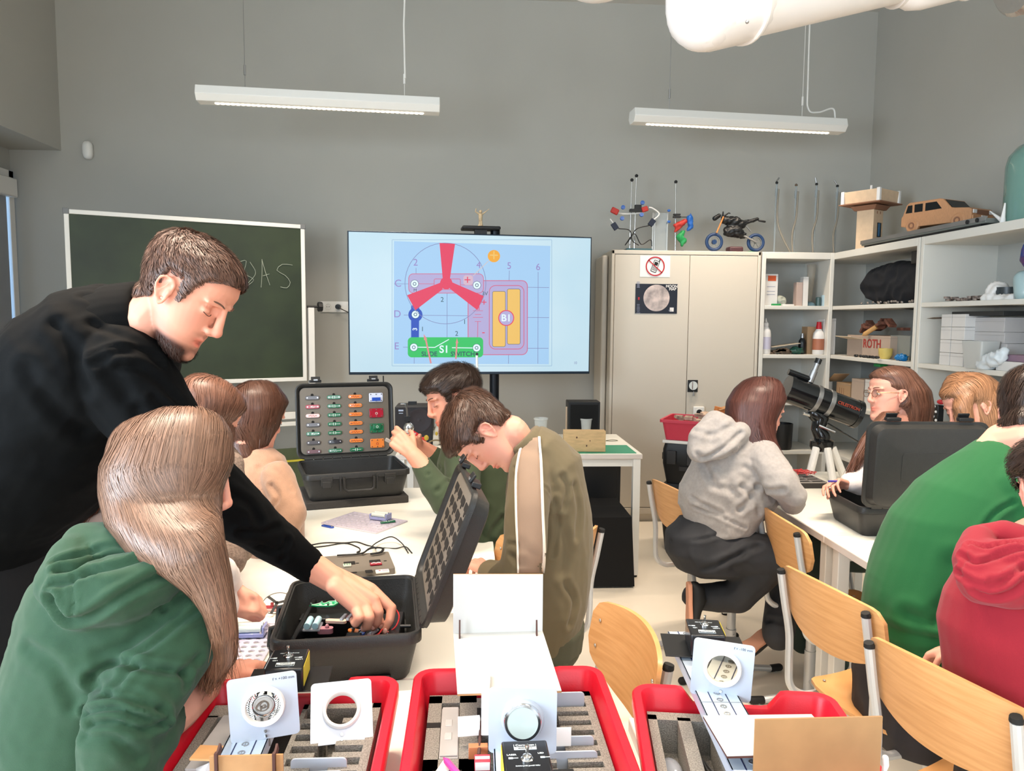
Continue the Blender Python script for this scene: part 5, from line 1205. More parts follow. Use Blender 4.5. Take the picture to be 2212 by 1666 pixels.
cr = [([(2092, 1175), (2130, 1182), (2180, 1172), (2212, 1175)], .004, .006), ([(2078, 1200), (2110, 1215), (2160, 1200), (2212, 1185)], .005, .008), ([(2070, 1235), (2110, 1262), (2160, 1262), (2212, 1225)], .005, .010), ([(2090, 1180), (2085, 1210), (2075, 1240)], .004, .004), ([(2105, 1275), (2140, 1290), (2180, 1280), (2212, 1255)], .006, .008), ([(2140, 1255), (2180, 1250), (2212, 1235)], .005, .006)]
cloth(s, 'hoodie', REDF, P, .0055, 3, cr, [(.004, 8, (1, 1, 1), 7)])
e = MB(); e.chain([(pt(2240, 1170, 1.6), .04), (pt(2150, 1230, 1.6), .03), (pt(2090, 1380, 1.72), .025), (pt(2068, 1395, 1.8), .022)]); w0 = pt(2068, 1395, 1.8); hand(e, w0, -CI*.5-CU*.5+CF*.6, -CU, 1, ((30, 40, 20),)*4, k=.8)
H = head(P, 2298, 1065, 1.6, (.1, -.2, .95), (0, 1, .15), .97, [(pt(2240, 1170, 1.6), .055)], SKP, extra=e, vox=.004)
short_hair(H, HM6, .018, 3500, .03, lift=.002)
s = MB(); s.loft([LR(1660, 2095, 2370, 1.6, .15), LR(1740, 2090, 2370, 1.6, .16)], n=20); cloth(s, 'trousers', JEAN, P, .01, 2)
# ------------------------------------------------------------------ cases
def thingM(name, label, cat, T, group=None):
    o = bpy.data.objects.new(name, None); COL.objects.link(o); o.empty_display_size = .03; o.matrix_world = T; ROOT[o.name] = T.copy()
    return tagm(o, label, cat, group)
def copyo(o, parent, loc):
    c = o.copy(); COL.objects.link(c); c.parent = parent; c.location = loc; return c
def case(label, cx, cy, z, rz, W, D, H, th, lidd=.05, slots=False):
    t = thing('equipment_case', label, 'case', (cx, cy, z), rz, 'black hard plastic cases')
    s = MB(); tp_ = .045
    s.rings([(W-tp_*1.3, D-tp_*1.3, .02, 0), (W-tp_, D-tp_, .03, .008), (W-.012, D-.012, .03, H-.03), (W-.012, D-.012, .03, H-.028), (W+.006, D+.006, .032, H-.024), (W+.006, D+.006, .032, H-.004), (W, D, .03, H), (W-.012, D-.012, .026, H), (W-.014, D-.014, .026, H-.006), (W-.02, D-.02, .026, H-.006), (W-.024, D-.024, .026, H-.04), (W-tp_-.006, D-tp_-.006, .026, .012)])
    s.build('base_shell', CASEM, t, world=False, smooth=True, ang=40)
    s = MB(); yb = D/2+.006
    for k in range(9): s.cyl((-W/2+.03+(W-.06)*k/9, yb, H+.004), (-W/2+.03+(W-.06)*(k+.92)/9, yb, H+.004), .008, n=10)
    o = s.build('hinge', CASEM, t, world=False); o['kind'] = 'stuff'
    # front: latches pockets and handle
    yf = -D/2-.004
    for x in (-W*.30, W*.30):
        s = MB(); s.bx(x-.024, x+.024, yf-.004, yf+.012, H-.05, H-.012); s.bx(x-.018, x+.018, yf-.007, yf, H-.058, H-.03); s.build('latch_catch', CASEM, t, world=False, bevel=.002)
    s = MB(); s.tube([(-.062, yf+.006, H-.02), (-.062, yf-.012, H-.022), (-.060, yf-.016, H-.062), (-.048, yf-.016, H-.072), (.048, yf-.016, H-.072), (.060, yf-.016, H-.062), (.062, yf-.012, H-.022), (.062, yf+.006, H-.02)], .007, 8)
    s.build('handle', CASEM, t, world=False, smooth=True)
    for x in (-.075, .075):
        s = MB(); s.bx(x-.004, x+.004, yf-.004, yf+.015, H-.075, H-.012); s.build('handle_mount', CASEM, t, world=False, bevel=.001)
    # lid
    a = R(th); v = V((0, -math.cos(a), math.sin(a))); n = V((0, math.sin(a), math.cos(a))); x_ = V((1, 0, 0)); O = V((0, D/2+.003, H+.006)); LM = frame(x_, v, n); LC = O+v*(D/2)
    if n.cross(x_).dot(v) < 0: LM = frame(x_, v, n)
    s = MB()
    s.rings([(W-.05, D-.05, .03, lidd), (W-.03, D-.03, .035, lidd-.004), (W-.012, D-.012, .035, .012), (W+.006, D+.006, .034, .010), (W+.006, D+.006, .034, .0), (W-.004, D-.004, .03, -.003), (W-.014, D-.014, .028, 0), (W-.022, D-.022, .026, .006), (W-.03, D-.03, .026, .016)], LC, LM)
    lid = s.build('lid', CASEM, t, world=False, smooth=True, ang=40)
    s = MB(); s.rings([(W-.034, D-.034, .024, .016), (W-.034, D-.034, .024, .0095), (W-.036, D-.036, .024, .0085)], LC, LM); s.build('lid_foam', FOAML, t, world=False, smooth=True, ang=40)
    for x in (-W*.30, W*.30):
        c = LC+v*(D/2+.012)+x_*x
        s = MB(); s.box(c+n*.006, (.052, .012, .022), LM); s.box(c+v*.010-n*.006, (.040, .022, .006), LM @ rotv((1, 0, 0), R(18))); s.build('latch', BLK, lid, world=False, bevel=.002)
        s = MB(); s.box(c+v*.006-n*.010, (.018, .006, .003), LM); s.build('latch_plate', STEEL, lid, world=False)
    s = MB(); s.rings([(W*.5, D*.34, .012, 0), (W*.5, D*.34, .012, .0015), (W*.46, D*.28, .01, .002)], LC+n*lidd, LM); s.build('lid_panel', CASEM, t, world=False, smooth=True, ang=40)
    T = ROOT[t.name]
    return dict(t=t, T=T, LC=T @ LC, x=(T.to_3x3() @ x_), v=(T.to_3x3() @ v), n=(T.to_3x3() @ n), W=W, D=D, LCl=LC, LM=LM, vl=v, nl=n, lid=lid)
def avg(*p): return sum(p, V((0, 0, 0)))/len(p)
# case 2, far end of the table, on a foam slab
p0 = onz(666, 1103, .75); p1 = onz(878, 1086, .75); rz2 = math.atan2(p1.y-p0.y, p1.x-p0.x); ex = V((math.cos(rz2), math.sin(rz2), 0)); ey = V((-math.sin(rz2), math.cos(rz2), 0))
c2 = (p0+p1)/2+ey*.158
s = MB(); s.box((c2.x, c2.y, .766), (.425, .325, .03), Matrix.Rotation(rz2, 3, 'Z'))
s.solo('foam_slab', FOAMD, 'dark foam slab lying under the far open case', 'foam', bevel=.004)
cc = c2-ey*.005
C2 = case('open black case standing on foam, lid full of coloured modules', cc.x, cc.y, .781, rz2, .435, .335, .118, 97)
# case 1, near, lid open to the right
q = [onz(594, 1382, .865), onz(924, 1372, .865), onz(642, 1251, .865), onz(902, 1243, .865)]; c1 = avg(*q)
C1 = case('open black case with the reaching hand, lid tipped to the right', c1.x-.010, c1.y+.0, .75, R(-84), .372, .31, .115, 111)
# case 3, right table, lid toward the camera
a = onz(1777, 1061, .865); b = onz(1865, 1097, .865); dr = (b-a).normalized()
c3 = V((b.x+.215, (a.y+b.y)/2+.015, 0))
C3 = case('open black case on the right table with its lid back toward the camera', c3.x, c3.y, .75, R(180-3), .43, .31, .115, 93)
# finger notches in the lid foams
def notch_proto(parent, M3, nm='foam_notch'):
    s = MB(); s.prism(rrect(.062, .019, .008, 4), .0006, M3); s.prism([(.008*math.cos(k*math.pi/5), .012+.008*math.sin(k*math.pi/5)) for k in range(10)], .0007, M3)
    return s.build(nm, mat('notch_dark', '1c1a19', .95), parent, world=False)
for C_, rows, cols in ((C1, 4, 7),):
    Mi = frame(V((-1, 0, 0)), C_['vl'], -C_['nl']); first = None; s = MB()
    for i in range(rows):
        for j in range(cols):
            loc = C_['LCl'] + V((1, 0, 0))*(-C_['W']*.40+C_['W']*.8*(i+.5)/rows) + C_['vl']*(C_['D']*(-.40+.8*(j+.5)/cols)) + C_['nl']*.0082
            if first is None: first = notch_proto(C_['t'], frame(V((1, 0, 0)), -C_['vl'], -C_['nl'])); first.location = loc
            else: copyo(first, C_['t'], loc)
# modules in the lid of case 2
def modmat(nm, c): return mat('module_'+nm, c, .2, coat=.5)
MC = dict(grey=modmat('grey', '4a4446'), red=modmat('red', 'a01a30'), pink=modmat('pink', 'e0b4b0'), green=modmat('green', '1f6a48'), orange=modmat('orange', 'e0803c'), dark=modmat('dark', '24262c'), blue=modmat('blue', '2a4fae'), white=modmat('white', 'cfd4e6'), mauve=modmat('mauve', '6a4a50'))
SYM = mat('symbol_white', 'dfe8e0', .5); SYR = mat('symbol_red', 'a83222', .5); SNAP = CHROME
def module(T, col, sym, label, L_=.062, group='small circuit modules in the far case lid'):
    t = thingM('circuit_module', label, 'circuit module', T, group)
    s = MB(); s.prism(rrect(L_, .017, .0083, 5), .005); s.build('body', MC[col], t, world=False, bevel=.0012)
    if sym:
        s = MB()
        if sym == 'res': s.tube([(-.022, 0, .0055), (-.012, 0, .0055), (-.009, .004, .0055), (-.004, -.004, .0055), (.001, .004, .0055), (.006, -.004, .0055), (.009, 0, .0055), (.022, 0, .0055)], .0009, 4)
        elif sym == 'cap':
            s.bx(-.022, -.004, -.0007, .0007, .005, .0058); s.bx(.004, .022, -.0007, .0007, .005, .0058); s.bx(-.006, -.004, -.006, .006, .005, .0058); s.bx(.002, .004, -.006, .006, .005, .0058)
        elif sym == 'tri': s.prism([(-.008, -.005), (-.002, 0), (-.008, .005)], .0008, None, (0, 0, .005)); s.bx(-.002, 0, -.005, .005, .005, .0058); s.bx(.002, .02, -.0007, .0007, .005, .0058); s.prism([(.004, -.005), (.008, -.002), (.004, .0)], .0008, None, (0, 0, .005))
        s.build('symbol', SYR if col in ('orange', 'pink') else SYM, t, world=False)
    for x in (-L_/2+.0085, L_/2-.0085):
        s = MB(); s.cyl((x, 0, .004), (x, 0, .0075), .0026, n=8); s.build('snap', SNAP, t, world=False)
    return t
XF = [(.165, 0), (.385, 1), (.605, 2)]; YF_ = [.185, .306, .428, .55, .67, .79, .912]
grid = [[('grey', 0), ('red', 'tri'), ('pink', 'res'), ('grey', 0), ('green', 'tri'), ('grey', 0), ('mauve', 0)], [('green', 'cap')]*5+[('dark', 0), ('green', 'res')], [('orange', 'res')]*6+[('green', 'cap')]]
rown = ['top', 'second', 'third', 'fourth', 'fifth', 'sixth', 'lowest']; coln = ['left', 'second', 'third']
M3m = frame(C2['x'], C2['v'], C2['x'].cross(C2['v']))
if M3m.col[2].dot(C2['n']) > 0: pass
zn = -C2['n']
def lidp(fx, fy, o=.0086): return C2['LC'] + C2['x']*(fx-.5)*C2['W'] + C2['v']*(.5-fy)*C2['D'] - C2['n']*(-.0086) + zn*o*0
cname = dict(grey='clear grey', red='dark red', pink='pinkish white', green='green', orange='orange', dark='blackish', mauve='clear mauve')
for ci, (fx, _) in enumerate(XF):
    for ri, fy in enumerate(YF_):
        col, sym = grid[ci][ri]; p = C2['LC']+C2['x']*(fx-.5)*C2['W']+C2['v']*(.5-fy)*C2['D']+C2['n']*.0075
        module(M4(frame(C2['x'], C2['v'], zn), p), col, sym, '%s oval module in the %s column, %s row of the far case lid' % (cname[col], coln[ci], rown[ri]))
    s = MB()
for fy_, col, lb in ((.205, 'blue', 'blue and white'), (.42, 'red', 'red'), (.63, 'green', 'green'), (.84, 'orange', 'orange')):
    p = C2['LC']+C2['x']*(.825-.5)*C2['W']+C2['v']*(.5-fy_)*C2['D']+C2['n']*.0075
    t = thingM('square_module', '%s square module in the right column of the far case lid' % lb, 'circuit module', M4(frame(C2['x'], C2['v'], zn), p), 'square circuit modules in the far case lid')
    s = MB(); s.prism(rrect(.064, .042, .005, 4), .006); s.build('body', MC['white'] if col == 'blue' else MC[col], t, world=False, bevel=.001)
    s = MB()
    for x in (-.025, 0, .025):
        for y in (-.015, .015): s.cyl((x, y, .005), (x, y, .009), .0027, n=8)
    o = s.build('snap', SNAP, t, world=False); o['kind'] = 'stuff'
    if col == 'blue': s = MB(); s.bx(-.02, .02, -.016, .0, .006, .014); s.build('meter_block', MC['blue'], t, world=False, bevel=.001)
    elif col == 'green': s = MB(); s.bx(-.015, .015, -.004, .016, .006, .016); s.build('chip_block', MC['green'], t, world=False, bevel=.001)
    s = MB(); s.ring((0, -.002 if col != 'green' else .006, .0065 if col != 'green' else .0162), .0055, .0040, .0006); s.build('ring_mark', SYM if col != 'orange' else SYR, t, world=False)
# round finger holes above every oval
s = MB()
for fx, _ in XF:
    for fy in YF_:
        p = C2['LC']+C2['x']*(fx-.5)*C2['W']+C2['v']*((.5-fy)*C2['D']+.0125)+C2['n']*.0082
        s.prism([(.0065*math.cos(k*math.pi/5), .0065*math.sin(k*math.pi/5)) for k in range(10)], .0006, frame(C2['x'], C2['v'], zn), p)
o = s.build('foam_notch', mat('notch_dark', '1c1a19', .95), C2['t']); o['kind'] = 'stuff'

# inside of case 1: moulded insert and loose parts
INS = mat('insert_black', '111112', .38, bump=.1, bscale=300)
T1 = C1['t']; W, D, H = C1['W'], C1['D'], .115
def c1p(u, v_, z): # u: left 0..1 right in the picture, v: 0 near .. 1 far
    return ROOT[T1.name] @ V((W*(.5-v_)*.86, D*(u-.5)*.84, z))
def insb(u0, u1, v0, v1, z0, z1, nm='insert_block'):
    A = c1p(u0, v0, 0); B = c1p(u1, v1, 0); s = MB(); s.bx(A.x, B.x, A.y, B.y, .75+z0, .75+z1); return s.build(nm, INS, T1, bevel=.003)
insb(.02, .98, .02, .98, .013, .02, 'insert_floor'); insb(.02, .50, .62, .70, .02, .070); insb(.5, .56, .40, .70, .02, .060); insb(.02, .1, .02, .98, .02, .075); insb(.1, .44, .30, .34, .02, .058); insb(.44, .60, .22, .40, .02, .060); insb(.80, .98, .02, .60, .02, .078); insb(.1, .5, .70, .98, .02, .045); insb(.5, .8, .92, .98, .02, .075); insb(.74, .98, .60, .72, .02, .058)
# green circuit board
p = onz(700, 1307, .83)
PCB = mat('board_print', '1e8f5c', .35); PCW = mat('board_white', 'd8ecd8', .5)
t = thing('circuit_board', 'small green circuit board lying in the near case', 'circuit board', p)
s = MB(); L = [(-.034, -.008), (-.018, -.002), (-.010, .006), (.002, .004), (.010, .016), (.026, .018), (.034, .004), (.026, -.012), (.010, -.015), (-.014, -.014)]
s.prism(L, .003, None, p); s.build('board', PCB, t)
s = MB(); s.tube([p+V((x*.93, y*.9, .0035)) for x, y in L], .0006, 4, close=True); s.build('outline_print', PCW, t)
s = MB(); [s.ell(p+V((x, y, .003)), (.004, .002, .001), nu=8, nv=4) for x, y in ((.015, .006), (.018, -.004), (-.008, -.004), (.006, -.006))]; o = s.build('solder_marks', PCW, t); o['kind'] = 'stuff'
s = MB(); [s.cyl(p+V((x, y, .002)), p+V((x, y, .008)), .0025, n=8) for x, y in ((.026, .014), (-.03, -.008), (.012, -.012), (-.006, .003))]; o = s.build('pins', SNAP, t); o['kind'] = 'stuff'
p = onz(676, 1365, .80)
t = thing('battery_holder', 'clear holder with two pale blue cells in the near case', 'battery holder', p)
CLR = mat('clear_plastic', 'dfe3ee', .08, trans=.55, alpha=.75, coat=.3); CELL = mat('cell_blue', 'a9cdd8', .4)
s = MB(); s.box(p+V((0, 0, .012)), (.040, .045, .006)); s.build('holder', CLR, t, bevel=.002)
for x in (-.0095, .0095): s = MB(); s.cyl(p+V((x, -.022, .022)), p+V((x, .022, .022)), .0075, n=14); s.build('cell', CELL, t, smooth=True)
p = onz(703, 1367, .80); s = MB(); s.prism(rrect(.036, .018, .008), .012, None, p); s.ell(p+V((.004, 0, .014)), (.005, .005, .007)); s.solo('lamp_module', mat('module_rose', 'c98f9a', .2, trans=.3), 'rosy clear module beside the blue cells in the near case', 'circuit module', smooth=True)
p = onz(752, 1340, .845)
t = thing('slide_module', 'red module with two white bars beside the fingers in the near case', 'circuit module', p)
s = MB(); s.prism(rrect(.045, .016, .006), .01, Matrix.Rotation(R(20), 3, 'Z'), p+V((.018, .004, 0))); s.build('body', MC['red'], t, bevel=.001)
for x in (-.004, .010): s = MB(); s.box(p+V((x-.006, -.002, .008)), (.007, .030, .006), Matrix.Rotation(R(-12), 3, 'Z')); s.build('white_bar', PAPER, t, bevel=.001)
s = MB(); s.prism(rrect(.05, .014, .006), .006, Matrix.Rotation(R(-8), 3, 'Z'), onz(726, 1345, .815)); s.solo('beige_module', mat('module_beige', 'd9b8a4', .4), 'beige strip module left of the white bars in the near case', 'circuit module', smooth=True)
WR = mat('wire_red', 'd23a3a', .4)
s = MB(); s.tube(bez([pt(852, 1312, 1.71), pt(862, 1330, 1.70), pt(856, 1352, 1.69), pt(838, 1366, 1.68), pt(826, 1360, 1.68), pt(815, 1372, 1.66), pt(790, 1374, 1.66)], 24), .0018, 6); s.solo('red_wire', WR, 'thin red wire looping past the fingers in the near case', 'wire', smooth=True)
for (px, py, c, l) in ((768, 1366, 'orange', 'orange module under the fingertips in the near case'), (782, 1368, 'blue', 'dark blue module with chrome snap under the fingers'), (806, 1370, 'mauve', 'clear mauve module under the middle finger tip'), (842, 1368, 'grey', 'grey module with a shiny snap at the tip of the index finger')):
    p = onz(px, py, .80); module(M4(Matrix.Rotation(random.uniform(0, 3), 3, 'Z'), p), col=c, sym=0, label=l, L_=.04, group='loose modules in the near case')
s = MB(); p = onz(876, 1353, .832); s.cyl(p+V((-.012, 0, 0)), p+V((.012, 0, 0)), .004, n=10); s.solo('black_peg', BLK, 'short black peg at the right inside the near case', 'peg', smooth=True)

# ------------------------------------------------------------------ things on the middle table
# foam insert tray with instruments
A, B, Cc = onz(838, 1188, .775), onz(865, 1243, .775), onz(700, 1199, .775)
ux = (A-Cc).normalized(); uy = (A-B).normalized(); TW_ = (A-Cc).length+.05; TD = .17
cen = (A+Cc)/2-ux*.025-uy*TD/2; MT = frame(ux, V((-ux.y, ux.x, 0)), V((0, 0, 1)))
t = thing('foam_insert', 'grey foam insert with cut-outs lying behind the near case', 'foam insert', (cen.x, cen.y, .75))
s = MB(); s.prism(rrect(TW_, TD, .008), .02, MT, (cen.x, cen.y, .75)); s.build('foam', FOAML, t, bevel=.002)
DK = mat('notch_dark', '1c1a19', .95)
def onf(px, py): return onz(px, py, .7705)
for (px, py, w_, h_) in ((755, 1217, .035, .030), (810, 1213, .035, .028), (797, 1235, .022, .026), (772, 1217, .010, .006), (832, 1212, .01, .006), (760, 1238, .03, .012)):
    s = MB(); s.prism(rrect(w_, h_, .003, 3), .0008, MT, onf(px, py)); s.build('cutout', DK, t)
def card(px, py, w_, h_, m_, name, label, cat, extra=None):
    p = onz(px, py, .7715); t_ = thing(name, label, cat, p); s = MB(); s.prism(rrect(w_, h_, .002, 3), .005, MT, p); s.build('body', m_, t_, bevel=.0008)
    if extra: extra(t_, p)
    return t_
def bars(t_, p):
    s = MB(); [s.box(p+MT @ V((x, 0, .0055)), (.0015 if i % 2 else .003, .012, .0008), MT) for i, x in enumerate((-.008, -.004, .0, .004, .008))]; o = s.build('bar_marks', mat('print_green', '4a7a60', .5), t_); o['kind'] = 'stuff'
card(750, 1223, .024, .020, mat('label_pale', 'd8dccb', .5), 'labelled_block', 'small pale block with bar marks in the foam insert', 'module', bars)
def sw(t_, p):
    s = MB(); s.tube(bez([p+MT @ V(q_) for q_ in ((-.014, -.004, .006), (-.006, .003, .006), (.0, -.003, .006), (.008, .002, .006), (.014, -.004, .006))], 12), .0015, 5); s.build('swirl_print', PAPER, t_)
card(812, 1220, .036, .018, MC['red'], 'red_module', 'red module with white scribble in the foam insert', 'module', sw)
def sq(t_, p):
    s = MB(); s.box(p+MT @ V((.008, 0, .0055)), (.018, .016, .001), MT); s.build('grey_field', mat('field_grey', 'b4b4c0', .4), t_); s = MB(); s.box(p+MT @ V((-.008, 0, .0055)), (.006, .004, .001), MT); s.build('red_print', SR, t_)
card(826, 1236, .040, .022, PAPER, 'sensor_card', 'white and grey sensor card at the near edge of the foam insert', 'module', sq)
# cables
s = MB(); P = [onf(728, 1204)+V((0, 0, .006)), onf(780, 1200)+V((0, 0, .006)), onf(800, 1192)+V((0, 0, .012)), onf(825, 1192)+V((0, 0, .012)), onf(822, 1198)+V((0, 0, .008)), onf(800, 1201)+V((0, 0, .006))]
s.tube(bez(P, 24), .0028, 6); P = [p+V((.004, -.006, .001)) for p in P]; s.tube(bez(P[1:], 20), .0025, 6); s.solo('cable_coil', BLK, 'coiled black cable lying in the long slot of the foam insert', 'cable', smooth=True)
def ont(px, py): return onz(px, py, .7525)
s = MB(); s.tube(bez([ont(660, 1180), ont(700, 1173), ont(745, 1173), ont(770, 1171), ont(792, 1178), ont(808, 1182), onf(812, 1192)+V((0, 0, .01))], 40), .0022, 6); s.solo('black_cable', BLK, 'long black cable running along behind the foam insert', 'cable', smooth=True)
s = MB(); s.tube(bez([ont(665, 1184), ont(702, 1180), ont(745, 1174), ont(772, 1182), ont(778, 1188), ont(776, 1192)], 30), .0022, 6); s.cyl(ont(776, 1192), ont(772, 1194), .004, n=8); s.solo('black_cable', BLK, 'black cable with a plug ending left of the foam insert corner', 'cable', smooth=True)
s = MB(); s.tube(bez([onf(798, 1192)+V((0, 0, .01)), ont(815, 1178)+V((0, 0, .01)), ont(845, 1172)+V((0, 0, .02)), ont(868, 1180)+V((0, 0, .01)), ont(882, 1195)], 30), .002, 6); s.tube(bez([onf(815, 1190)+V((0, 0, .01)), ont(828, 1184), ont(855, 1185), ont(876, 1184)+V((0, 0, .004)), ont(890, 1195)], 30), .002, 6); s.solo('black_leads', BLK, 'pair of thin black leads arching to the right of the foam insert', 'cable', smooth=True)
# grid boards
GB = mat('grid_plastic', 'd4cddc', .25, coat=.3, alpha=1)
def gridboard(T, nx, ny, cell, label):
    t = thingM('grid_board', label, 'grid board', T, 'clear lilac grid boards'); s = MB(); W_, H_ = nx*cell, ny*cell; th = .004
    for i in range(nx):
        for j in range(ny):
            x0, y0 = -W_/2+i*cell, -H_/2+j*cell; c = (x0+cell/2, y0+cell/2); out = []; inn = []
            for k in range(12):
                a = 2*math.pi*k/12+math.pi/12; m_ = max(abs(math.cos(a)), abs(math.sin(a))); out.append((c[0]+cell/2*math.cos(a)/m_, c[1]+cell/2*math.sin(a)/m_)); inn.append((c[0]+cell*.34*math.cos(a), c[1]+cell*.30*math.sin(a)))
            vs = [V((*q_, th)) for q_ in out]+[V((*q_, th)) for q_ in inn]+[V((*q_, 0)) for q_ in inn]
            fs = [(k, (k+1) % 12, 12+(k+1) % 12, 12+k) for k in range(12)]+[(12+k, 12+(k+1) % 12, 24+(k+1) % 12, 24+k) for k in range(12)]; s.add(vs, fs)
    s.build('perforated_plate', GB, t, world=False)
    s = MB(); e = .004
    for a in ((-W_/2-e, W_/2+e, -H_/2-e, -H_/2), (-W_/2-e, W_/2+e, H_/2, H_/2+e), (-W_/2-e, -W_/2, -H_/2, H_/2), (W_/2, W_/2+e, -H_/2, H_/2)): s.bx(*a, 0, th+.001)
    s.build('rim', GB, t, world=False)
    return t
a, b, c, d = onz(684, 1129, .754), onz(821, 1152, .754), onz(887, 1128, .754), onz(761, 1105, .754)
ex_ = ((b-a)+(c-d))/2; ey_ = ((d-a)+(c-b))/2; rz = math.atan2(ex_.y, ex_.x)
gb1 = gridboard(M4(Matrix.Rotation(rz, 3, 'Z'), avg(a, b, c, d)-V((0, 0, .003))), 10, 7, min(ex_.length/10, ey_.length/7)*.97, 'lilac perforated grid board on the table before the far case')
def holder(p, rz, label):
    Mz = Matrix.Rotation(rz, 3, 'Z'); t = thing('battery_holder', label, 'battery holder', p)
    s = MB(); s.box(p+V((0, 0, .006)), (.075, .042, .010), Mz); s.box(p+Mz @ V((.036, 0, .015)), (.006, .04, .022), Mz); s.box(p+Mz @ V((-.036, 0, .013)), (.006, .04, .018), Mz); s.build('holder', mat('holder_lilac', '9aa0d0', .15, coat=.4), t, bevel=.002)
    for y in (-.010, .010): s = MB(); s.cyl(p+Mz @ V((-.030, y, .019)), p+Mz @ V((.030, y, .019)), .0085, n=14); s.build('cell', mat('cell_pale', 'd9e2dc', .35), t, smooth=True)
    s = MB(); [s.cyl(p+Mz @ V((x, y, .010)), p+Mz @ V((x, y, .016)), .003, n=8) for x in (-.03, .03) for y in (-.018, .018)]; o = s.build('snap', CHROME, t); o['kind'] = 'stuff'
p = onz(822, 1122, .757); holder(p, rz+R(6), 'battery holder with two cells on the far grid board')
p = onz(838, 1129, .757); module(M4(Matrix.Rotation(rz+R(55), 3, 'Z'), p), 'green', 'cap', 'green oval module on the far grid board', .06, 'modules on the middle table')
p = onz(708, 1139, .750); module(M4(Matrix.Rotation(rz-R(3), 3, 'Z'), p), 'blue', 0, 'dark blue oval module on the table beside the far grid board', .06, 'modules on the middle table')
a, b = onz(500, 1342, .754), onz(612, 1338, .754); c = onz(580, 1440, .754)
gb2 = gridboard(M4(Matrix.Rotation(R(1), 3, 'Z'), V(((a.x+b.x)/2-.035, (a.y+c.y)/2-.005, .751))), 9, 9, .0238, 'lilac perforated grid board beside the near case under blond hair')
p = onz(540, 1372, .757); holder(p, R(2), 'battery holder with two cells on the near grid board')
# motor with rotor
p = onz(588, 1318, .752)
t = thing('rotor_module', 'red module with a black rotor ring left of the near case', 'module', p)
s = MB(); s.prism(rrect(.062, .018, .008), .006, None, p); s.build('base', mat('module_palepink', 'e8b4b0', .3), t, bevel=.001)
s = MB(); s.prism(rrect(.060, .015, .007), .004, None, p+V((0, .001, .006))); s.cyl(p+V((0, .001, .006)), p+V((0, .001, .02)), .0045, n=12); s.build('motor', MC['red'], t, bevel=.001)
q = onz(598, 1303, .775); MQ = rotv((1, 0, 0), R(24)); s = MB(); s.tube([q+MQ @ V((.038*math.cos(a_), .038*math.sin(a_), 0)) for a_ in [2*math.pi*i/32 for i in range(32)]], .0011, 5, close=True); s.build('rotor_ring', mat('rotor_olive', '4a4030', .5), t, smooth=True)
s = MB()
for a_ in (20, 140, 260): s.box(q+MQ @ V((.018*math.cos(R(a_)), .018*math.sin(R(a_)), 0)), (.037, .007, .002), MQ @ Matrix.Rotation(R(a_), 3, 'Z'))
s.cyl(q-V((0, 0, .004)), q+V((0, 0, .004)), .004, n=10); s.build('rotor_blades', BLK, t)

# ------------------------------------------------------------------ red trays with the optics kits
def tray(label, cx, cy, rz, W=.348, L_=.43, H=.132, notch=True):
    t = thing('red_tray', label, 'tray', (cx, cy, TZ), rz, 'red plastic trays of the optics kits'); s = MB()
    def nf(x, y, z):
        if not notch or z < H-.035: return 0
        k = max(0, 1-max(0, abs(x)-.06)/.03) if abs(y) > L_*.4 else 0
        return .030*k*k*(3-2*k) if z > H-.012 else .030*k*k*(3-2*k)*.6
    s.rings([(W-.07, L_-.07, .02, 0), (W-.06, L_-.06, .03, .006), (W-.028, L_-.028, .035, H-.03), (W-.004, L_-.004, .035, H-.028), (W, L_, .035, H-.024), (W, L_, .035, H-.004), (W-.006, L_-.006, .033, H), (W-.030, L_-.030, .026, H), (W-.036, L_-.036, .024, H-.005), (W-.066, L_-.066, .022, .01)], (0, 0, 0), None, 6, 26, nf)
    s.build('tray_body', RED, t, world=False, smooth=True, ang=40)
    return t
FG = mat('plate_grey', 'b3bbc7', .35, metal=.1)
def rib_foam(t, x0, x1, gap0, gap1, y0, y1, z0, z1, pitch, name='foam_block'):
    s = MB(); s.bx(x0, x1, y0, y1, z0-.03, z0); s.bx(x0, x0+.008, y0, y1, z0, z1); s.bx(x1-.014, x1, y0, y1, z0, z1); s.bx(x0, x1, y1-.016, y1, z0, z1)
    y = y0+.006
    while y < y1-.03:
        s.bx(x0+.008, gap0, y, y+.015, z0, z1); s.bx(gap1, x1-.014, y, y+.015, z0, z1); y += pitch
    return s.build(name, FOAM, t, world=False)
def spare(label, T, w_=.085, h_=.05):
    t = thingM('slide_plate', label, 'plate', T, 'grey slide plates standing in the tray foam'); s = MB(); s.prism(rrect(w_, h_, .007, 4), .0028); s.build('plate', FG, t, world=False, bevel=.0008); return t
# tray 1
T1c = (-.298, 1.095)
tr1 = tray('left red tray at the lower edge with a brown slotted card', *T1c, 0, .352, .44)
rib_foam(tr1, .010, .145, .058, .086, -.19, .185, .03, .098, .034)
s = MB(); s.bx(-.145, -.052, -.19, .185, .01, .085); s.bx(-.145, -.052, .145, .185, .085, .1); s.bx(-.145, -.128, -.19, .15, .085, .1); s.build('foam_block', FOAM, tr1, world=False)
s = MB(); s.bx(-.05, .008, -.19, .185, .01, .05); s.build('foam_floor', FOAMD, tr1, world=False)
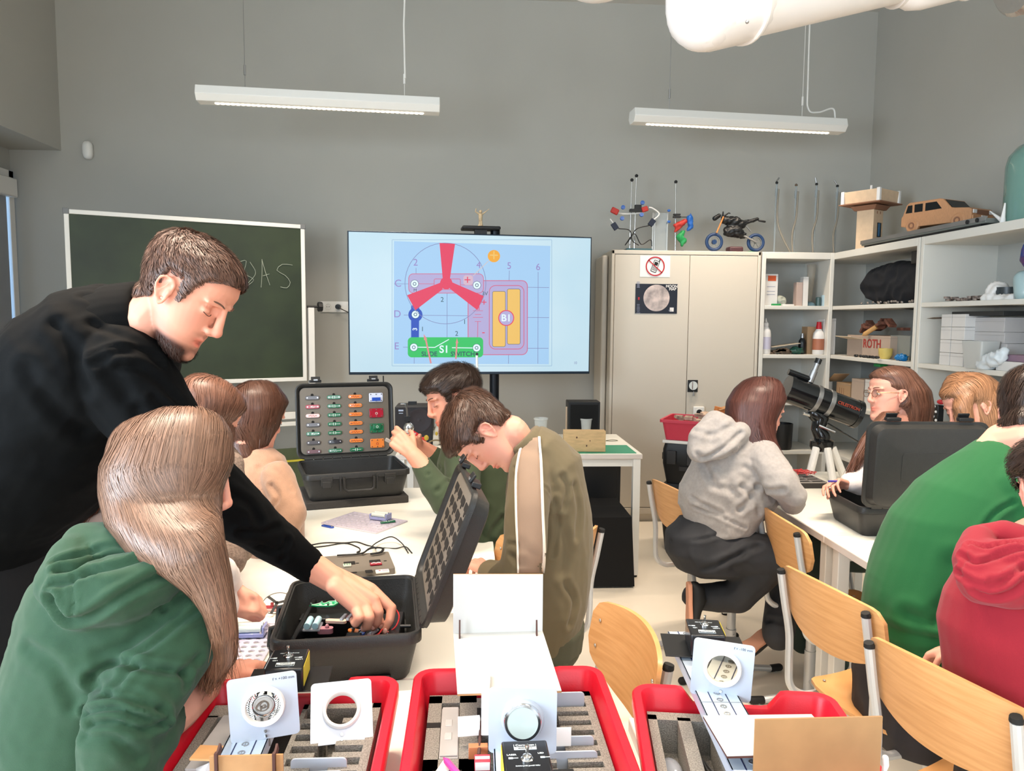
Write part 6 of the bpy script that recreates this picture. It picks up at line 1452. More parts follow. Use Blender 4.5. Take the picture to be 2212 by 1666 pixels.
# tray 2
T2c = (.077, 1.12)
tr2 = tray('middle red tray with a white screen standing at its far end', *T2c, 0, .350, .44)
rib_foam(tr2, .035, .148, .062, .08, -.19, .185, .03, .098, .030)
s = MB(); s.bx(-.145, -.122, -.19, .175, .01, .1); s.bx(-.09, -.060, -.19, .175, .01, .1); s.bx(-.145, -.060, .150, .178, .01, .1); s.bx(-.145, -.06, -.19, -.02, .01, .1); s.bx(-.122, -.09, -.19, .15, .01, .07); s.bx(-.06, -.03, .05, .165, .01, .1); s.bx(-.06, -.035, -.03, .03, .01, .09); s.build('foam_block', FOAM, tr2, world=False)
s = MB(); s.bx(-.03, .035, -.19, .175, .01, .04); s.build('foam_floor', FOAMD, tr2, world=False)
s = MB(); s.bx(-.06, -.034, .10, .13, .1, .1008); s.bx(-.145, -.122, .07, .085, .1, .1008); s.bx(-.10, -.06, .062, .085, .1, .1008); s.prism([(-.13, -.075), (-.085, -.075), (-.085, -.05), (-.13, -.05)], .0008, None, (0, 0, .1)); s.build('foam_cutouts', DK, tr2, world=False)
# tray 3
a = onz(1343, 1494, .88); b = onz(1762, 1490, .88); rz3 = math.atan2(b.y-a.y, b.x-a.x)-R(1); M3r = Matrix.Rotation(rz3, 3, 'Z'); m3 = (a+b)/2; c_ = m3-(M3r @ V((0, .205, 0)))
tr3 = tray('right red tray with lowered far rim and cluttered grey foam', c_.x, c_.y, rz3-R(6), .352, .43)
s = MB()
for q in ((-.15, -.135, -.18, .165), (-.10, -.078, .0, .16), (-.045, -.02, -.02, .175), (-.15, -.02, .150, .175), (-.15, -.02, -.06, -.035), (-.15, -.02, -.12, -.10), (.05, .15, .12, .17)): s.bx(*q, .01, .100)
s.bx(-.15, .15, -.18, .17, .01, .04); s.bx(-.078, -.045, -.03, .0, .04, .1); s.bx(-.135, -.1, -.03, .02, .04, .06); s.build('foam_block', FOAM, tr3, world=False)

RAILM = mat('rail_aluminium', 'c6d3e2', .3, metal=.35); NAVY = mat('navy_line', '16204a', .4)
def rail(p, q, z, w_, label, h=.02):
    """optical bench from p (near) to q (far), top surface at z"""
    p = V((p[0], p[1], z)); q = V((q[0], q[1], z)); d = (q-p); L_ = d.length; d.normalize(); rz = math.atan2(-d.x, d.y); t = thing('optical_rail', label, 'optical bench', ((p+q)/2)-V((0, 0, h)), rz, 'metal optical benches across the red trays'); s = MB()
    s.bx(-w_/2, w_/2, -L_/2, L_/2, h-.003, h); s.bx(-w_/2, -w_/2+.003, -L_/2, L_/2, 0, h); s.bx(w_/2-.003, w_/2, -L_/2, L_/2, 0, h); s.build('profile', RAILM, t, world=False, bevel=.0006)
    for x in (-.014, .014): s = MB(); s.bx(x-.0009, x+.0009, -L_/2, L_/2, h, h+.0004); s.build('guide_line', NAVY, t, world=False)
    s = MB(); y = -L_/2+.02
    while y < L_/2: s.ring((0, y, h), .0055, .0035, .0008, n=14); s.bx(-.0006, .0006, y-.006, y+.006, h, h+.0006); y += .022
    o = s.build('stamped_holes', STEEL, t, world=False); o['kind'] = 'stuff'
    for y in (-L_*.1, L_*.22): s = MB(); s.bx(-w_/2, w_/2, y-.0006, y+.0006, h, h+.0005); s.build('joint_line', STEEL, t, world=False)
    return t
LB = mat('laser_box_black', '15161a', .28, coat=.2); LW = mat('laser_print', 'c9d3d6', .5)
YL = mat('warning_yellow', 'c6b43a', .5)
def laser(c, rz, label, flip=False, base=(.13, .085)):
    """c: centre of the top face"""
    h = .042; c = V(c); t = thing('laser_box', label, 'laser box', c-V((0, 0, h+.002)), rz, 'black laser and lamp boxes'); w_, d_ = .064, .078
    s = MB(); s.bx(-w_/2, w_/2, -d_/2, d_/2, .002, .002+h); s.build('housing', LB, t, world=False, bevel=.003)
    s = MB(); s.bx(-base[0]/2, base[0]/2, -base[1]/2-.01, base[1]/2-.01, 0, .002); s.build('base_plate', mat('base_black', '111214', .45), t, world=False, bevel=.0006)
    s = MB(); z = h+.002; s.lathe([(.0085, 0), (.0085, .002), (.0065, .003), (.0062, .006), (.003, .007)], (0, -.008 if not flip else .012, z), None, 16); s.cyl((0, -.008 if not flip else .012, z+.006), (0, -.007 if not flip else .013, z+.020), .0017, .0026, n=10); s.build('toggle_switch', CHROME, t, world=False, smooth=True)
    R4 = ROOT[t.name] @ Matrix.Translation((0, 0, z)) @ (Matrix.Rotation(math.pi, 4, 'Z') if flip else Matrix.Identity(4))
    s = MB(); Tl = Matrix.Rotation(math.pi, 3, 'Z') if flip else Matrix.Identity(3)
    s.box(Tl @ V((0, .0215, z+.0003)), (.031, .0125, .0006)); s.build('name_plate', LW, t, world=False)
    s = MB(); s.box(Tl @ V((0, .0245, z+.0007)), (.0295, .0058, .0005)); s.build('name_band', LB, t, world=False)
    text('Cornelsen', .0062, R4 @ Matrix.Translation((0, .0245, .0012)), LW, t, 'lettering', .0001, bold=True)
    text('EXPERIMENTA', .0030, R4 @ Matrix.Translation((0, .0180, .0008)), LB, t, 'lettering', .0001, bold=True)
    text('LASER', .0048, R4 @ Matrix.Translation((-.020, .004, .0003)), LW, t, 'lettering', .0001, bold=True); text('LED', .0048, R4 @ Matrix.Translation((.020, .006, .0003)), LW, t, 'lettering', .0001, bold=True)
    text('Schülergerät gemäß RiSU', .0032, R4 @ Matrix.Translation((0, -.0215, .0003)), LW, t, 'lettering', .0001, bold=True)
    s = MB()
    for q in (-1, 1): s.box(Tl @ V((q*.0215, -.0035, z+.0003)), (.006, .0035, .0005)); s.box(Tl @ V((q*.0215+.006, -.0035, z+.0003)), (.008, .0010, .0005))
    s.build('switch_marks', LW, t, world=False)
    s = MB(); s.box((-w_/2-.0004, 0, .026), (.0008, d_*.8, .034)); s.build('warning_label', YL, t, world=False)
    s = MB(); s.cyl((w_*.25, -d_/2, .02), (w_*.25, -d_/2-.012, .02), .007, n=14); s.build('lens_tube', BLK, t, world=False)
    return t
def plate(px, py, d, ang, label, kind, tilt=0, w_=.1, txt=None, yaw=0):
    """square holder plate with a ring; centre at the pixel"""
    c = pt(px, py, d); f = V((c.x-CAM.x, c.y-CAM.y, 0)).normalized(); r = V((f.y, -f.x, 0)); r = Matrix.Rotation(R(yaw), 3, 'Z') @ r; f = V((-r.y, r.x, 0)); u = V((0, 0, 1)); M_ = frame(r, u, -f) @ rotv((1, 0, 0), R(-tilt)) @ rotv((0, 0, 1), R(ang)); k = w_/.1
    t = thingM('lens_holder', label, 'lens holder', Matrix.Translation(c-(M_ @ V((0, w_/2, 0)))), 'grey square lens holders')
    s = MB(); sq_ = rrect(w_, w_, .007*k, 6); n = len(sq_); R0 = .0255*k; cy_ = .003*k
    inn = []
    for x, y in sq_: a = math.atan2(y-cy_, x); inn.append((R0*math.cos(a), cy_+R0*math.sin(a)))
    # refine: sample the outline finely
    P = []; m_ = 6
    for i in range(n):
        x0, y0 = sq_[i]; x1, y1 = sq_[(i+1) % n]; L_ = math.hypot(x1-x0, y1-y0); q_ = 10 if L_ > .02 else 1
        for j in range(q_): P.append((x0+(x1-x0)*j/q_, y0+(y1-y0)*j/q_))
    N = len(P); th = .0024; vs = []
    for z in (0, th):
        vs += [c+M_ @ V((x, y, z)) for x, y in P]; 
        for x, y in P: a = math.atan2(y-cy_, x); vs.append(c+M_ @ V((R0*math.cos(a), cy_+R0*math.sin(a), z)))
    fs = []
    for i in range(N):
        j = (i+1) % N; fs += [(i, j, N+j, N+i), (2*N+i, 3*N+i, 3*N+j, 2*N+j), (i, 2*N+i, 2*N+j, j), (N+i, N+j, 3*N+j, 3*N+i)]
    s.add(vs, fs); s.build('plate', FG, t, smooth=True, ang=40)
    s = MB(); s.lathe([(.0255*k, -.004), (.0315*k, -.004), (.0315*k, .006), (.0295*k, .010), (.0265*k, .010), (.0248*k, .007), (.0248*k, -.004)], c+M_ @ V((0, cy_, 0)), M_, 48, False); s.build('ring', METW if kind != 'mirror' else FG, t, smooth=True, ang=50)
    cr_ = c+M_ @ V((0, cy_, .002))
    if kind == 'lens':
        s = MB(); s.lathe([(0, -.0012), (.012*k, -.0009), (.0250*k, 0), (.012*k, .0009), (0, .0012)], cr_, M_, 40); s.build('lens', mat('lens_clear', 'ffffff', 0, trans=1, ior=1.5), t, smooth=True, ang=180)
    if kind == 'flatglass':
        s = MB(); s.lathe([(0, .001), (.0247*k, .001), (.0247*k, .0), (0, 0)], cr_, M_, 40); s.build('mirror', mat('mirror_warm', 'f4e3c4', .03, metal=1), t, smooth=True, ang=60)
    if kind == 'mirror':
        s = MB(); s.lathe([(.0235*k, .006), (.0275*k, .014), (.0262*k, .0165), (.0225*k, .0165), (.0215*k, .012), (0, .010)], cr_, M_ @ rotv((1, 0, 0), R(-8)), 48); s.build('mirror_cup', CHROME, t, smooth=True, ang=50)
        s = MB(); s.lathe([(0, .0150), (.0232*k, .0160), (.0232*k, .0140), (0, .0130)], cr_, M_ @ rotv((1, 0, 0), R(-8)), 48); s.build('mirror_face', mat('matt_glass', 'aab5b0', .25), t, smooth=True, ang=60)
    s = MB()
    for y in (-.037, -.0445): s.cyl(c+M_ @ V((0, y*k, .002)), c+M_ @ V((0, y*k, .0045)), .0032*k, .0026*k, n=12)
    s.build('rivet', CHROME, t, smooth=True)
    if txt: text(txt, .0060*k, M4(M_, c+M_ @ V((.031*k, .0415*k, .0026))), mat('print_dark', '3a4250', .5), t, 'lettering', .0001)
    s = MB(); s.box(c+M_ @ V((0, -.055*k, .0)), (.012*k, .016*k, .003), M_); s.build('stem', STEEL, t)
    return t, c, M_
# kit 1
ZR = .895
rail((-.325, .905), (-.343, 1.39), ZR, .062, 'optical bench across the left red tray')
laser(((onz(592, 1403, .939)+onz(664, 1406, .939)+onz(575, 1444, .939)+onz(653, 1443, .939))/4), R(183), 'black laser box behind the left red tray, label upside down', False, (.14, .09))
plate(570, 1527, 1.12, 2.5, 'lens holder with clear lens marked f = +100 mm on the left tray', 'lens', txt='f = +100 mm', yaw=-4)
plate(738, 1538, 1.235, 0, 'empty lens ring holder leaning back in the left red tray', 'none', 46, .1)
for i, (px, py) in enumerate(((735, 1612), (728, 1634))):
    p = V((0, (1.093, 1.059)[i], 0)); spare('grey plate %s in the left red tray' % ['behind the front rib', 'nearest the picture edge', 'third from the front', 'farthest back'][i], M4(frame(V((1, 0, 0)), V((0, 0, 1)), V((0, -1, 0))), V((T1c[0]+.072, p.y, .838))))
t = thing('plastic_tube_box', 'clear plastic box lying in the left foam of the left tray', 'box', (T1c[0]-.098, T1c[1]+.06, .833))
q = V((T1c[0]-.095, T1c[1]+.055, .833)); s = MB(); s.box(q+V((0, 0, .012)), (.045, .15, .022), Matrix.Rotation(R(-3), 3, 'Z')); s.build('box_body', CLR, t, bevel=.002); s = MB(); s.box(q+V((0, 0, .026)), (.046, .152, .004), Matrix.Rotation(R(-3), 3, 'Z')); s.build('lid', mat('frosted_lid', 'd5d2d0', .25, alpha=.6), t, bevel=.001)
HB = mat('hardboard_tan', 'a87c50', .6, vary=.08, vscale=40); WEN = mat('burnt_edge', '4a2c24', .7)
t = thing('slotted_card', 'light brown card with cut slits on the left red tray', 'card', onz(475, 1628, .885)); A = onz(475, 1628, .888)
s = MB(); s.box(A, (.075, .035, .003), Matrix.Rotation(R(-6), 3, 'Z')); s.build('card', mat('card_tan', 'd69c66', .6), t)
for x in (.0, .012, .024): s = MB(); s.box(A+V((x, 0, .0018)), (.0012, .022, .001), Matrix.Rotation(R(-14), 3, 'Z')); s.build('slit', WEN, t)
t = thing('hardboard_screen', 'brown hardboard screen with two wooden wedges at the very bottom left', 'screen', (-.30, 1.0, .895)); A = onplane(452, 1634, V((0, 1.0, 0)), V((0, 1, 0))); B = onplane(611, 1632, V((0, 1.0, 0)), V((0, 1, 0)))
s = MB(); s.bx(A.x, B.x, 1.0, 1.003, .885, (A.z+B.z)/2); s.build('board', HB, t)
for px in (467, 592): q = onplane(px, 1640, V((0, .998, 0)), V((0, 1, 0))); s = MB(); s.box(q+V((0, 0, -.006)), (.004, .006, .03)); s.build('wedge', WEN, t); s = MB(); s.box(q+V((0, .012, .004)), (.003, .016, .012), rotv((1, 0, 0), R(25))); s.build('wedge', WEN, t)
s = MB(); q = onz(425, 1662, .86); s.tube([q, q+V((.03, -.02, .01))], [.002, .013], 10); s.solo('paper_cone', PAPER, 'white paper cone end peeking over the left foam at the bottom edge', 'paper')
# kit 2
rail((.068, .85), (.075, 1.46), ZR, .062, 'optical bench across the middle red tray')
M2 = (onz(1085, 1600, .945)+onz(1180, 1598, .945))/2
laser(M2+V((0, -.039, 0)), R(1), 'black laser box at the bottom edge of the middle red tray', False, (.14, .09))
plate(1129, 1556, 1.10, 0, 'lens holder with a round pale mirror on the middle tray', 'mirror', 0, .101)
def screenbox(fl, fr, bl_, br_, h, wall_at, zf, label, facing):
    pass
t = thing('white_screen', 'white folding screen of two panels on the middle red tray', 'screen', (onz(1090, 1430, .9)))
Wm = mat('screen_white', 'bcbbb7', .35); d0, d1 = 1.185, 1.385
f0, f1 = pt(988, 1499, d0), pt(1213, 1492, d0); b0_, b1_ = pt(979, 1369, d1), pt(1172, 1363, d1); t0, t1 = pt(979, 1241, d1), pt(1173, 1241, d1)
def quad(P, th, nm, m_, t_):
    n = (P[1]-P[0]).cross(P[3]-P[0]).normalized(); s = MB(); s.add([p for p in P]+[p-n*th for p in P], [(0, 1, 2, 3), (7, 6, 5, 4), (0, 4, 5, 1), (1, 5, 6, 2), (2, 6, 7, 3), (3, 7, 4, 0)]); return s.build(nm, m_, t_)
quad([f0, f1, b1_, b0_], .0008, 'floor_panel', Wm, t); quad([b0_, b1_, t1, t0], .0008, 'wall_panel', Wm, t)
e_ = V((0, 0, -.001)); quad([f0+e_, f1+e_, b1_+e_, b0_+e_], .003, 'backing_board', HB, t); e_ = V((0, .001, 0)); quad([b0_+e_, b1_+e_, t1+e_, t0+e_], .003, 'backing_board', HB, t)
for px in (993, 1159):
    s = MB(); q = pt(px, 1362, d1-.012); s.add([q+V((-.0015, .0, -.018)), q+V((-.0015, .0, .020)), q+V((-.0015, -.012, -.018)), q+V((.0015, .0, -.018)), q+V((.0015, .0, .020)), q+V((.0015, -.012, -.018))], [(0, 1, 2), (5, 4, 3), (0, 3, 4, 1), (1, 4, 5, 2), (2, 5, 3, 0)]); s.build('wedge', WEN, t)
s = MB(); q = V((.075, 1.36, ZR)); s.box(q+V((0, -.04, .018)), (.05, .05, .034)); s.build('support_block', BLK, t)
for i, (x, y, dz) in enumerate(((.09, 1.265, .006), (.085, 1.135, .0), (.085, 1.10, -.004), (.088, 1.015, -.006))):
    spare(['grey plate farthest back in the middle tray', 'second grey plate from the back in the middle tray', 'third grey plate from the back in the middle tray', 'nearest grey plate in the middle tray'][i], M4(frame(V((1, 0, 0)), V((0, 0, 1)), V((0, -1, 0))), V((T2c[0]+x, y, .838+dz))))
t = thing('plastic_tube_box', 'narrow clear plastic box set in the left foam of the middle tray', 'box', (-.03, 1.16, .82)); q = V((T2c[0]-.106, T2c[1]+.06, .835)); s = MB(); s.box(q, (.031, .15, .028)); s.build('box_body', mat('frosted_box', 'c9c4c2', .3, alpha=.85), t, bevel=.002)
s = MB(); s.box(q+V((0, 0, .0155)), (.028, .146, .003)); s.box(q+V((-.002, .02, .0175)), (.012, .02, .002)); s.box(q+V((-.002, -.02, .0175)), (.012, .02, .002)); s.build('lid', mat('frosted_lid', 'd5d2d0', .25, alpha=.6), t, bevel=.001)
s = MB(); A = onz(1032, 1578, .885); s.box(A+V((-.014, .02, -.004)), (.035, .004, .032), Matrix.Rotation(R(6), 3, 'Z')); s.solo('white_card', PAPER, 'small white card standing beside the long brown slat in the middle tray', 'card')
s = MB(); s.box(A+V((.014, .03, .03)), (.012, .075, .07), Matrix.Rotation(R(-4), 3, 'Z')); s.solo('white_block_card', PAPER, 'taller white card behind the mirror holder in the middle tray', 'card', bevel=.001)
s = MB(); s.tube([onz(1040, 1560, .875), onz(1034, 1632, .868)], .0028, 6); s.solo('brown_slat', WEN, 'thin dark brown slat lying lengthwise in the middle tray', 'slat')
t = thing('red_label_box', 'small red and white labelled box in the middle tray foam', 'box', onz(1042, 1648, .85)); q = onz(1042, 1650, .862); s = MB(); s.box(q, (.024, .02, .018)); s.build('box_body', mat('label_red', 'b83040', .5), t, bevel=.001); s = MB(); s.box(q+V((0, -.0105, .002)), (.022, .001, .012)); s.box(q+V((0, 0, .0095)), (.022, .006, .001)); s.build('white_stripes', PAPER, t)
s = MB(); s.box(onz(1033, 1623, .862), (.03, .012, .02)); s.solo('orange_wood_block', mat('block_orange', 'b87048', .6), 'orange brown wooden block beside the brown slat in the middle tray', 'block', bevel=.001)
s = MB(); a_ = onz(958, 1637, .86); b_ = a_+V((.035, -.085, .012)); s.cyl(a_, a_.lerp(b_, .16), .0008, .0052, n=8); s.cyl(a_.lerp(b_, .16), b_, .0052, n=8); s.solo('pink_pencil', mat('pencil_pink', 'd8408c', .4), 'pink pencil pointing up in the middle tray', 'pencil', smooth=True)
s = MB(); s.add([onz(962, 1636, .85), onz(940, 1668, .852), onz(960, 1675, .85), onz(972, 1662, .853)], [(0, 1, 2, 3)]); s.v += [v+V((0, 0, -.001)) for v in s.v]; s.f += [(7, 6, 5, 4), (0, 4, 5, 1), (1, 5, 6, 2), (2, 6, 7, 3), (3, 7, 4, 0)]; s.solo('paper_scrap', PAPER, 'white paper scrap under the pink pencil', 'paper')
s = MB(); s.box(onz(1216, 1592, .87), (.026, .003, .03)); s.solo('white_card', PAPER, 'small white card right of the mirror holder in the middle tray', 'card')
# kit 3
rail((.408, .972), (.443, 1.44), ZR+.005, .070, 'optical bench across the right red tray')
q3 = (onz(1473, 1336, .95)+onz(1543, 1334, .95)+onz(1573, 1375, .95)+onz(1506, 1377, .95))/4
laser(q3, R(180-9), 'black laser box standing behind the right red tray over the floor', False, (.155, .10))
plate(1560, 1447, 1.26, -3, 'lens holder marked f = -100 mm on the right tray', 'flatglass', 0, .1, 'f = -100 mm', 3)
t = thing('hardboard_screen', 'white screen with its plain brown back board toward the camera at bottom right', 'screen', onz(1700, 1620, .9))
yb_ = .965; A = ony(1632, 1554, yb_); B = ony(1907, 1550, yb_); s = MB(); s.bx(A.x, B.x, yb_, yb_+.003, .86, (A.z+B.z)/2); s.build('back_board', mat('hardboard', '9c774e', .55, vary=.12, vscale=14), t)
s = MB(); s.bx(A.x+.001, B.x-.001, yb_+.003, yb_+.0042, .86, (A.z+B.z)/2-.001); s.build('white_face', Wm, t)
F0, F1 = onz(1519, 1546, .925), onz(1753, 1543, .925); n0 = V((F0.x+.0, yb_+.004, .925)); n1 = V((F1.x+.0, yb_+.004, .925))
quad([n0, n1, F1, F0], .001, 'floor_panel', Wm, t); e_ = V((0, 0, -.0012)); quad([n0+e_, n1+e_, F1+e_, F0+e_], .003, 'backing_board', WEN, t)
s = MB(); q = onz(1909, 1668, .89); s.chain([(q, .003), (q+V((.001, -.002, .012)), .0045), (q+V((.0, -.002, .022)), .0045)]); s.solo('marker_pen', PAPER, 'white and red marker cap at the edge of the brown board', 'marker', smooth=True)
def intray3(x, y, z): return ROOT[tr3.name] @ V((x, y, z))
s = MB(); q = intray3(-.118, .07, .06); s.ell(q, (.016, .03, .012)); s.solo('clear_bag', CLR, 'crumpled clear plastic piece in the foam pocket of the right tray', 'bag', smooth=True)
s = MB(); s.tube([intray3(-.062, .12, .05), intray3(-.058, .02, .085)], .0022, 6); s.tube([intray3(-.068, .12, .06), intray3(-.066, .03, .08)], .0015, 6); s.solo('metal_rods', STEEL, 'thin bright metal rods in the dark slot of the right tray', 'rods')
s = MB(); s.box(intray3(-.0, .06, .098), (.014, .11, .010), Matrix.Rotation(rz3-R(6), 3, 'Z')); s.solo('acrylic_bar', CLR, 'long clear acrylic bar across the foam of the right tray', 'bar', bevel=.001)
s = MB(); s.box(intray3(-.005, -.08, .085), (.035, .012, .035), Matrix.Rotation(rz3-R(6), 3, 'Z')); s.solo('orange_wood_block', mat('block_orange', 'b87048', .6), 'orange brown block in the near foam slots of the right tray', 'block', bevel=.001)
s = MB(); s.box(intray3(.0, .145, .1005), (.022, .012, .003), Matrix.Rotation(rz3-R(6), 3, 'Z')); s.solo('white_tab', PAPER, 'small white tab on the far foam of the right tray', 'tab')
# pen held by the girl with glasses
s = MB(); a_ = pt(1790, 1040, 2.88); b_ = pt(1813, 1040, 2.90); s.cyl(a_, b_, .004, n=8); s.solo('purple_pen', mat('pen_purple', '4038a0', .4), 'short purple pen in the hand of the girl with glasses', 'pen')
s = MB(); a_ = pt(838, 952, 2.52); s.box(a_, (.02, .01, .012), Matrix.Rotation(.5, 3, 'Y')); s.solo('held_piece', mat('piece_grey', '8f8a84', .4), 'tiny piece held up by the boy in dark green', 'module', bevel=.002)
# component tray on the right table
t = thing('component_tray', 'flat dark tray with grid compartments and red wires by the telescope', 'tray', onz(1740, 1035, .75)); a = onz(1712, 1048, .77); b = onz(1788, 1050, .77)
cx_, cy_ = (a.x+b.x)/2-.02, a.y+.14; s = MB(); s.bx(cx_-.16, cx_+.12, cy_-.13, cy_+.13, .75, .775); s.build('tray_body', FOAMD, t, bevel=.003)
s = MB()
for i in range(4):
    for j in range(5): s.bx(cx_-.15+i*.066, cx_-.15+i*.066+.05, cy_-.12+j*.05, cy_-.12+j*.05+.034, .775, .7756)
o = s.build('pocket', DK, t); o['kind'] = 'stuff'
s = MB()
for i in range(5): s.bx(cx_-.155+i*.066, cx_-.150+i*.066, cy_-.125, cy_+.125, .775, .780)
for j in range(6): s.bx(cx_-.155, cx_+.115, cy_-.127+j*.05, cy_-.121+j*.05, .775, .780)
o = s.build('divider', mat('divider_grey', '9a948e', .6), t); o['kind'] = 'stuff'
s = MB(); q = V((cx_+.05, cy_, .78))
for k in range(7): s.tube(bez([q+V((random.uniform(-.05, .05), random.uniform(-.05, .05), 0)) + V((0, 0, .01+.03*random.random())) for _ in range(5)], 20), .0018, 5)
s.solo('red_wires', WR, 'tangle of thin red wires on the component tray', 'wires', smooth=True)
# telescope on its tripod
TB = mat('tube_black', '101214', .18, coat=.4)
ph = pt(1705, 845, 3.75); pe = pt(1862, 893, 3.75); dv = pe-ph; pe = ph+dv; ax = dv.normalized()
hub = pt(1772, 905, 3.75); base = pt(1775, 965, 3.75)
t = thing('telescope', 'black reflector telescope on a silver tripod behind the hoodie girl', 'telescope', (base.x, base.y, 0))
p_a = pt(1702, 840, 3.75); p_b = pt(1853, 896, 3.75); ax = (p_b-p_a).normalized(); s = MB(); s.cyl(p_a, p_b, .069, n=32); s.build('tube', TB, t, smooth=True)
for f_ in (0.0, .38, .56, .97): s = MB(); q = p_a.lerp(p_b, f_); s.cyl(q-ax*.010, q+ax*.012, .073, n=32); s.build('tube_ring', STEEL if f_ in (.38, .56) else TB, t, smooth=True, bevel=.001)
s = MB(); s.cyl(p_a-ax*.004, p_a-ax*.0035, .06, n=24); s.build('aperture', mat('aperture', '050608', .2), t)
up_ = ax.cross(V((0, 1, 0))).normalized(); up_ = up_ if up_.z > 0 else -up_
q = p_a+ax*.09+up_*.07; s = MB(); s.cyl(q, q+up_*.06, .018, n=16); s.cyl(q+up_*.06, q+up_*.10, .014, n=16); s.build('focuser', STEEL, t, smooth=True); s = MB(); s.cyl(q+up_*.10, q+up_*.125, .017, n=16); s.build('eyepiece', TB, t, smooth=True)
q = p_a+ax*.02+up_*.085-V((.01, 0, 0)); s = MB(); s.cyl(q-ax*.04, q+ax*.07, .016, n=14); s.build('finder_scope', TB, t, smooth=True)
text('CELESTRON', .021, M4(frame(ax, up_, -(ax.cross(up_)) if (ax.cross(up_)).y > 0 else ax.cross(up_)), p_a.lerp(p_b, .75)+V((0, -.0715, 0))+up_*.02), mat('print_orange', 'a8402a', .5, emit='000000'), t, 'lettering', .0004, bold=True)
s = MB(); s.chain([(p_a.lerp(p_b, .45)-up_*.07, .035), (hub, .04), (hub-V((.01, 0, .05)), .034), (base+V((0, 0, .05)), .04)]); s.build('mount_head', TB, t, smooth=True)
s = MB(); s.cyl(hub+V((-.09, 0, .03)), hub, .008, n=8); s.cyl(hub+V((-.02, -.03, -.03)), hub+V((.05, -.06, -.06)), .008, n=8); s.build('adjusting_screw', CHROME, t)
s = MB(); s.cyl(hub, hub+V((.26, 0, -.15)), .0045, n=8); s.cyl(hub+V((.25, 0, -.145)), hub+V((.27, 0, -.155)), .009, n=8); s.build('slow_motion_rod', TB, t)
s = MB(); s.lathe([(.05, -.02), (.058, 0), (.058, .03), (.04, .04)], base, None, 20); s.build('hub_plate', TB, t, smooth=True)
for a_ in (215, 275, 330):
    d_ = V((math.cos(R(a_)), math.sin(R(a_)), 0)); top = base+d_*.05; bot = V((base.x, base.y, 0))+d_*.42
    s = MB(); s.cyl(top, top.lerp(bot, .55), .019, n=10); s.build('leg', STEEL if 0 else METW, t, smooth=True); s = MB(); s.cyl(top.lerp(bot, .5), bot, .012, n=8); s.build('leg_extension', STEEL, t, smooth=True)
# ------------------------------------------------------------------ desk and floor objects at the back
DZ = .75
def ond(px, py, z=DZ): return onz(px, py, z)
a, b, c, d = ond(1225, 977), ond(1388, 975), ond(1357, 955), ond(1212, 955)
s = MB(); s.bx(.52, 1.0, 4.30, 4.58, DZ, DZ+.003); s.solo('cutting_mat', mat('mat_green', '3f9a78', .6), 'green cutting mat on the right end of the desk', 'mat')
t = thing('wooden_block', 'pale wooden brick standing on the green cutting mat', 'block', ond(1262, 965)); p = pt(1262, 942, 4.45); s = MB(); s.box((p.x, p.y, DZ+.066), (.25, .07, .125), Matrix.Rotation(R(-3), 3, 'Z')); s.build('block', WOODM, t, bevel=.002); s = MB(); [s.ell((p.x+x, p.y-.036, DZ+z), (.004, .001, .006), nu=8, nv=5) for x, z in ((.03, .07), (.01, .04), (-.05, .09))]; o = s.build('knots', WEN, t); o['kind'] = 'stuff'
def cup(px, py, d_, h, r, label, fill=0, inv=False):
    p = onz(px, py, DZ); t = thing('plastic_cup', label, 'cup', p); s = MB(); pr = [(r*.72, .001), (r*.76, .004), (r*.97, h*.9), (r*1.06, h*.93), (r*1.06, h), (r*.99, h), (r*.94, h*.9), (r*.70, .006)]
    if inv: pr = [(rr_2, h-z) for rr_2, z in pr][::-1]
    s.lathe(pr, p, None, 24); s.build('cup_wall', mat('cup_clear', 'dfe3e2', .12, alpha=.45), t, smooth=True)
    if fill: s = MB(); s.cyl(p+V((0, 0, .006)), p+V((0, 0, fill)), r*.70, r*.82, n=20); s.build('contents', mat('cup_tan', 'cbbfa5', .4, alpha=.7), t, smooth=True)
    return p
cup(1168, 950, 4.5, .145, .045, 'tall clear plastic cup on the desk left of the wooden block', .05)
cup(1187, 962, 4.4, .075, .04, 'low upturned clear cup beside the tall cup', 0, True)
cup(1265, 945, 4.6, .13, .042, 'clear cup standing behind the wooden block', .06)
for i, (px, h, l) in enumerate(((1231, .20, 'tall pale wooden stick standing behind the block, left'), (1241, .185, 'second pale wooden stick right of the tallest one'), (1274, .185, 'pale wooden stick right of the pink pens'))):
    p = onz(px, 948, DZ); s = MB(); s.box(p+V((0, .12+i*.004, h/2)), (.026, .026, h)); s.solo('wooden_stick', mat('stick_pale', 'd8bfa4', .6), l, 'stick', bevel=.002)
PK = mat('pen_pink', 'c92a4e', .4)
t0_ = None
for i in range(9):
    p = onz(1240+i*4.0, 946, DZ)+V((0, .19, 0)); s = MB(); tx_ = random.uniform(-.02, .02); s.cyl(p, p+V((tx_, .01, .215+random.uniform(-.01, .01))), .0065, n=8); s.cyl(p+V((tx_, .01, .22)), p+V((tx_*1.05, .01, .235)), .004, .002, n=8)
    s.solo('pink_pen', PK, 'pink pen in the upright bundle behind the wooden block', 'pen', 'pink pens standing on the desk')
# scissors / loop
s = MB(); p = onz(1318, 952, DZ+.004); s.tube(bez([p+V((-.03, .0, 0)), p+V((.02, .02, .002)), p+V((.05, .0, 0)), p+V((.0, -.02, 0)), p+V((-.03, -.01, 0))], 24), .002, 5); s.solo('wire_loop', mat('wire_olive', '6a6a50', .5), 'thin wire loop lying right of the wooden block', 'wire')
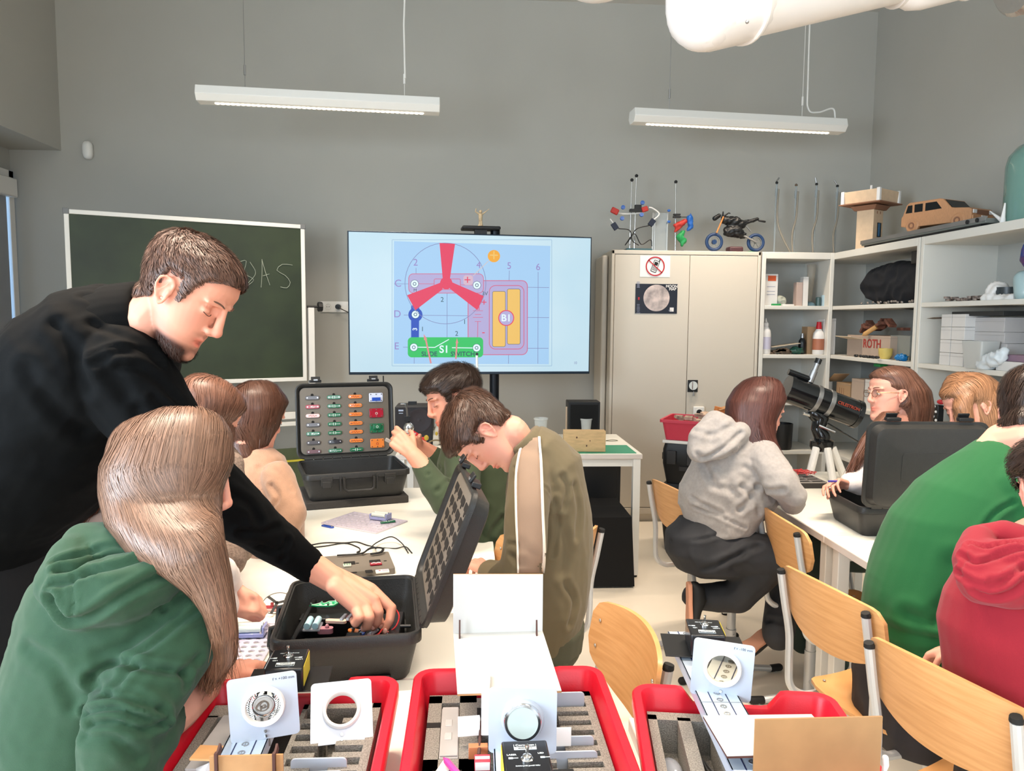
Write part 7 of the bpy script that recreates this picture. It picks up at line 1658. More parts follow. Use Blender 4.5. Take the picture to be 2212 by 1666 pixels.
# speaker box behind, sub-woofer under the desk
p = ony(1228, 900, 5.25); t = thing('loudspeaker', 'black box loudspeaker behind the pink pens on the desk', 'speaker', (p.x+.12, 5.0, DZ)); x0 = ony(1225, 900, 4.96).x; x1 = ony(1296, 900, 4.96).x; zt = ony(1250, 866, 4.96).z
s = MB(); s.bx(x0, x1-.01, 4.90, 5.04, DZ, zt); s.build('cabinet', BLK, t, bevel=.004)
s = MB(); s.bx(x0+.015, x1-.025, 4.892, 4.90, DZ+.02, zt-.02); s.build('grille', mat('grille', '0c0c0d', .9), t)
t = thing('subwoofer', 'large black floor loudspeaker beneath the desk edge', 'speaker', (.84, 4.2, 0)); x0 = ony(1262, 1180, 4.12).x; x1 = ony(1371, 1180, 4.12).x; zt = ony(1300, 1100, 4.12).z
s = MB(); s.add([(x0, 4.10, .01), (x1, 4.10, .01), (x1, 4.42, .01), (x0, 4.42, .01), (x0, 4.12, zt-.05), (x1-.02, 4.12, zt-.05), (x1-.02, 4.40, zt-.05), (x0, 4.40, zt-.05), (x0, 4.18, zt), (x1-.06, 4.18, zt), (x1-.06, 4.38, zt), (x0, 4.38, zt)], [(3, 2, 1, 0), (0, 1, 5, 4), (1, 2, 6, 5), (2, 3, 7, 6), (3, 0, 4, 7), (4, 5, 9, 8), (5, 6, 10, 9), (6, 7, 11, 10), (7, 4, 8, 11), (8, 9, 10, 11)]); s.build('cabinet', mat('speaker_cloth', '0d0d0e', .95), t)
s = MB(); [s.cyl((x, y, 0), (x, y, .012), .02, n=10) for x in (x0+.04, x1-.04) for y in (4.16, 4.36)]; o = s.build('feet', BLKR, t); o['kind'] = 'stuff'
s = MB(); x0b = ony(1240, 1050, 4.75).x; s.bx(x0b, x0b+.28, 4.62, 4.9, 0, .68); s.bx(x0b+.02, x0b+.26, 4.612, 4.62, .05, .63); s.solo('computer_tower', mat('tower_black', '1b1c1e', .4), 'dark computer box under the desk behind the floor loudspeaker', 'computer', bevel=.004)
# desk left end: speaker monitor, magnifier, red tool, cloth
p = ony(853, 905, 4.6); q = ony(935, 905, 4.6); t = thing('loudspeaker', 'black loudspeaker with round cone on the left end of the desk', 'speaker', ((p.x+q.x)/2, 4.65, DZ))
zt = ony(890, 879, 4.6).z; s = MB(); s.bx(p.x, q.x, 4.6, 4.82, DZ, zt); s.build('cabinet', mat('speaker_shell', '1e1a1c', .45), t, bevel=.006)
cM = frame(V((1, 0, 0)), V((0, 0, 1)), V((0, -1, 0))); cp = ony(906, 908, 4.598); s = MB(); s.lathe([(.075, 0), (.075, .004), (.068, .005), (.06, .002), (.02, -.001), (.0, .003)], cp, cM, 32); s.build('cone', mat('cone_dark', '2a2326', .6), t, smooth=True)
s = MB(); s.box(ony(866, 887, 4.597), (.03, .001, .01)); s.box(ony(866, 893, 4.597), (.026, .001, .004)); s.build('label', mat('label_blue', 'b9c4d8', .5), t)
t = thing('lab_clamp', 'grey curved metal clamp band in front of the left loudspeaker', 'clamp', onz(878, 965, DZ))
P = bez([pt(866, 873, 4.3), pt(876, 874, 4.3), pt(879, 885, 4.3), pt(880, 900, 4.3)], 14); s = MB(); s.tube(P, .018, 8, flat=.2); s.build('band', STEEL, t, smooth=True)
s = MB(); s.box(pt(891, 871, 4.32), (.05, .02, .02)); s.box(pt(880, 905, 4.3), (.035, .02, .03)); s.build('jaw', BLK, t, bevel=.002); s = MB(); s.ell(pt(883, 925, 4.3), (.03, .02, .035)); s.build('knob', CHROME, t, smooth=True); s = MB(); pz_ = pt(881, 925, 4.3); s.cyl((pz_.x, pz_.y+.02, DZ), pz_+V((0, .02, .04)), .012, n=10); s.cyl((pz_.x, pz_.y+.02, DZ), (pz_.x, pz_.y+.02, DZ+.012), .05, n=20); s.build('stem', BLK, t)
t = thing('glue_gun', 'bright red hand tool on the desk beside the raised hand', 'tool', onz(892, 962, DZ)); p = pt(892, 951, 4.33); TR = mat('tool_red', 'e02830', .35)
s = MB(); s.loft([(p+V((-.05, 0, .02)), V((0, .02, 0)), V((0, 0, .03))), (p+V((0, 0, .02)), V((0, .025, 0)), V((0, 0, .04))), (p+V((.04, 0, -.01)), V((0, .02, 0)), V((0, 0, .045)))], n=14); s.build('body', TR, t, smooth=True); s = MB(); s.box(p+V((.062, 0, -.008)), (.03, .03, .05)); s.build('side_knob', TR, t, bevel=.005); s = MB(); s.box(p+V((-.005, -.024, .042)), (.05, .012, .008)); s.build('label', mat('tool_label', 'c9a9a4', .5), t)
t = thing('white_cloth_bag', 'crumpled white plastic bag with yellow details on the desk behind the boy', 'bag', onz(940, 968, DZ)); p = onz(945, 962, DZ)
s = MB(); s.loft([(p+V((0, .05, 0)), (.09, 0, 0), (0, .05, 0)), (p+V((0, .05, .05)), (.085, 0, 0), (0, .05, 0)), (p+V((.02, .05, .10)), (.045, 0, 0), (0, .03, 0)), (p+V((.03, .05, .145)), (.02, 0, 0), (0, .015, 0))], n=16); me = remesh(s, .007, 2); wrinkle(me, .012, 25); part_of(me, 'bag', mat('bag_white', 'ded4c2', .6), t)
s = MB(); s.ell(pt(921, 946, 4.28), (.014, .014, .016)); s.ell(pt(943, 937, 4.28), (.008, .008, .012)); s.build('yellow_knob', mat('knob_yellow', 'cfae3c', .5), t, smooth=True)
s = MB(); s.tube(bez([pt(922, 972, 4.30), pt(922, 965, 4.28), pt(928, 955, 4.2), pt(942, 951, 4.22), pt(958, 954, 4.25)], 20), .005, 6); s.solo('grey_tube', mat('tube_olive', '8a7a5c', .5), 'olive flexible tube bending over the desk edge', 'tube', smooth=True)
# wall-mounted pull cord in front of the screen, held upright behind the boy
t = thing('pointer_stick', 'thin pale upright rod with a white tassel behind the dark haired boy', 'rod', pt(1032, 862, 3.6)); s = MB(); s.cyl(pt(1030, 768, 3.6), pt(1031, 850, 3.6), .006, n=8); s.cyl(pt(1031, 850, 3.6), V((pt(1031, 850, 3.6).x, pt(1031, 850, 3.6).y, 0)), .006, n=8); s.build('rod', METW, t); s = MB(); s.tube(bez([pt(1033, 818, 3.58), pt(1036, 828, 3.58), pt(1032, 836, 3.58), pt(1035, 846, 3.58)], 10), .004, 5); s.build('tassel', PAPER, t); s = MB(); s.box(pt(1030, 765, 3.6), (.012, .012, .012)); s.build('tip', BLK, t)
s = MB(); s.lathe([(.14, 0), (.14, .012), (.02, .02)], (pt(1031, 850, 3.6).x, pt(1031, 850, 3.6).y, 0), None, 20); s.build('foot_disc', BLK, t)
# thermostat
p = ony(1508, 890, CY); t = thing('thermostat', 'white round-faced dial unit on the cabinet door', 'thermostat', p); s = MB(); s.box(p+V((0, -.012, 0)), (.085, .024, .085)); s.build('case', METW, t, bevel=.006); s = MB(); s.cyl(p+V((0, -.024, 0)), p+V((0, -.03, 0)), .028, n=24); s.build('bezel_ring', METW, t, smooth=True); s = MB(); s.cyl(p+V((0, -.03, 0)), p+V((0, -.031, 0)), .022, n=24); s.build('display', BLK, t)
# red crate and black stacked boxes left of the hoodie girl
Yc = 4.75; x0 = ony(1450, 930, Yc).x; z1 = ony(1450, 908, Yc).z; z0 = ony(1455, 952, Yc).z
t = thing('red_crate', 'pinkish red storage crate on the black boxes beside the cabinet', 'crate', (x0+.2, Yc+.1, z0)); s = MB(); s.rings([(.36, .30, .02, 0), (.40, .34, .02, z1-z0-.02), (.43, .37, .02, z1-z0-.018), (.43, .37, .02, z1-z0), (.40, .34, .02, z1-z0), (.36, .3, .02, .01)], (x0+.205, Yc+.1, z0), Matrix.Rotation(R(-28), 3, 'Z')); s.build('crate_body', mat('crate_red', 'c8384c', .5), t, smooth=True, ang=40)
t = thing('hand_tools_pile', 'white and brown odds and ends lying in the red crate', 'parts', (x0+.2, Yc+.1, z1-.03)); t['kind'] = 'stuff'
s = MB(); random.seed(3)
for i in range(14): s.box((x0+.2+random.uniform(-.12, .12), Yc+.1+random.uniform(-.1, .1), z1-.02+random.uniform(0, .04)), (random.uniform(.03, .09), random.uniform(.02, .05), .02), Matrix.Rotation(random.uniform(0, 3), 3, 'Z') @ Matrix.Rotation(random.uniform(-.5, .5), 3, 'X'))
s.build('odds_and_ends', mat('odds', 'b9a08c', .7, vary=.5, vscale=20), t)
t = thing('orange_carton', 'orange brown carton flap rising from the red crate', 'box', (x0+.32, Yc+.05, z1-.1)); s = MB(); s.box((x0+.34, Yc+.02, z1+.0), (.11, .06, .16), Matrix.Rotation(R(12), 3, 'Y')); s.build('carton', mat('carton_orange', 'cf8448', .7), t, bevel=.002); s = MB(); s.box((x0+.36, Yc, z1+.085), (.11, .08, .004), Matrix.Rotation(R(-16), 3, 'Y')); s.build('flap', CARD, t)
s = MB(); s.box((x0+.205, Yc+.1, z0-.012), (.39, .33, .02), Matrix.Rotation(R(-28), 3, 'Z')); s.solo('white_tray', METW, 'flat white lid between the red crate and the black boxes', 'lid', bevel=.003)
zz = z0-.024
for k, lb in enumerate(('upper black tool box below the red crate', 'lower black tool box of the stack beside the cabinet')):
    h = .27 if k == 0 else zz; t = thing('tool_box', lb, 'tool box', (x0+.2, Yc+.1, zz-h)); Mz = Matrix.Rotation(R(-28), 3, 'Z'); c0_ = V((x0+.205, Yc+.1, zz-h)); s = MB(); s.rings([(.34, .28, .02, 0.0), (.39, .33, .03, h*.5), (.39, .33, .03, h-.04), (.37, .31, .03, h)], c0_, Mz); s.build('box_body', BLK, t, smooth=True, ang=40)
    for q_ in (-.13, 0, .13): s = MB(); s.box(c0_+Mz @ V((q_, -.17, h-.09)), (.06, .03, .09), Mz); s.build('clasp', mat('clasp_dark', '2c2c2e', .4), t, bevel=.004)
    s = MB(); s.box(c0_+Mz @ V((-.2, 0, h-.1)), (.03, .16, .05), Mz); s.build('side_handle', BLK, t, bevel=.006); s = MB(); s.box(c0_+Mz @ V((0, -.168, h*.4)), (.16, .01, .03), Mz); s.build('front_bar', mat('clasp_dark', '2c2c2e', .4), t, bevel=.002)
    zz -= h
# ------------------------------------------------------------------ on top of the cabinet
ZT_ = ZT
def oc(px, py, y=5.66): return ony(px, py, y)
BLUE = mat('part_blue', '1f5aa8', .4)
p = oc(1372, 535); t = thing('lab_stand', 'thin lab stand with a small drone-like frame and cables on the cabinet', 'stand', (p.x, 5.66, ZT_))
s = MB(); s.box((p.x+.02, 5.66, ZT_+.012), (.2, .12, .024)); s.build('base', mat('base_teal', '27505a', .5), t, bevel=.008)
for px, py in ((1365, 389), (1375, 380)): q = oc(px, py); s = MB(); s.cyl((q.x-.005, 5.66, ZT_+.02), q, .0045, n=8); s.build('rod', CHROME, t, smooth=True); s = MB(); s.ell(q, .013); s.build('rod_cap', BLK, t, smooth=True)
s = MB(); s.box(oc(1374, 455, 5.62), (.10, .04, .02)); s.box(oc(1378, 450, 5.62), (.05, .03, .05)); s.build('clamp_block', BLK, t, bevel=.003)
s = MB(); s.tube(bez([oc(1325, 458), oc(1345, 462), oc(1375, 461), oc(1392, 458)], 10), .006, 6); s.build('cross_arm', METW, t)
RDD = mat('part_red', 'b03028', .5)
for px, py in ((1346, 448), (1344, 472), (1388, 438), (1386, 464)): s = MB(); s.lathe([(0, -.006), (.016, -.005), (.016, .005), (0, .006)], oc(px, py, 5.6), rotv((1, 0, 0), R(70)), 16); s.build('blue_disc', BLUE, t, smooth=True, ang=50)
s = MB(); s.box(oc(1328, 456, 5.6), (.06, .02, .045), rotv((0, 1, 0), R(25))); s.box(oc(1393, 452, 5.6), (.05, .02, .04), rotv((0, 1, 0), R(-20))); s.build('red_part', RDD, t, bevel=.008)
s = MB(); s.tube(bez([oc(1402, 448, 5.6), oc(1410, 450, 5.6), oc(1424, 462, 5.6), oc(1412, 475, 5.6)], 14), .005, 6); s.tube([oc(1318, 473, 5.6), oc(1326, 484, 5.6)], .004, 6); s.build('white_lead', PAPER, t, smooth=True)
for px, py, a_ in ((1328, 489, 35), (1408, 481, -35)): s = MB(); s.box(oc(px, py, 5.6), (.04, .02, .055), rotv((0, 1, 0), R(-a_))); s.build('black_plug', mat('plug_navy', '141c30', .4), t, bevel=.003)
s = MB(); s.tube(bez([oc(1336, 494, 5.6), oc(1360, 498, 5.6), oc(1366, 520, 5.6), oc(1380, 530, 5.6)], 20), .004, 6); s.tube(bez([oc(1403, 487, 5.6), oc(1375, 495, 5.6), oc(1362, 515, 5.6), oc(1350, 530, 5.6)], 20), .004, 6); s.tube(bez([oc(1350, 530, 5.6), oc(1370, 505, 5.6), oc(1385, 528, 5.6), oc(1405, 518, 5.6), oc(1408, 532, 5.6)], 20), .004, 6); s.build('cable', BLK, t, smooth=True)
t = thing('clear_sheet_stand', 'upright clear sheet between two metal posts on the cabinet', 'panel', oc(1428, 535))
q = oc(1412, 460); q2 = oc(1442, 460); s = MB(); s.bx(q.x+.015, q2.x, 5.65, 5.654, ZT_, q.z); s.build('sheet', mat('sheet_grey', 'a8b0b2', .2, alpha=.55), t)
for px in (1410, 1414, 1441): q = oc(px, 460); s = MB(); s.bx(q.x-.005, q.x+.005, 5.645, 5.66, ZT_, q.z); s.build('post', CHROME, t)
p = oc(1459, 535); t = thing('lab_stand', 'lab stand holding red, blue and green model pieces on the cabinet', 'stand', (p.x, 5.66, ZT_)); q = oc(1460, 393); s = MB(); s.cyl((p.x, 5.66, ZT_), q, .0045, n=8); s.build('rod', CHROME, t); s = MB(); s.ell(q, .013); s.build('rod_cap', BLK, t, smooth=True); s = MB(); s.box((p.x, 5.66, ZT_+.006), (.1, .12, .012)); s.build('base', BLK, t); s = MB(); s.box(oc(1462, 464, 5.62), (.05, .03, .012)); s.box(oc(1462, 469, 5.62), (.055, .03, .012)); s.cyl(oc(1468, 469, 5.62), oc(1488, 469, 5.62), .003, n=6); s.build('clamp_block', BLK, t)
for px, py in ((1445, 455), (1445, 479)): s = MB(); s.ell(oc(px, py, 5.6), (.013, .008, .01)); s.build('blue_disc', BLUE, t, smooth=True)
def lump(pts, m_, nm, par, y=5.62, vox=.008, wr=.006):
    s = MB(); s.chain([(oc(px, py, y), r) for px, py, r in pts]); me = remesh(s, vox, 2); wrinkle(me, wr, 30); return part_of(me, nm, m_, par)
lump([(1460, 488, .020), (1470, 484, .024), (1480, 478, .018), (1458, 500, .012)], RDD, 'red_piece', t); lump([(1490, 472, .026), (1492, 490, .020), (1486, 497, .012)], BLUE, 'blue_piece', t); lump([(1492, 462, .006), (1493, 474, .012)], BLUE, 'blue_tip', t); lump([(1476, 500, .014), (1468, 512, .026), (1476, 520, .026), (1474, 529, .016)], mat('part_green', '1f8a4a', .5), 'green_piece', t)
# motorcycle model
yM = 5.62; wl = oc(1543, 508, yM); wr_ = oc(1633, 509, yM); r_ = .070
t = thing('model_motorcycle', 'black model motorcycle with blue tyres on the cabinet', 'model', ((wl.x+wr_.x)/2, yM, ZT_)); wl.z = wr_.z = ZT_+r_+.01; BT = mat('tyre_blue', '17365e', .5); MBK = mat('model_black', '141618', .4); ORG = mat('model_orange', 'd0884a', .4)
MY = frame(V((1, 0, 0)), V((0, 0, 1)), V((0, -1, 0)))
for c_w in (wl, wr_):
    s = MB(); s.tube([c_w+MY @ V((.058*math.cos(a_), .058*math.sin(a_), 0)) for a_ in [2*math.pi*i/28 for i in range(28)]], .0125, 8, close=True); s.build('tyre', BT, t, smooth=True)
    s = MB(); s.ring(c_w+V((0, .006, 0)), .046, .040, .012, MY, 28); [s.box(c_w+MY @ V((.022*math.cos(R(a_)), .022*math.sin(R(a_)), 0)), (.042, .004, .006), MY @ Matrix.Rotation(R(a_), 3, 'Z')) for a_ in range(0, 360, 60)]; s.build('spoked_rim', STEEL, t)
    s = MB(); s.cyl(c_w+V((0, .012, 0)), c_w+V((0, -.012, 0)), .018 if c_w is wl else .010, n=14); s.build('hub', BT if c_w is wl else STEEL, t)
def mp_(px, py, dy=0): return oc(px, py, yM+dy)
s = MB(); s.tube([mp_(1563, 468, -.02), mp_(1548, 503, -.02)], .006, 8); s.tube([mp_(1563, 468, .02), mp_(1548, 503, .02)], .006, 8); s.build('front_fork', ORG, t, smooth=True)
s = MB(); s.chain([(mp_(1566, 476), .030), (mp_(1588, 478), .038), (mp_(1606, 486), .024)]); s.chain([(mp_(1572, 500), .038), (mp_(1590, 500), .046), (mp_(1604, 508), .030)]); s.chain([(mp_(1600, 482), .018), (mp_(1622, 478), .014), (mp_(1638, 473), .012)]); me = remesh(s, .007, 2); wrinkle(me, .008, 40); part_of(me, 'engine_body', MBK, t)
s = MB(); s.chain([(mp_(1618, 478), .010), (mp_(1636, 473), .012)]); s.chain([(mp_(1640, 477), .007), (mp_(1652, 479), .008)]); s.build('seat_tail', MBK, t, smooth=True)
s = MB(); s.chain([(mp_(1544, 472), .018), (mp_(1553, 466), .016)]); s.chain([(mp_(1561, 470), .01), (mp_(1562, 458), .005)]); s.chain([(mp_(1560, 470), .01), (mp_(1574, 460), .004), (mp_(1577, 461), .004)]); s.build('headlight_handlebar', MBK, t, smooth=True)
s = MB(); s.tube([mp_(1600, 506, -.02), wr_+V((0, -.02, 0))], .008, 8); s.tube([mp_(1612, 488, -.015), mp_(1622, 500, -.015)], .006, 8); s.build('swing_arm', STEEL, t)
s = MB(); s.bx(mp_(1572, 520).x, mp_(1602, 520).x, yM-.05, yM+.05, ZT_, ZT_+.045); s.solo('display_block', mat('block_brown', '4a2c30', .5), 'dark brown block propping up the model motorcycle', 'block', bevel=.012)
s = MB(); s.ell((mp_(1621, 533).x, yM+.0, ZT_+.006), (.035, .03, .008)); s.solo('green_disc', mat('part_green', '1f8a4a', .5), 'small green disc under the rear wheel of the model motorcycle', 'disc', smooth=True)
# four glass tubes with hoses on the open shelf top
HOSE = mat('hose_tan', '9d9484', .5, alpha=.75); GLS = mat('tube_glass', 'aeb8bb', .15, alpha=.5)
for i, (px, py, hx, hy, lb) in enumerate(((1678, 395, 1683, 384, 'first lab tube with hose on the shelf, right of the motorcycle'), (1720, 400, 1720, 398, 'second lab tube with brown top on the shelf'), (1764, 398, 1761, 384, 'third lab tube with curved hose on the shelf'), (1809, 402, 1802, 390, 'fourth lab tube beside the wooden tower'))):
    q = oc(px, py, 5.75); t = thing('lab_tube', lb, 'lab tube', (q.x, 5.75, ZT_)); s = MB(); s.cyl((q.x-.002, 5.75, ZT_), q, .007, n=10); s.build('glass_tube', GLS, t, smooth=True)
    s = MB(); s.cyl(q+V((0, 0, -.10)), q+V((0, 0, -.045)), .011, n=10); s.build('sleeve', GLS, t); s = MB(); s.ell(q, .011); s.build('stopper', BLK if i != 1 else mat('part_brown', '6a5a4a', .6), t, smooth=True)
    h_ = oc(hx, hy, 5.75); s = MB(); s.cyl(q+V((-.004, 0, .01)), h_, .006, n=8); s.build('nozzle', STEEL, t)
    s = MB(); s.tube(bez([q+V((.012, -.01, -.05)), q+V((.0 if i % 2 else .004, -.02, -.25)), q+V((.03 if i == 0 else -.03, -.03, -.38)), V((q.x+(.11 if i == 0 else -.03), 5.70, ZT_+.012))], 24), .0075, 6); s.build('hose', HOSE, t, smooth=True)
    s = MB(); s.ell((q.x+.0, 5.75, ZT_+.010), (.035, .03, .012)); s.build('foot', mat('foot_glass', '566268', .3), t, smooth=True)
# ------------------------------------------------------------------ on top of the right shelving
LW_ = mat('laser_cut_wood', 'dcbf9e', .6, vary=.06, vscale=30); LWD = mat('laser_cut_dark', '8a6048', .7); DGL = mat('dark_opening', '0e1214', .4)
p = onx(1876, 530, 2.93); yT = 5.20; q = ony(1880, 450, yT); t = thing('wooden_tower', 'pale wooden model watchtower with an overhanging roof box in the room corner', 'model', (q.x, yT, ZT_))
Mt = Matrix.Rotation(R(32), 3, 'Z'); zA = ony(1880, 455, yT).z; zB = ony(1880, 442, yT).z; zC = ony(1880, 416, yT).z
s = MB(); s.box((q.x, yT, (ZT_+zA)/2), (.125, .125, zA-ZT_), Mt); s.build('shaft', LW_, t, bevel=.002); s = MB(); s.box((q.x, yT, zA+.012), (.19, .19, .03), Mt, .8); s.build('bracket', LWD, t)
s = MB(); s.box((q.x, yT, (zB+zC)/2), (.275, .275, zC-zB), Mt, .93); s.build('roof_box', LW_, t, bevel=.002); s = MB(); s.box((q.x, yT, zB-.004), (.30, .30, .008), Mt); s.build('floor_plate', LWD, t); s = MB(); s.cyl((q.x, yT, zC), (q.x, yT, zC+.05), .008, n=8); s.build('mast', PAPER, t)
for sx_ in (-1, 1):
    for sy_ in (-1, 1): s = MB(); s.box(V((q.x, yT, (zB+zC)/2))+Mt @ V((sx_*.13, sy_*.13, 0)), (.022, .022, zC-zB+.01), Mt); s.build('corner_post', PAPER, t)
s = MB(); s.box(V((q.x, yT, ZT_+.13))+Mt @ V((.012, -.064, 0)), (.045, .006, .10), Mt); s.build('window_opening', DGL, t); s = MB(); s.box(V((q.x, yT, ZT_+.13))+Mt @ V((.006, -.068, 0)), (.02, .004, .09), Mt); s.build('blue_pane', mat('pane_blue', '3a6c92', .3), t)
s = MB(); [s.box(V((q.x, yT, ZT_+.25))+Mt @ V((x, -.064, 0)), (.005, .004, .018), Mt) for x in (-.02, .02)]; s.build('slit', LWD, t)
# conveyor ramp
a = onx(1880, 530, 2.86); b = onx(2155, 492, 2.86); y0, y1 = b.y, a.y; ZR_ = ZT_
t = thing('long_tray_track', 'long grey metal track lying on the right shelving under the wooden car', 'track', (2.9, (y0+y1)/2, ZR_)); s = MB(); s.bx(2.79, 3.0, y0, y1, ZR_+.018, ZR_+.045); s.build('deck', mat('track_grey', '6f726c', .5), t, bevel=.004); s = MB(); s.bx(2.80, 2.99, y0+.05, y1-.03, ZR_, ZR_+.018); s.build('underframe', BLK, t); s = MB(); s.bx(2.785, 2.795, y0, y1, ZR_+.03, ZR_+.055); s.build('rim', STEEL, t); s = MB(); [s.cyl((2.78, y0+x, ZR_+.04), (2.79, y0+x, ZR_+.04), .012, n=10) for x in (.06, .14)]; s.build('roller', BLK, t)
# wooden car
c0_ = onx(2030, 470, 2.90); t = thing('wooden_car', 'wooden model off-road car standing on the grey track', 'model car', (2.9, c0_.y, ZR_+.045)); WC = mat('car_wood', 'c48f66', .55, vary=.08, vscale=20, stretch=(3, 12, 3)); L0, hW = .46, .105; cz_ = ZR_+.045
rz_c = math.atan2(-1, .42); Mc = Matrix.Rotation(rz_c, 3, 'Z'); O_ = V((2.955, c0_.y+.03, cz_))
def cp_(x, y, z): return O_+Mc @ V((x, y, z))
def cprism(poly, y0_, y1_, nm, m_, bev=.004):
    s = MB(); s.prism(poly, y1_-y0_, Mc @ frame(V((1, 0, 0)), V((0, 0, 1)), V((0, -1, 0))), cp_(0, y1_, 0)); return s.build(nm, m_, t, bevel=bev)
side = [(-.225, .045), (-.225, .10), (-.215, .112), (-.19, .178), (-.17, .19), (.03, .19), (.05, .185), (.105, .125), (.215, .112), (.23, .10), (.23, .045), (.185, .035), (-.18, .035)]
cprism(side, -hW, hW, 'body', WC)
for y_ in (-hW-.001, hW-.002):
    for poly in ([(-.195, .125), (-.180, .172), (-.150, .172), (-.150, .125)], [(-.135, .125), (-.135, .174), (-.080, .174), (-.080, .125)], [(-.062, .125), (-.062, .174), (.010, .174), (.045, .128)]):
        cprism(poly, y_, y_+.003, 'side_window', DGL, 0)
s = MB(); P = [cp_(.054, -.09, .178), cp_(.054, .09, .178), cp_(.102, .095, .128), cp_(.102, -.095, .128)]; n_ = (P[1]-P[0]).cross(P[3]-P[0]).normalized(); n_ = n_ if n_.z > 0 else -n_; s.add([p_+n_*.004 for p_ in P]+P, [(0, 1, 2, 3), (4, 7, 6, 5), (0, 4, 5, 1), (1, 5, 6, 2), (2, 6, 7, 3), (3, 7, 4, 0)]); s.build('windscreen', DGL, t)
s = MB(); s.box(cp_(.231, 0, .088), (.004, .12, .026), Mc); s.build('grille', LWD, t)
for y_ in (-.075, .075): s = MB(); s.box(cp_(.231, y_, .09), (.006, .035, .022), Mc); s.build('headlamp', PAPER, t, bevel=.002)
s = MB(); s.box(cp_(.236, 0, .055), (.01, .21, .022), Mc); s.build('bumper', WC, t, bevel=.003); s = MB(); s.box(cp_(.242, 0, .062), (.003, .055, .010), Mc); s.build('number_plate', PAPER, t)
for x_ in (-.145, .150):
    for y_ in (-.098, .098):
        s = MB(); s.lathe([(.0, -.016), (.020, -.016), (.024, -.012), (.036, -.014), (.044, -.008), (.044, .008), (.036, .014), (.024, .012), (.020, .016), (0, .016)], cp_(x_, y_, .044), Mc @ rotv((1, 0, 0), R(90)), 24); w_o = s.build('wheel', WC, t, smooth=True)
        s = MB(); s.ring(cp_(x_, y_+(.017 if y_ > 0 else -.017), .044), .021, .012, .002, Mc @ rotv((1, 0, 0), R(90)), 18); s.build('rim', LWD, w_o)
# paper crane, red thing, glass jar
q = onx(2165, 490, 2.84); s = MB(); b_ = V((2.84, q.y, ZR_)); s.cap(b_+V((0, 0, .02)), .012, b_+V((0, .10, .085)), .003); s.cap(b_+V((0, 0, .02)), .013, b_+V((0, -.01, .11)), .004); s.cap(b_+V((0, 0, 0)), .014, b_+V((0, 0, .03)), .014); s.solo('paper_crane', PAPER, 'white folded paper figure with two spikes beside the glass jar', 'figurine', smooth=True, ang=180)
s = MB(); s.box((3.05, q.y+.12, ZR_+.03), (.06, .18, .05)); s.solo('red_box', mat('box_darkred', '6a2c2c', .6), 'dark red box lying behind the paper figure', 'box', bevel=.004)
jc = onx(2245, 450, 3.02); jd = .165; t = thing('glass_jar', 'huge blue-green glass bottle at the right picture edge', 'jar', (3.02, jc.y, ZR_)); s = MB(); hz = onx(2212, 318, 3.02).z-ZR_
s.lathe([(0, .004), (jd*.96, .004), (jd, .02), (jd, hz*.72), (jd*.93, hz*.84), (jd*.7, hz*.95), (jd*.35, hz*1.02), (jd*.3, hz*1.12), (jd*.27, hz*1.12), (jd*.3, hz*1.0), (jd*.66, hz*.93), (jd*.89, hz*.83), (jd*.96, hz*.72), (jd*.96, .025), (0, .015)], (3.02, jc.y, ZR_), None, 40); s.build('glass', mat('jar_glass', '7fa89c', .08, alpha=.62, coat=.4), t, smooth=True)
# ------------------------------------------------------------------ shelf contents
def zsh(i): return ZS[i]
def box_on(px0, px1, py, depth, y, z, m_, name, label, cat, seam=True, group=None, extra=None, rz=0):
    a_ = ony(px0, 700, y); b_ = ony(px1, 700, y); h = ony((px0+px1)/2, py, y).z-z; t = thing(name, label, cat, ((a_.x+b_.x)/2, y+depth/2, z), 0, group); c_ = V(((a_.x+b_.x)/2, y+depth/2, z)); Mz = Matrix.Rotation(R(rz), 3, 'Z')
    s = MB(); s.box(c_+V((0, 0, h*.5)), (b_.x-a_.x, depth, h), Mz); s.build('carton', m_, t, bevel=.0015)
    if seam: s = MB(); s.box(c_+V((0, 0, h*.93)), (b_.x-a_.x+.0015, depth+.0015, .0015), Mz); s.build('lid_seam', mat('seam_grey', '9a948c', .7), t)
    if extra: extra(t, c_, b_.x-a_.x, h, y)
    return t
WB = mat('box_white', 'd9d6d2', .6); KR = mat('kraft', 'b08f6c', .75)
y_ = 5.56; z3, z4 = ZS[4], ZS[3]
def orange(t, c_, w_, h, y): s = MB(); s.bx(c_.x-w_*.25, c_.x+w_*.35, y-.001, y+.001, c_.z+h*.78, c_.z+h*.95); s.build('orange_label', mat('label_orange', 'c8562c', .5), t); s = MB(); [s.bx(c_.x-w_*.3, c_.x+w_*.3, y-.001, y, c_.z+h*k, c_.z+h*k+.003) for k in (.35, .45, .6)]; s.build('text_lines', mat('print_grey', '8b90a6', .5), t)
box_on(1648, 1677, 592, .05, y_, z3, WB, 'carton_box', 'white carton with an orange label on the top shelf', 'box', extra=orange)
box_on(1718, 1731, 610, .06, y_, z3, mat('box_pinkgrey', 'b5a096', .6), 'carton_box', 'greyish pink tall box on the top shelf', 'box')
box_on(1732, 1743, 598, .06, y_, z3, WB, 'carton_box', 'narrow white box on the top shelf beside the pinkish box', 'box')
t = thing('plastic_bag', 'crumpled clear bag on the top shelf', 'bag', ony(1688, 645, y_)); s = MB(); q = V((ony(1688, 645, y_).x, y_+.03, z3)); s.ell(q+V((0, 0, .035)), (.05, .03, .04)); me = remesh(s, .008, 1); wrinkle(me, .014, 30); part_of(me, 'bag', mat('bag_clear', 'bfc2b4', .3, alpha=.7), t)
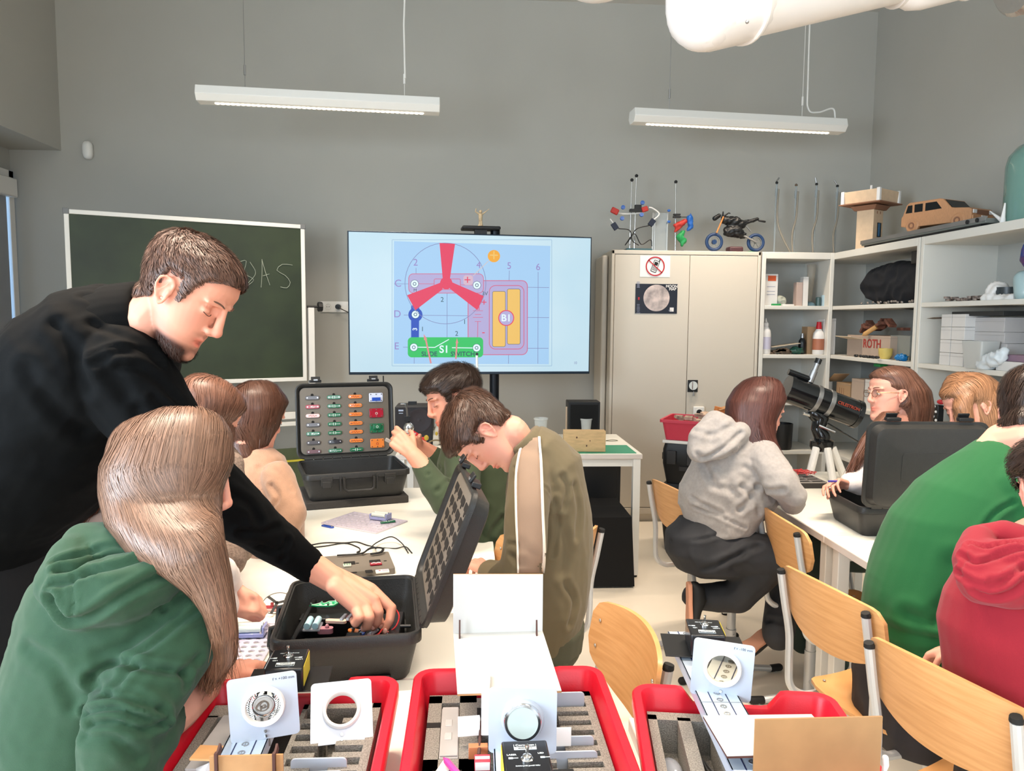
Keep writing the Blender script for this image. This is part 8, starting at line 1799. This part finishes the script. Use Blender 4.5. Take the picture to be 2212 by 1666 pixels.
s = MB(); q = V((ony(1700, 645, y_).x, y_, z3)); s.box(q+V((0, 0, .006)), (.09, .06, .012)); s.solo('white_pad', WB, 'flat white pad lying on the top shelf', 'pad', bevel=.003)
s = MB(); q = V((ony(1676, 645, y_).x, y_, z3)); s.box(q+V((0, 0, .008)), (.07, .04, .014)); s.solo('green_pad', mat('part_green', '1f8a4a', .5), 'small green pad next to the crumpled clear bag', 'pad', bevel=.003)
t = thing('glass_funnel_tube', 'leaning clear tube in a blue base on the top shelf', 'lab glass', ony(1760, 645, y_)); q = V((ony(1758, 645, y_).x, y_+.08, z3)); s = MB(); s.cyl(q+V((0, 0, .02)), q+V((.035, .05, .32)), .016, .035, n=16); s.build('tube', mat('tube_hazy', 'b5aa98', .2, alpha=.4), t, smooth=True); s = MB(); s.lathe([(.05, 0), (.045, .02), (.02, .035)], q, None, 18); s.build('base', mat('base_bluegrey', '5f7c88', .5), t, smooth=True)
t = thing('mug', 'pale blue cylinder can on the top shelf', 'can', ony(1787, 645, y_)); q = V((ony(1787, 645, y_).x, y_+.04, z3)); s = MB(); s.lathe([(.028, 0), (.028, .085), (.025, .085), (.025, .005)], q, None, 20); s.build('cup', mat('can_blue', '9db4bd', .4), t, smooth=True); s = MB(); s.lathe([(.02, 0), (.02, .065), (.014, .07)], q+V((-.05, 0, 0)), None, 16); s.build('inner_jar', mat('jar_dark', '3a5050', .3), t, smooth=True)
def bottle(px, z, y, h, r, m_, cap_m, label, lab=None, nozzle=True, name='bottle'):
    q = V((ony(px, 700, y).x, y+.02, z)); t = thing(name, label, 'bottle', q); s = MB(); s.lathe([(r*.9, 0), (r, .006), (r, h*.55), (r*.9, h*.66), (r*.5, h*.76), (r*.42, h*.8)], q, None, 20); s.build('bottle_body', m_, t, smooth=True)
    s = MB(); s.lathe([(r*.5, h*.78), (r*.5, h*.86), (r*.2 if nozzle else r*.45, h*.9), (r*.06 if nozzle else r*.4, h)], q, None, 16); s.build('cap', cap_m, t, smooth=True)
    if lab: s = MB(); s.lathe([(r*1.02, h*.14), (r*1.02, h*.48)], q, None, 20); s.build('label', lab, t, smooth=True)
bottle(1657, z4, 5.55, .275, .040, PAPER, PAPER, 'white glue bottle with a pointed nozzle on the middle shelf', mat('label_lilac', 'c8c4d6', .5))
bottle(1772, z4, 5.55, .25, .042, PAPER, mat('cap_red', 'c01c28', .4), 'bottle with a red cap and brownish label on the middle shelf', mat('label_rust', 'a86a50', .5), False)
bottle(1737, z4, 5.6, .16, .028, mat('bottle_dark', '171c20', .3), STEEL, 'small dark bottle with a metal neck on the middle shelf', None, False)
for i, (a_, b_, py) in enumerate(((1780, 1793, 690), (1793, 1806, 688))): box_on(a_, b_, py, .1, 5.56, z4, PAPER, 'white_box', ['tall white box right of the red capped bottle', 'tall white box against the shelf post'][i], 'box', True)
t = box_on(1745, 1766, 706, .1, 5.62, z4, KR, 'kraft_box', 'brown slanted magazine box behind the red capped bottle', 'box', False)
s = MB(); q = V((ony(1695, 740, 5.56).x, 5.58, z4+.07)); s.box(q, (.22, .12, .004), Matrix.Rotation(R(-8), 3, 'Y')); s.solo('paper_sheet', mat('paper_grey', 'b5aa98', .7), 'tilted sheet of grey paper on the middle shelf', 'paper')
s = MB(); q = V((ony(1690, 755, 5.56).x, 5.57, z4)); [s.box(q+V((random.uniform(-.09, .09), 0, random.uniform(.006, .05))), (random.uniform(.03, .09), .04, .012), Matrix.Rotation(random.uniform(-.3, .3), 3, 'Y')) for _ in range(12)]; s.solo('small_parts', mat('odds_brown', '7a6450', .7, vary=.5, vscale=30), 'heap of small brown parts under the tilted paper sheet', 'parts', kind='stuff')
s = MB(); q = V((ony(1722, 755, 5.56).x, 5.57, z4)); s.ell(q+V((0, 0, .03)), (.06, .03, .03)); me = remesh(s, .008, 1); wrinkle(me, .012, 30); t = thing('green_bag', 'dark green glassy bag on the middle shelf', 'bag', q); part_of(me, 'bag', mat('bag_green', '2f5a4c', .2, alpha=.9), t)
# right wall shelves: positions by pixel on the plane x = XS
XS = 2.83
def rb(px0, px1, py, z, depth, m_, name, label, cat, group=None, seam=True, extra=None, x=XS):
    a_ = onx(px0, 700, x); b_ = onx(px1, 700, x); h = onx((px0+px1)/2, py, x).z-z; t = thing(name, label, cat, (x+depth/2, (a_.y+b_.y)/2, z), 0, group); s = MB(); s.bx(x, x+depth, b_.y, a_.y, z, z+h); s.build('carton', m_, t, bevel=.0015)
    if seam: s = MB(); s.bx(x-.001, x+depth, b_.y-.001, a_.y+.001, z+h*.9, z+h*.9+.0015); s.build('lid_seam', mat('seam_grey', '9a948c', .7), t)
    if extra: extra(t, x, a_.y, b_.y, z, h)
    return t
z = ZS[4]; t = thing('cloth_bundle', 'big black cloth bundle filling the upper right-wall shelf', 'cloth', onx(1935, 640, XS)); ya = onx(1862, 640, XS).y; yb2 = onx(2004, 640, XS).y
s = MB(); n = 6; s.loft([((XS+.09, ya+(yb2-ya)*k, z+.13+.02*math.sin(k*7)), (.11, 0, 0), (0, 0, r_2), 2.6) for k, r_2 in ((0, .06), (.08, .12), (.4, .155), (.75, .15), (1, .12))], n=24); me = remesh(s, .012, 2); wrinkle(me, .016, 10); part_of(me, 'bundle', mat('cloth_black', '0c1018', .9), t)
t = thing('hanging_box', 'small black box hanging above the cloth bundle', 'box', onx(1983, 555, XS)); q = onx(1983, 556, XS); s = MB(); s.box(q, (.05, .065, .08)); s.build('box_body', BLK, t, bevel=.004); s = MB(); s.cyl(q, q+V((0, 0, -.12)), .002, n=6); s.build('wire', BLK, t)
s = MB()
for i in range(26): yy = onx(random.uniform(1850, 1996), 650, XS-.01).y; s.ell((XS-.02+random.uniform(0, .03), yy, z+.008+random.uniform(0, .012)), (.008, .012, .008), nu=8, nv=5)
s.solo('small_parts', mat('odds_metal', '8a8078', .4, metal=.4, vary=.6, vscale=60), 'row of tiny metal parts before the cloth bundle', 'parts', kind='stuff')
z = ZS[3]
def roth(t, x, y0_, y1_, z_, h): text('ROTH', .085, M4(frame(V((0, -1, 0)), V((0, 0, 1)), V((-1, 0, 0))), V((x-.002, (y0_+y1_)/2-.06, z_+h*.62))), mat('print_roth', 'a84038', .6), t, 'lettering', .0006, bold=True)
rb(1832, 1925, 725, z, .25, mat('carton_pale', 'b8a494', .7), 'cardboard_box', 'pale carton with red lettering on the middle right-wall shelf', 'box', extra=roth)
t = thing('box_flap', 'open cream carton flap on the labelled pale carton', 'flap', onx(1830, 730, XS)); a_ = onx(1818, 734, XS-.04); b_ = onx(1858, 727, XS-.02); s = MB(); s.box((a_+b_)/2, (.12, (a_-b_).length, .004), Matrix.Rotation(R(12), 3, 'Y')); s.build('flap', mat('carton_cream', 'd0c0a8', .7), t)
s = MB(); [s.box((XS+.06+random.uniform(0, .1), onx(random.uniform(1840, 1915), 710, XS).y, z+.20+random.uniform(0, .05)), (.05, .08, .02), Matrix.Rotation(random.uniform(-1, 1), 3, 'X')) for _ in range(12)]; s.solo('carton_contents', mat('odds_red', '8a5a4a', .7, vary=.5, vscale=20), 'reddish odds and ends heaped on the labelled carton', 'parts', kind='stuff')
a_, b_ = onx(1868, 722, XS-.03), onx(1893, 706, XS+.02); s = MB(); s.cyl(a_, b_, .016, n=10); s.cyl(a_+(a_-b_).normalized()*.02, a_, .003, .016, n=10); s.solo('paint_brush', mat('brush_tan', 'c99a60', .5), 'tan brush handle leaning over the labelled carton', 'brush')
t = thing('yellow_cup', 'small yellow cup on the middle right-wall shelf', 'cup', onx(1913, 757, XS-.04)); q = V((XS-.03, onx(1913, 757, XS-.03).y, z)); s = MB(); s.lathe([(.025, .0), (.042, .03), (.045, .075), (.040, .075), (.036, .03), (.0, .008)], q, None, 20); s.build('cup', mat('cup_yellow', 'd8c06a', .4), t, smooth=True); s = MB(); s.tube([q+V((0, .04, .06)), q+V((0, .065, .05)), q+V((0, .06, .02)), q+V((0, .04, .015))], .005, 6); s.build('handle', mat('cup_yellow', 'd8c06a', .4), t, smooth=True); s = MB(); s.cyl(q, q+V((0, 0, .003)), .05, n=20); s.build('saucer', PAPER, t)
t = thing('blue_tape', 'bright blue crumpled tape ball on the middle right-wall shelf', 'tape', onx(1948, 765, XS)); s = MB(); q = V((XS-.02, onx(1948, 765, XS-.02).y, z+.022)); s.ell(q, (.03, .055, .022)); me = remesh(s, .006, 1); wrinkle(me, .014, 50); part_of(me, 'tape', mat('tape_blue', '1878b8', .35), t)
rb(1925, 1968, 725, z, .2, mat('box_clear', 'a8aca4', .3, alpha=.7), 'clear_box', 'cloudy clear box right of the labelled carton', 'box', seam=True, x=XS+.05)
rb(1972, 1996, 706, z, .15, mat('bottle_dark', '171c20', .3), 'dark_block', 'dark upright block against the shelf post', 'box', seam=False)
s = MB(); [s.ell((XS-.05+random.uniform(-.01, .02), onx(random.uniform(1845, 1900), 757, XS-.05).y, z+.01), (.01, .016, .01), nu=8, nv=5) for _ in range(18)]; s.solo('small_parts', BLK, 'scattered dark parts before the labelled carton', 'parts', kind='stuff')
# third bay
X3 = 2.80; z = ZS[4]
t = thing('white_paper_heap', 'crumpled white paper heap on the top shelf at the right edge', 'paper', onx(2130, 640, X3)); s = MB(); a_ = onx(2115, 640, X3).y; b_ = onx(2190, 640, X3).y; s.bx(X3, X3+.12, b_, a_, z, z+.025); s.ell((X3+.06, a_-.06, z+.05), (.05, .05, .05)); me = remesh(s, .01, 1); wrinkle(me, .02, 18); part_of(me, 'paper', PAPER, t)
t = thing('peacock_figurine', 'blue and purple bird figurine on an ice-blue base at the right edge', 'figurine', onx(2205, 640, X3)); q = onx(2200, 640, X3); s = MB(); s.chain([(V((X3+.02, q.y, z+.10)), .045), (V((X3+.02, q.y-.02, z+.03)), .05)]); s.build('base', mat('ice_blue', '9fb6b8', .3), t, smooth=True)
s = MB(); qy = q.y; s.chain([(V((X3+.02, qy-.03, z+.19)), .035), (V((X3+.02, qy+.0, z+.20)), .022), (V((X3+.02, qy+.01, z+.25)), .012), (V((X3+.02, qy+.0, z+.27)), .012)]); s.build('bird', mat('bird_blue', '1f3f78', .4, vary=.5, vscale=20, col2='5a2c58'), t, smooth=True)
t = thing('wire_basket', 'dark glass bowl on the top shelf before the figurine', 'bowl', onx(2175, 640, X3)); q = V((X3+.1, onx(2178, 640, X3+.1).y, z)); s = MB(); s.lathe([(.05, 0), (.075, .03), (.078, .07), (.07, .07), (.065, .03), (0, .01)], q, None, 24); s.build('bowl', mat('bowl_dark', '3c4244', .25, alpha=.9), t, smooth=True)
s = MB()
for i in range(30): yy = onx(random.uniform(2028, 2112), 645, X3).y; s.box((X3+random.uniform(0, .06), yy, z+.008+random.uniform(0, .02)), (.02, .03, .012), Matrix.Rotation(random.uniform(0, 3), 3, 'Z'))
s.solo('small_parts', mat('odds_mixed', '8a7a70', .6, vary=.7, vscale=50), 'scattered small parts left on the third bay top shelf', 'parts', kind='stuff')
z = ZS[3]; bw = [(2033, 2055), (2056, 2085)]
for r3, (pyt, pyb) in enumerate(((756, 782), (734, 756), (709, 734), (690, 709))):
    for c3, (a_, b_) in enumerate(bw):
        zz_ = z+.075*r3; ya = onx(a_, 700, X3).y; yb3 = onx(b_, 700, X3).y; t = thing('small_white_box', ['left', 'right'][c3]+' small white box in the '+['lowest', 'second', 'third', 'top'][r3]+' row of the stacked boxes', 'box', (X3+.05, (ya+yb3)/2, zz_), 0, 'small white boxes stacked on the shelf')
        s = MB(); s.bx(X3, X3+.14, yb3+.001, ya-.001, zz_, zz_+.073); s.build('carton', WB, t, bevel=.002); s = MB(); s.bx(X3-.0008, X3+.1, yb3, ya, zz_+.055, zz_+.0562); s.build('lid_seam', mat('seam_grey', '9a948c', .7), t)
for k, (a_, b_, z0_, h_, l) in enumerate(((2086, 2178, 0, .14, 'long white box behind the clear bin, lower'), (2086, 2172, .14, .06, 'long white box behind the clear bin, middle'), (2090, 2170, .2, .08, 'long greyish box on top of the stacked boxes'))):
    ya = onx(a_, 700, X3+.06).y; yb3 = onx(b_, 700, X3+.06).y; t = thing('long_box', l, 'box', (X3+.1, (ya+yb3)/2, z+z0_), 0, 'long pale boxes on the shelf'); s = MB(); s.bx(X3+.06, X3+.26, yb3, ya, z+z0_, z+z0_+h_-.001); s.build('carton', mat('box_greywhite', 'c2bebc', .6), t, bevel=.002); s = MB(); s.bx(X3+.059, X3+.2, yb3+.001, ya-.001, z+z0_+h_*.7, z+z0_+h_*.7+.001); s.build('lid_seam', mat('seam_grey', '9a948c', .7), t)
t = thing('clear_bin', 'cloudy plastic bin with crumpled bag in front of the white boxes', 'bin', onx(2115, 785, X3)); ya, yb3 = onx(2090, 700, X3-.03).y, onx(2135, 700, X3-.03).y; s = MB(); s.rings([(.09, ya-yb3-.03, .01, 0), (.11, ya-yb3, .01, .15), (.106, ya-yb3-.004, .01, .15), (.086, ya-yb3-.034, .01, .004)], (X3-.005, (ya+yb3)/2, z)); s.build('bin', mat('bin_cloudy', 'cfd0cc', .3, alpha=.75), t, smooth=True, ang=40)
s = MB(); s.chain([(V((X3-.02, yb3+.02, z+.03)), .04), (V((X3-.02, yb3-.09, z+.07)), .04), (V((X3-.02, yb3-.12, z+.10)), .02)]); me = remesh(s, .008, 1); wrinkle(me, .016, 25); part_of(me, 'bag', mat('bag_white2', 'cdd4d8', .35), t)
s = MB(); s.bx(X3-.02, X3+.12, onx(2200, 700, X3).y-.1, onx(2165, 700, X3).y, z, z+.05); s.solo('white_tray', WB, 'low white carton on the third bay at the right edge', 'box', bevel=.002)
s = MB(); s.bx(X3+.0, X3+.12, onx(2200, 700, X3).y-.1, onx(2172, 700, X3).y, z+.051, z+.085); s.solo('purple_box', mat('box_purple', '8a7080', .6), 'flat purple box on the low white carton at the right edge', 'box', bevel=.002)
s = MB(); s.box((X3+.1, onx(2100, 700, X3).y, z+.30), (.16, .42, .025)); s.solo('dark_board', mat('lid_dark', '2a2c2c', .6), 'flat dark panel lying on top of the stacked boxes', 'panel', bevel=.002)
s = MB(); a_ = onx(2003, 688, 2.70); b_ = onx(2038, 687, 2.86); s.tube([a_, a_.lerp(b_, .4), b_], [.002, .014, .012], 8, flat=.4); s.solo('trowel', mat('trowel_brown', '6a5a4c', .5), 'pointed dark blade sticking out at the shelf post', 'tool')
# lower shelves
z = ZS[2]
def kextra(t, x, y0_, y1_, z_, h): s = MB(); s.box((x+.02, y0_+.02, z_+h+.03), (.12, .13, .004), Matrix.Rotation(R(-30), 3, 'X')); s.build('flap', KR, t); s = MB(); [s.bx(x-.001, x, y0_-.05-k*.03, y0_-.055-k*.03, z_+.03, z_+h-.04) for k in range(3)]; s.build('printed_marks', LWD, t)
rb(1813, 1843, 828, z, .2, KR, 'cardboard_box', 'open brown carton with raised flap beside the glasses girl', 'box', extra=kextra)
rb(1846, 1872, 820, z, .2, mat('carton_pale', 'b8a494', .7), 'cardboard_box', 'pale brown carton right of the open brown carton', 'box')
rb(1875, 1900, 822, z, .2, WB, 'white_canister', 'white canister partly behind the face of the glasses girl', 'canister', seam=True)
s = MB(); s.box((XS+.05, onx(1886, 815, XS).y, z+.31), (.06, .08, .02)); s.solo('green_wrap', mat('part_green', '1f8a4a', .5), 'bit of green wrap on the white canister', 'wrap', bevel=.004)
for i, (px, l) in enumerate(((1660, 'small glass on the lower shelf left of the telescope'), (1676, 'second small glass on the lower shelf left of the telescope'))):
    q = V((ony(px, 835, 5.56).x, 5.58, ZS[2])); t = thing('small_glass', l, 'glass', q); s = MB(); s.lathe([(.02, 0), (.024, .05), (.021, .05), (.018, .004)], q, None, 16); s.build('glass', mat('cup_clear', 'dfe3e2', .12, alpha=.45), t, smooth=True)
q = V((ony(1790, 850, 5.56).x, 5.58, ZS[2])); t = thing('clear_cups', 'stack of clear plastic cups on the lower shelf behind the telescope', 'cups', q); s = MB()
for k in range(4): s.lathe([(.028, .02*k), (.036, .02*k+.09), (.034, .02*k+.09), (.026, .02*k+.004)], q, None, 18)
o = s.build('cup_stack', mat('cup_clear', 'dfe3e2', .12, alpha=.45), t, smooth=True); o['kind'] = 'stuff'
rb(2128, 2185, 832, ZS[2], .2, mat('carton_greygreen', '7c7c6a', .7), 'cardboard_box', 'greyish green carton behind the strawberry blond girl', 'box')
t = thing('toy_robot', 'small black, white and red toy between the shelf post and the blond girl', 'toy', onx(2025, 900, X3)); q = V((X3-.0, onx(2026, 900, X3).y, ZS[2])); s = MB(); s.box(q+V((0, 0, .06)), (.04, .05, .12)); s.build('body', BLK, t, bevel=.005); s = MB(); s.ell(q+V((0, -.02, .14)), (.02, .025, .015)); s.build('red_cap', SR, t, smooth=True); s = MB(); [s.ell(q+V((-.02, y2, z2)), .008) for y2, z2 in ((.005, .11), (-.01, .08), (.01, .05), (-.015, .03))]; o = s.build('white_dots', PAPER, t, smooth=True); o['kind'] = 'stuff'
q = V((ony(1690, 960, 5.56).x, 5.6, ZS[1])); t = thing('black_bin', 'black cylinder bin on the bottom shelf behind the hoodie girl', 'bin', q); s = MB(); s.lathe([(.08, 0), (.085, .02), (.09, .2), (.082, .2), (.075, .02), (0, .01)], q, None, 24); s.build('bin', BLK, t, smooth=True)
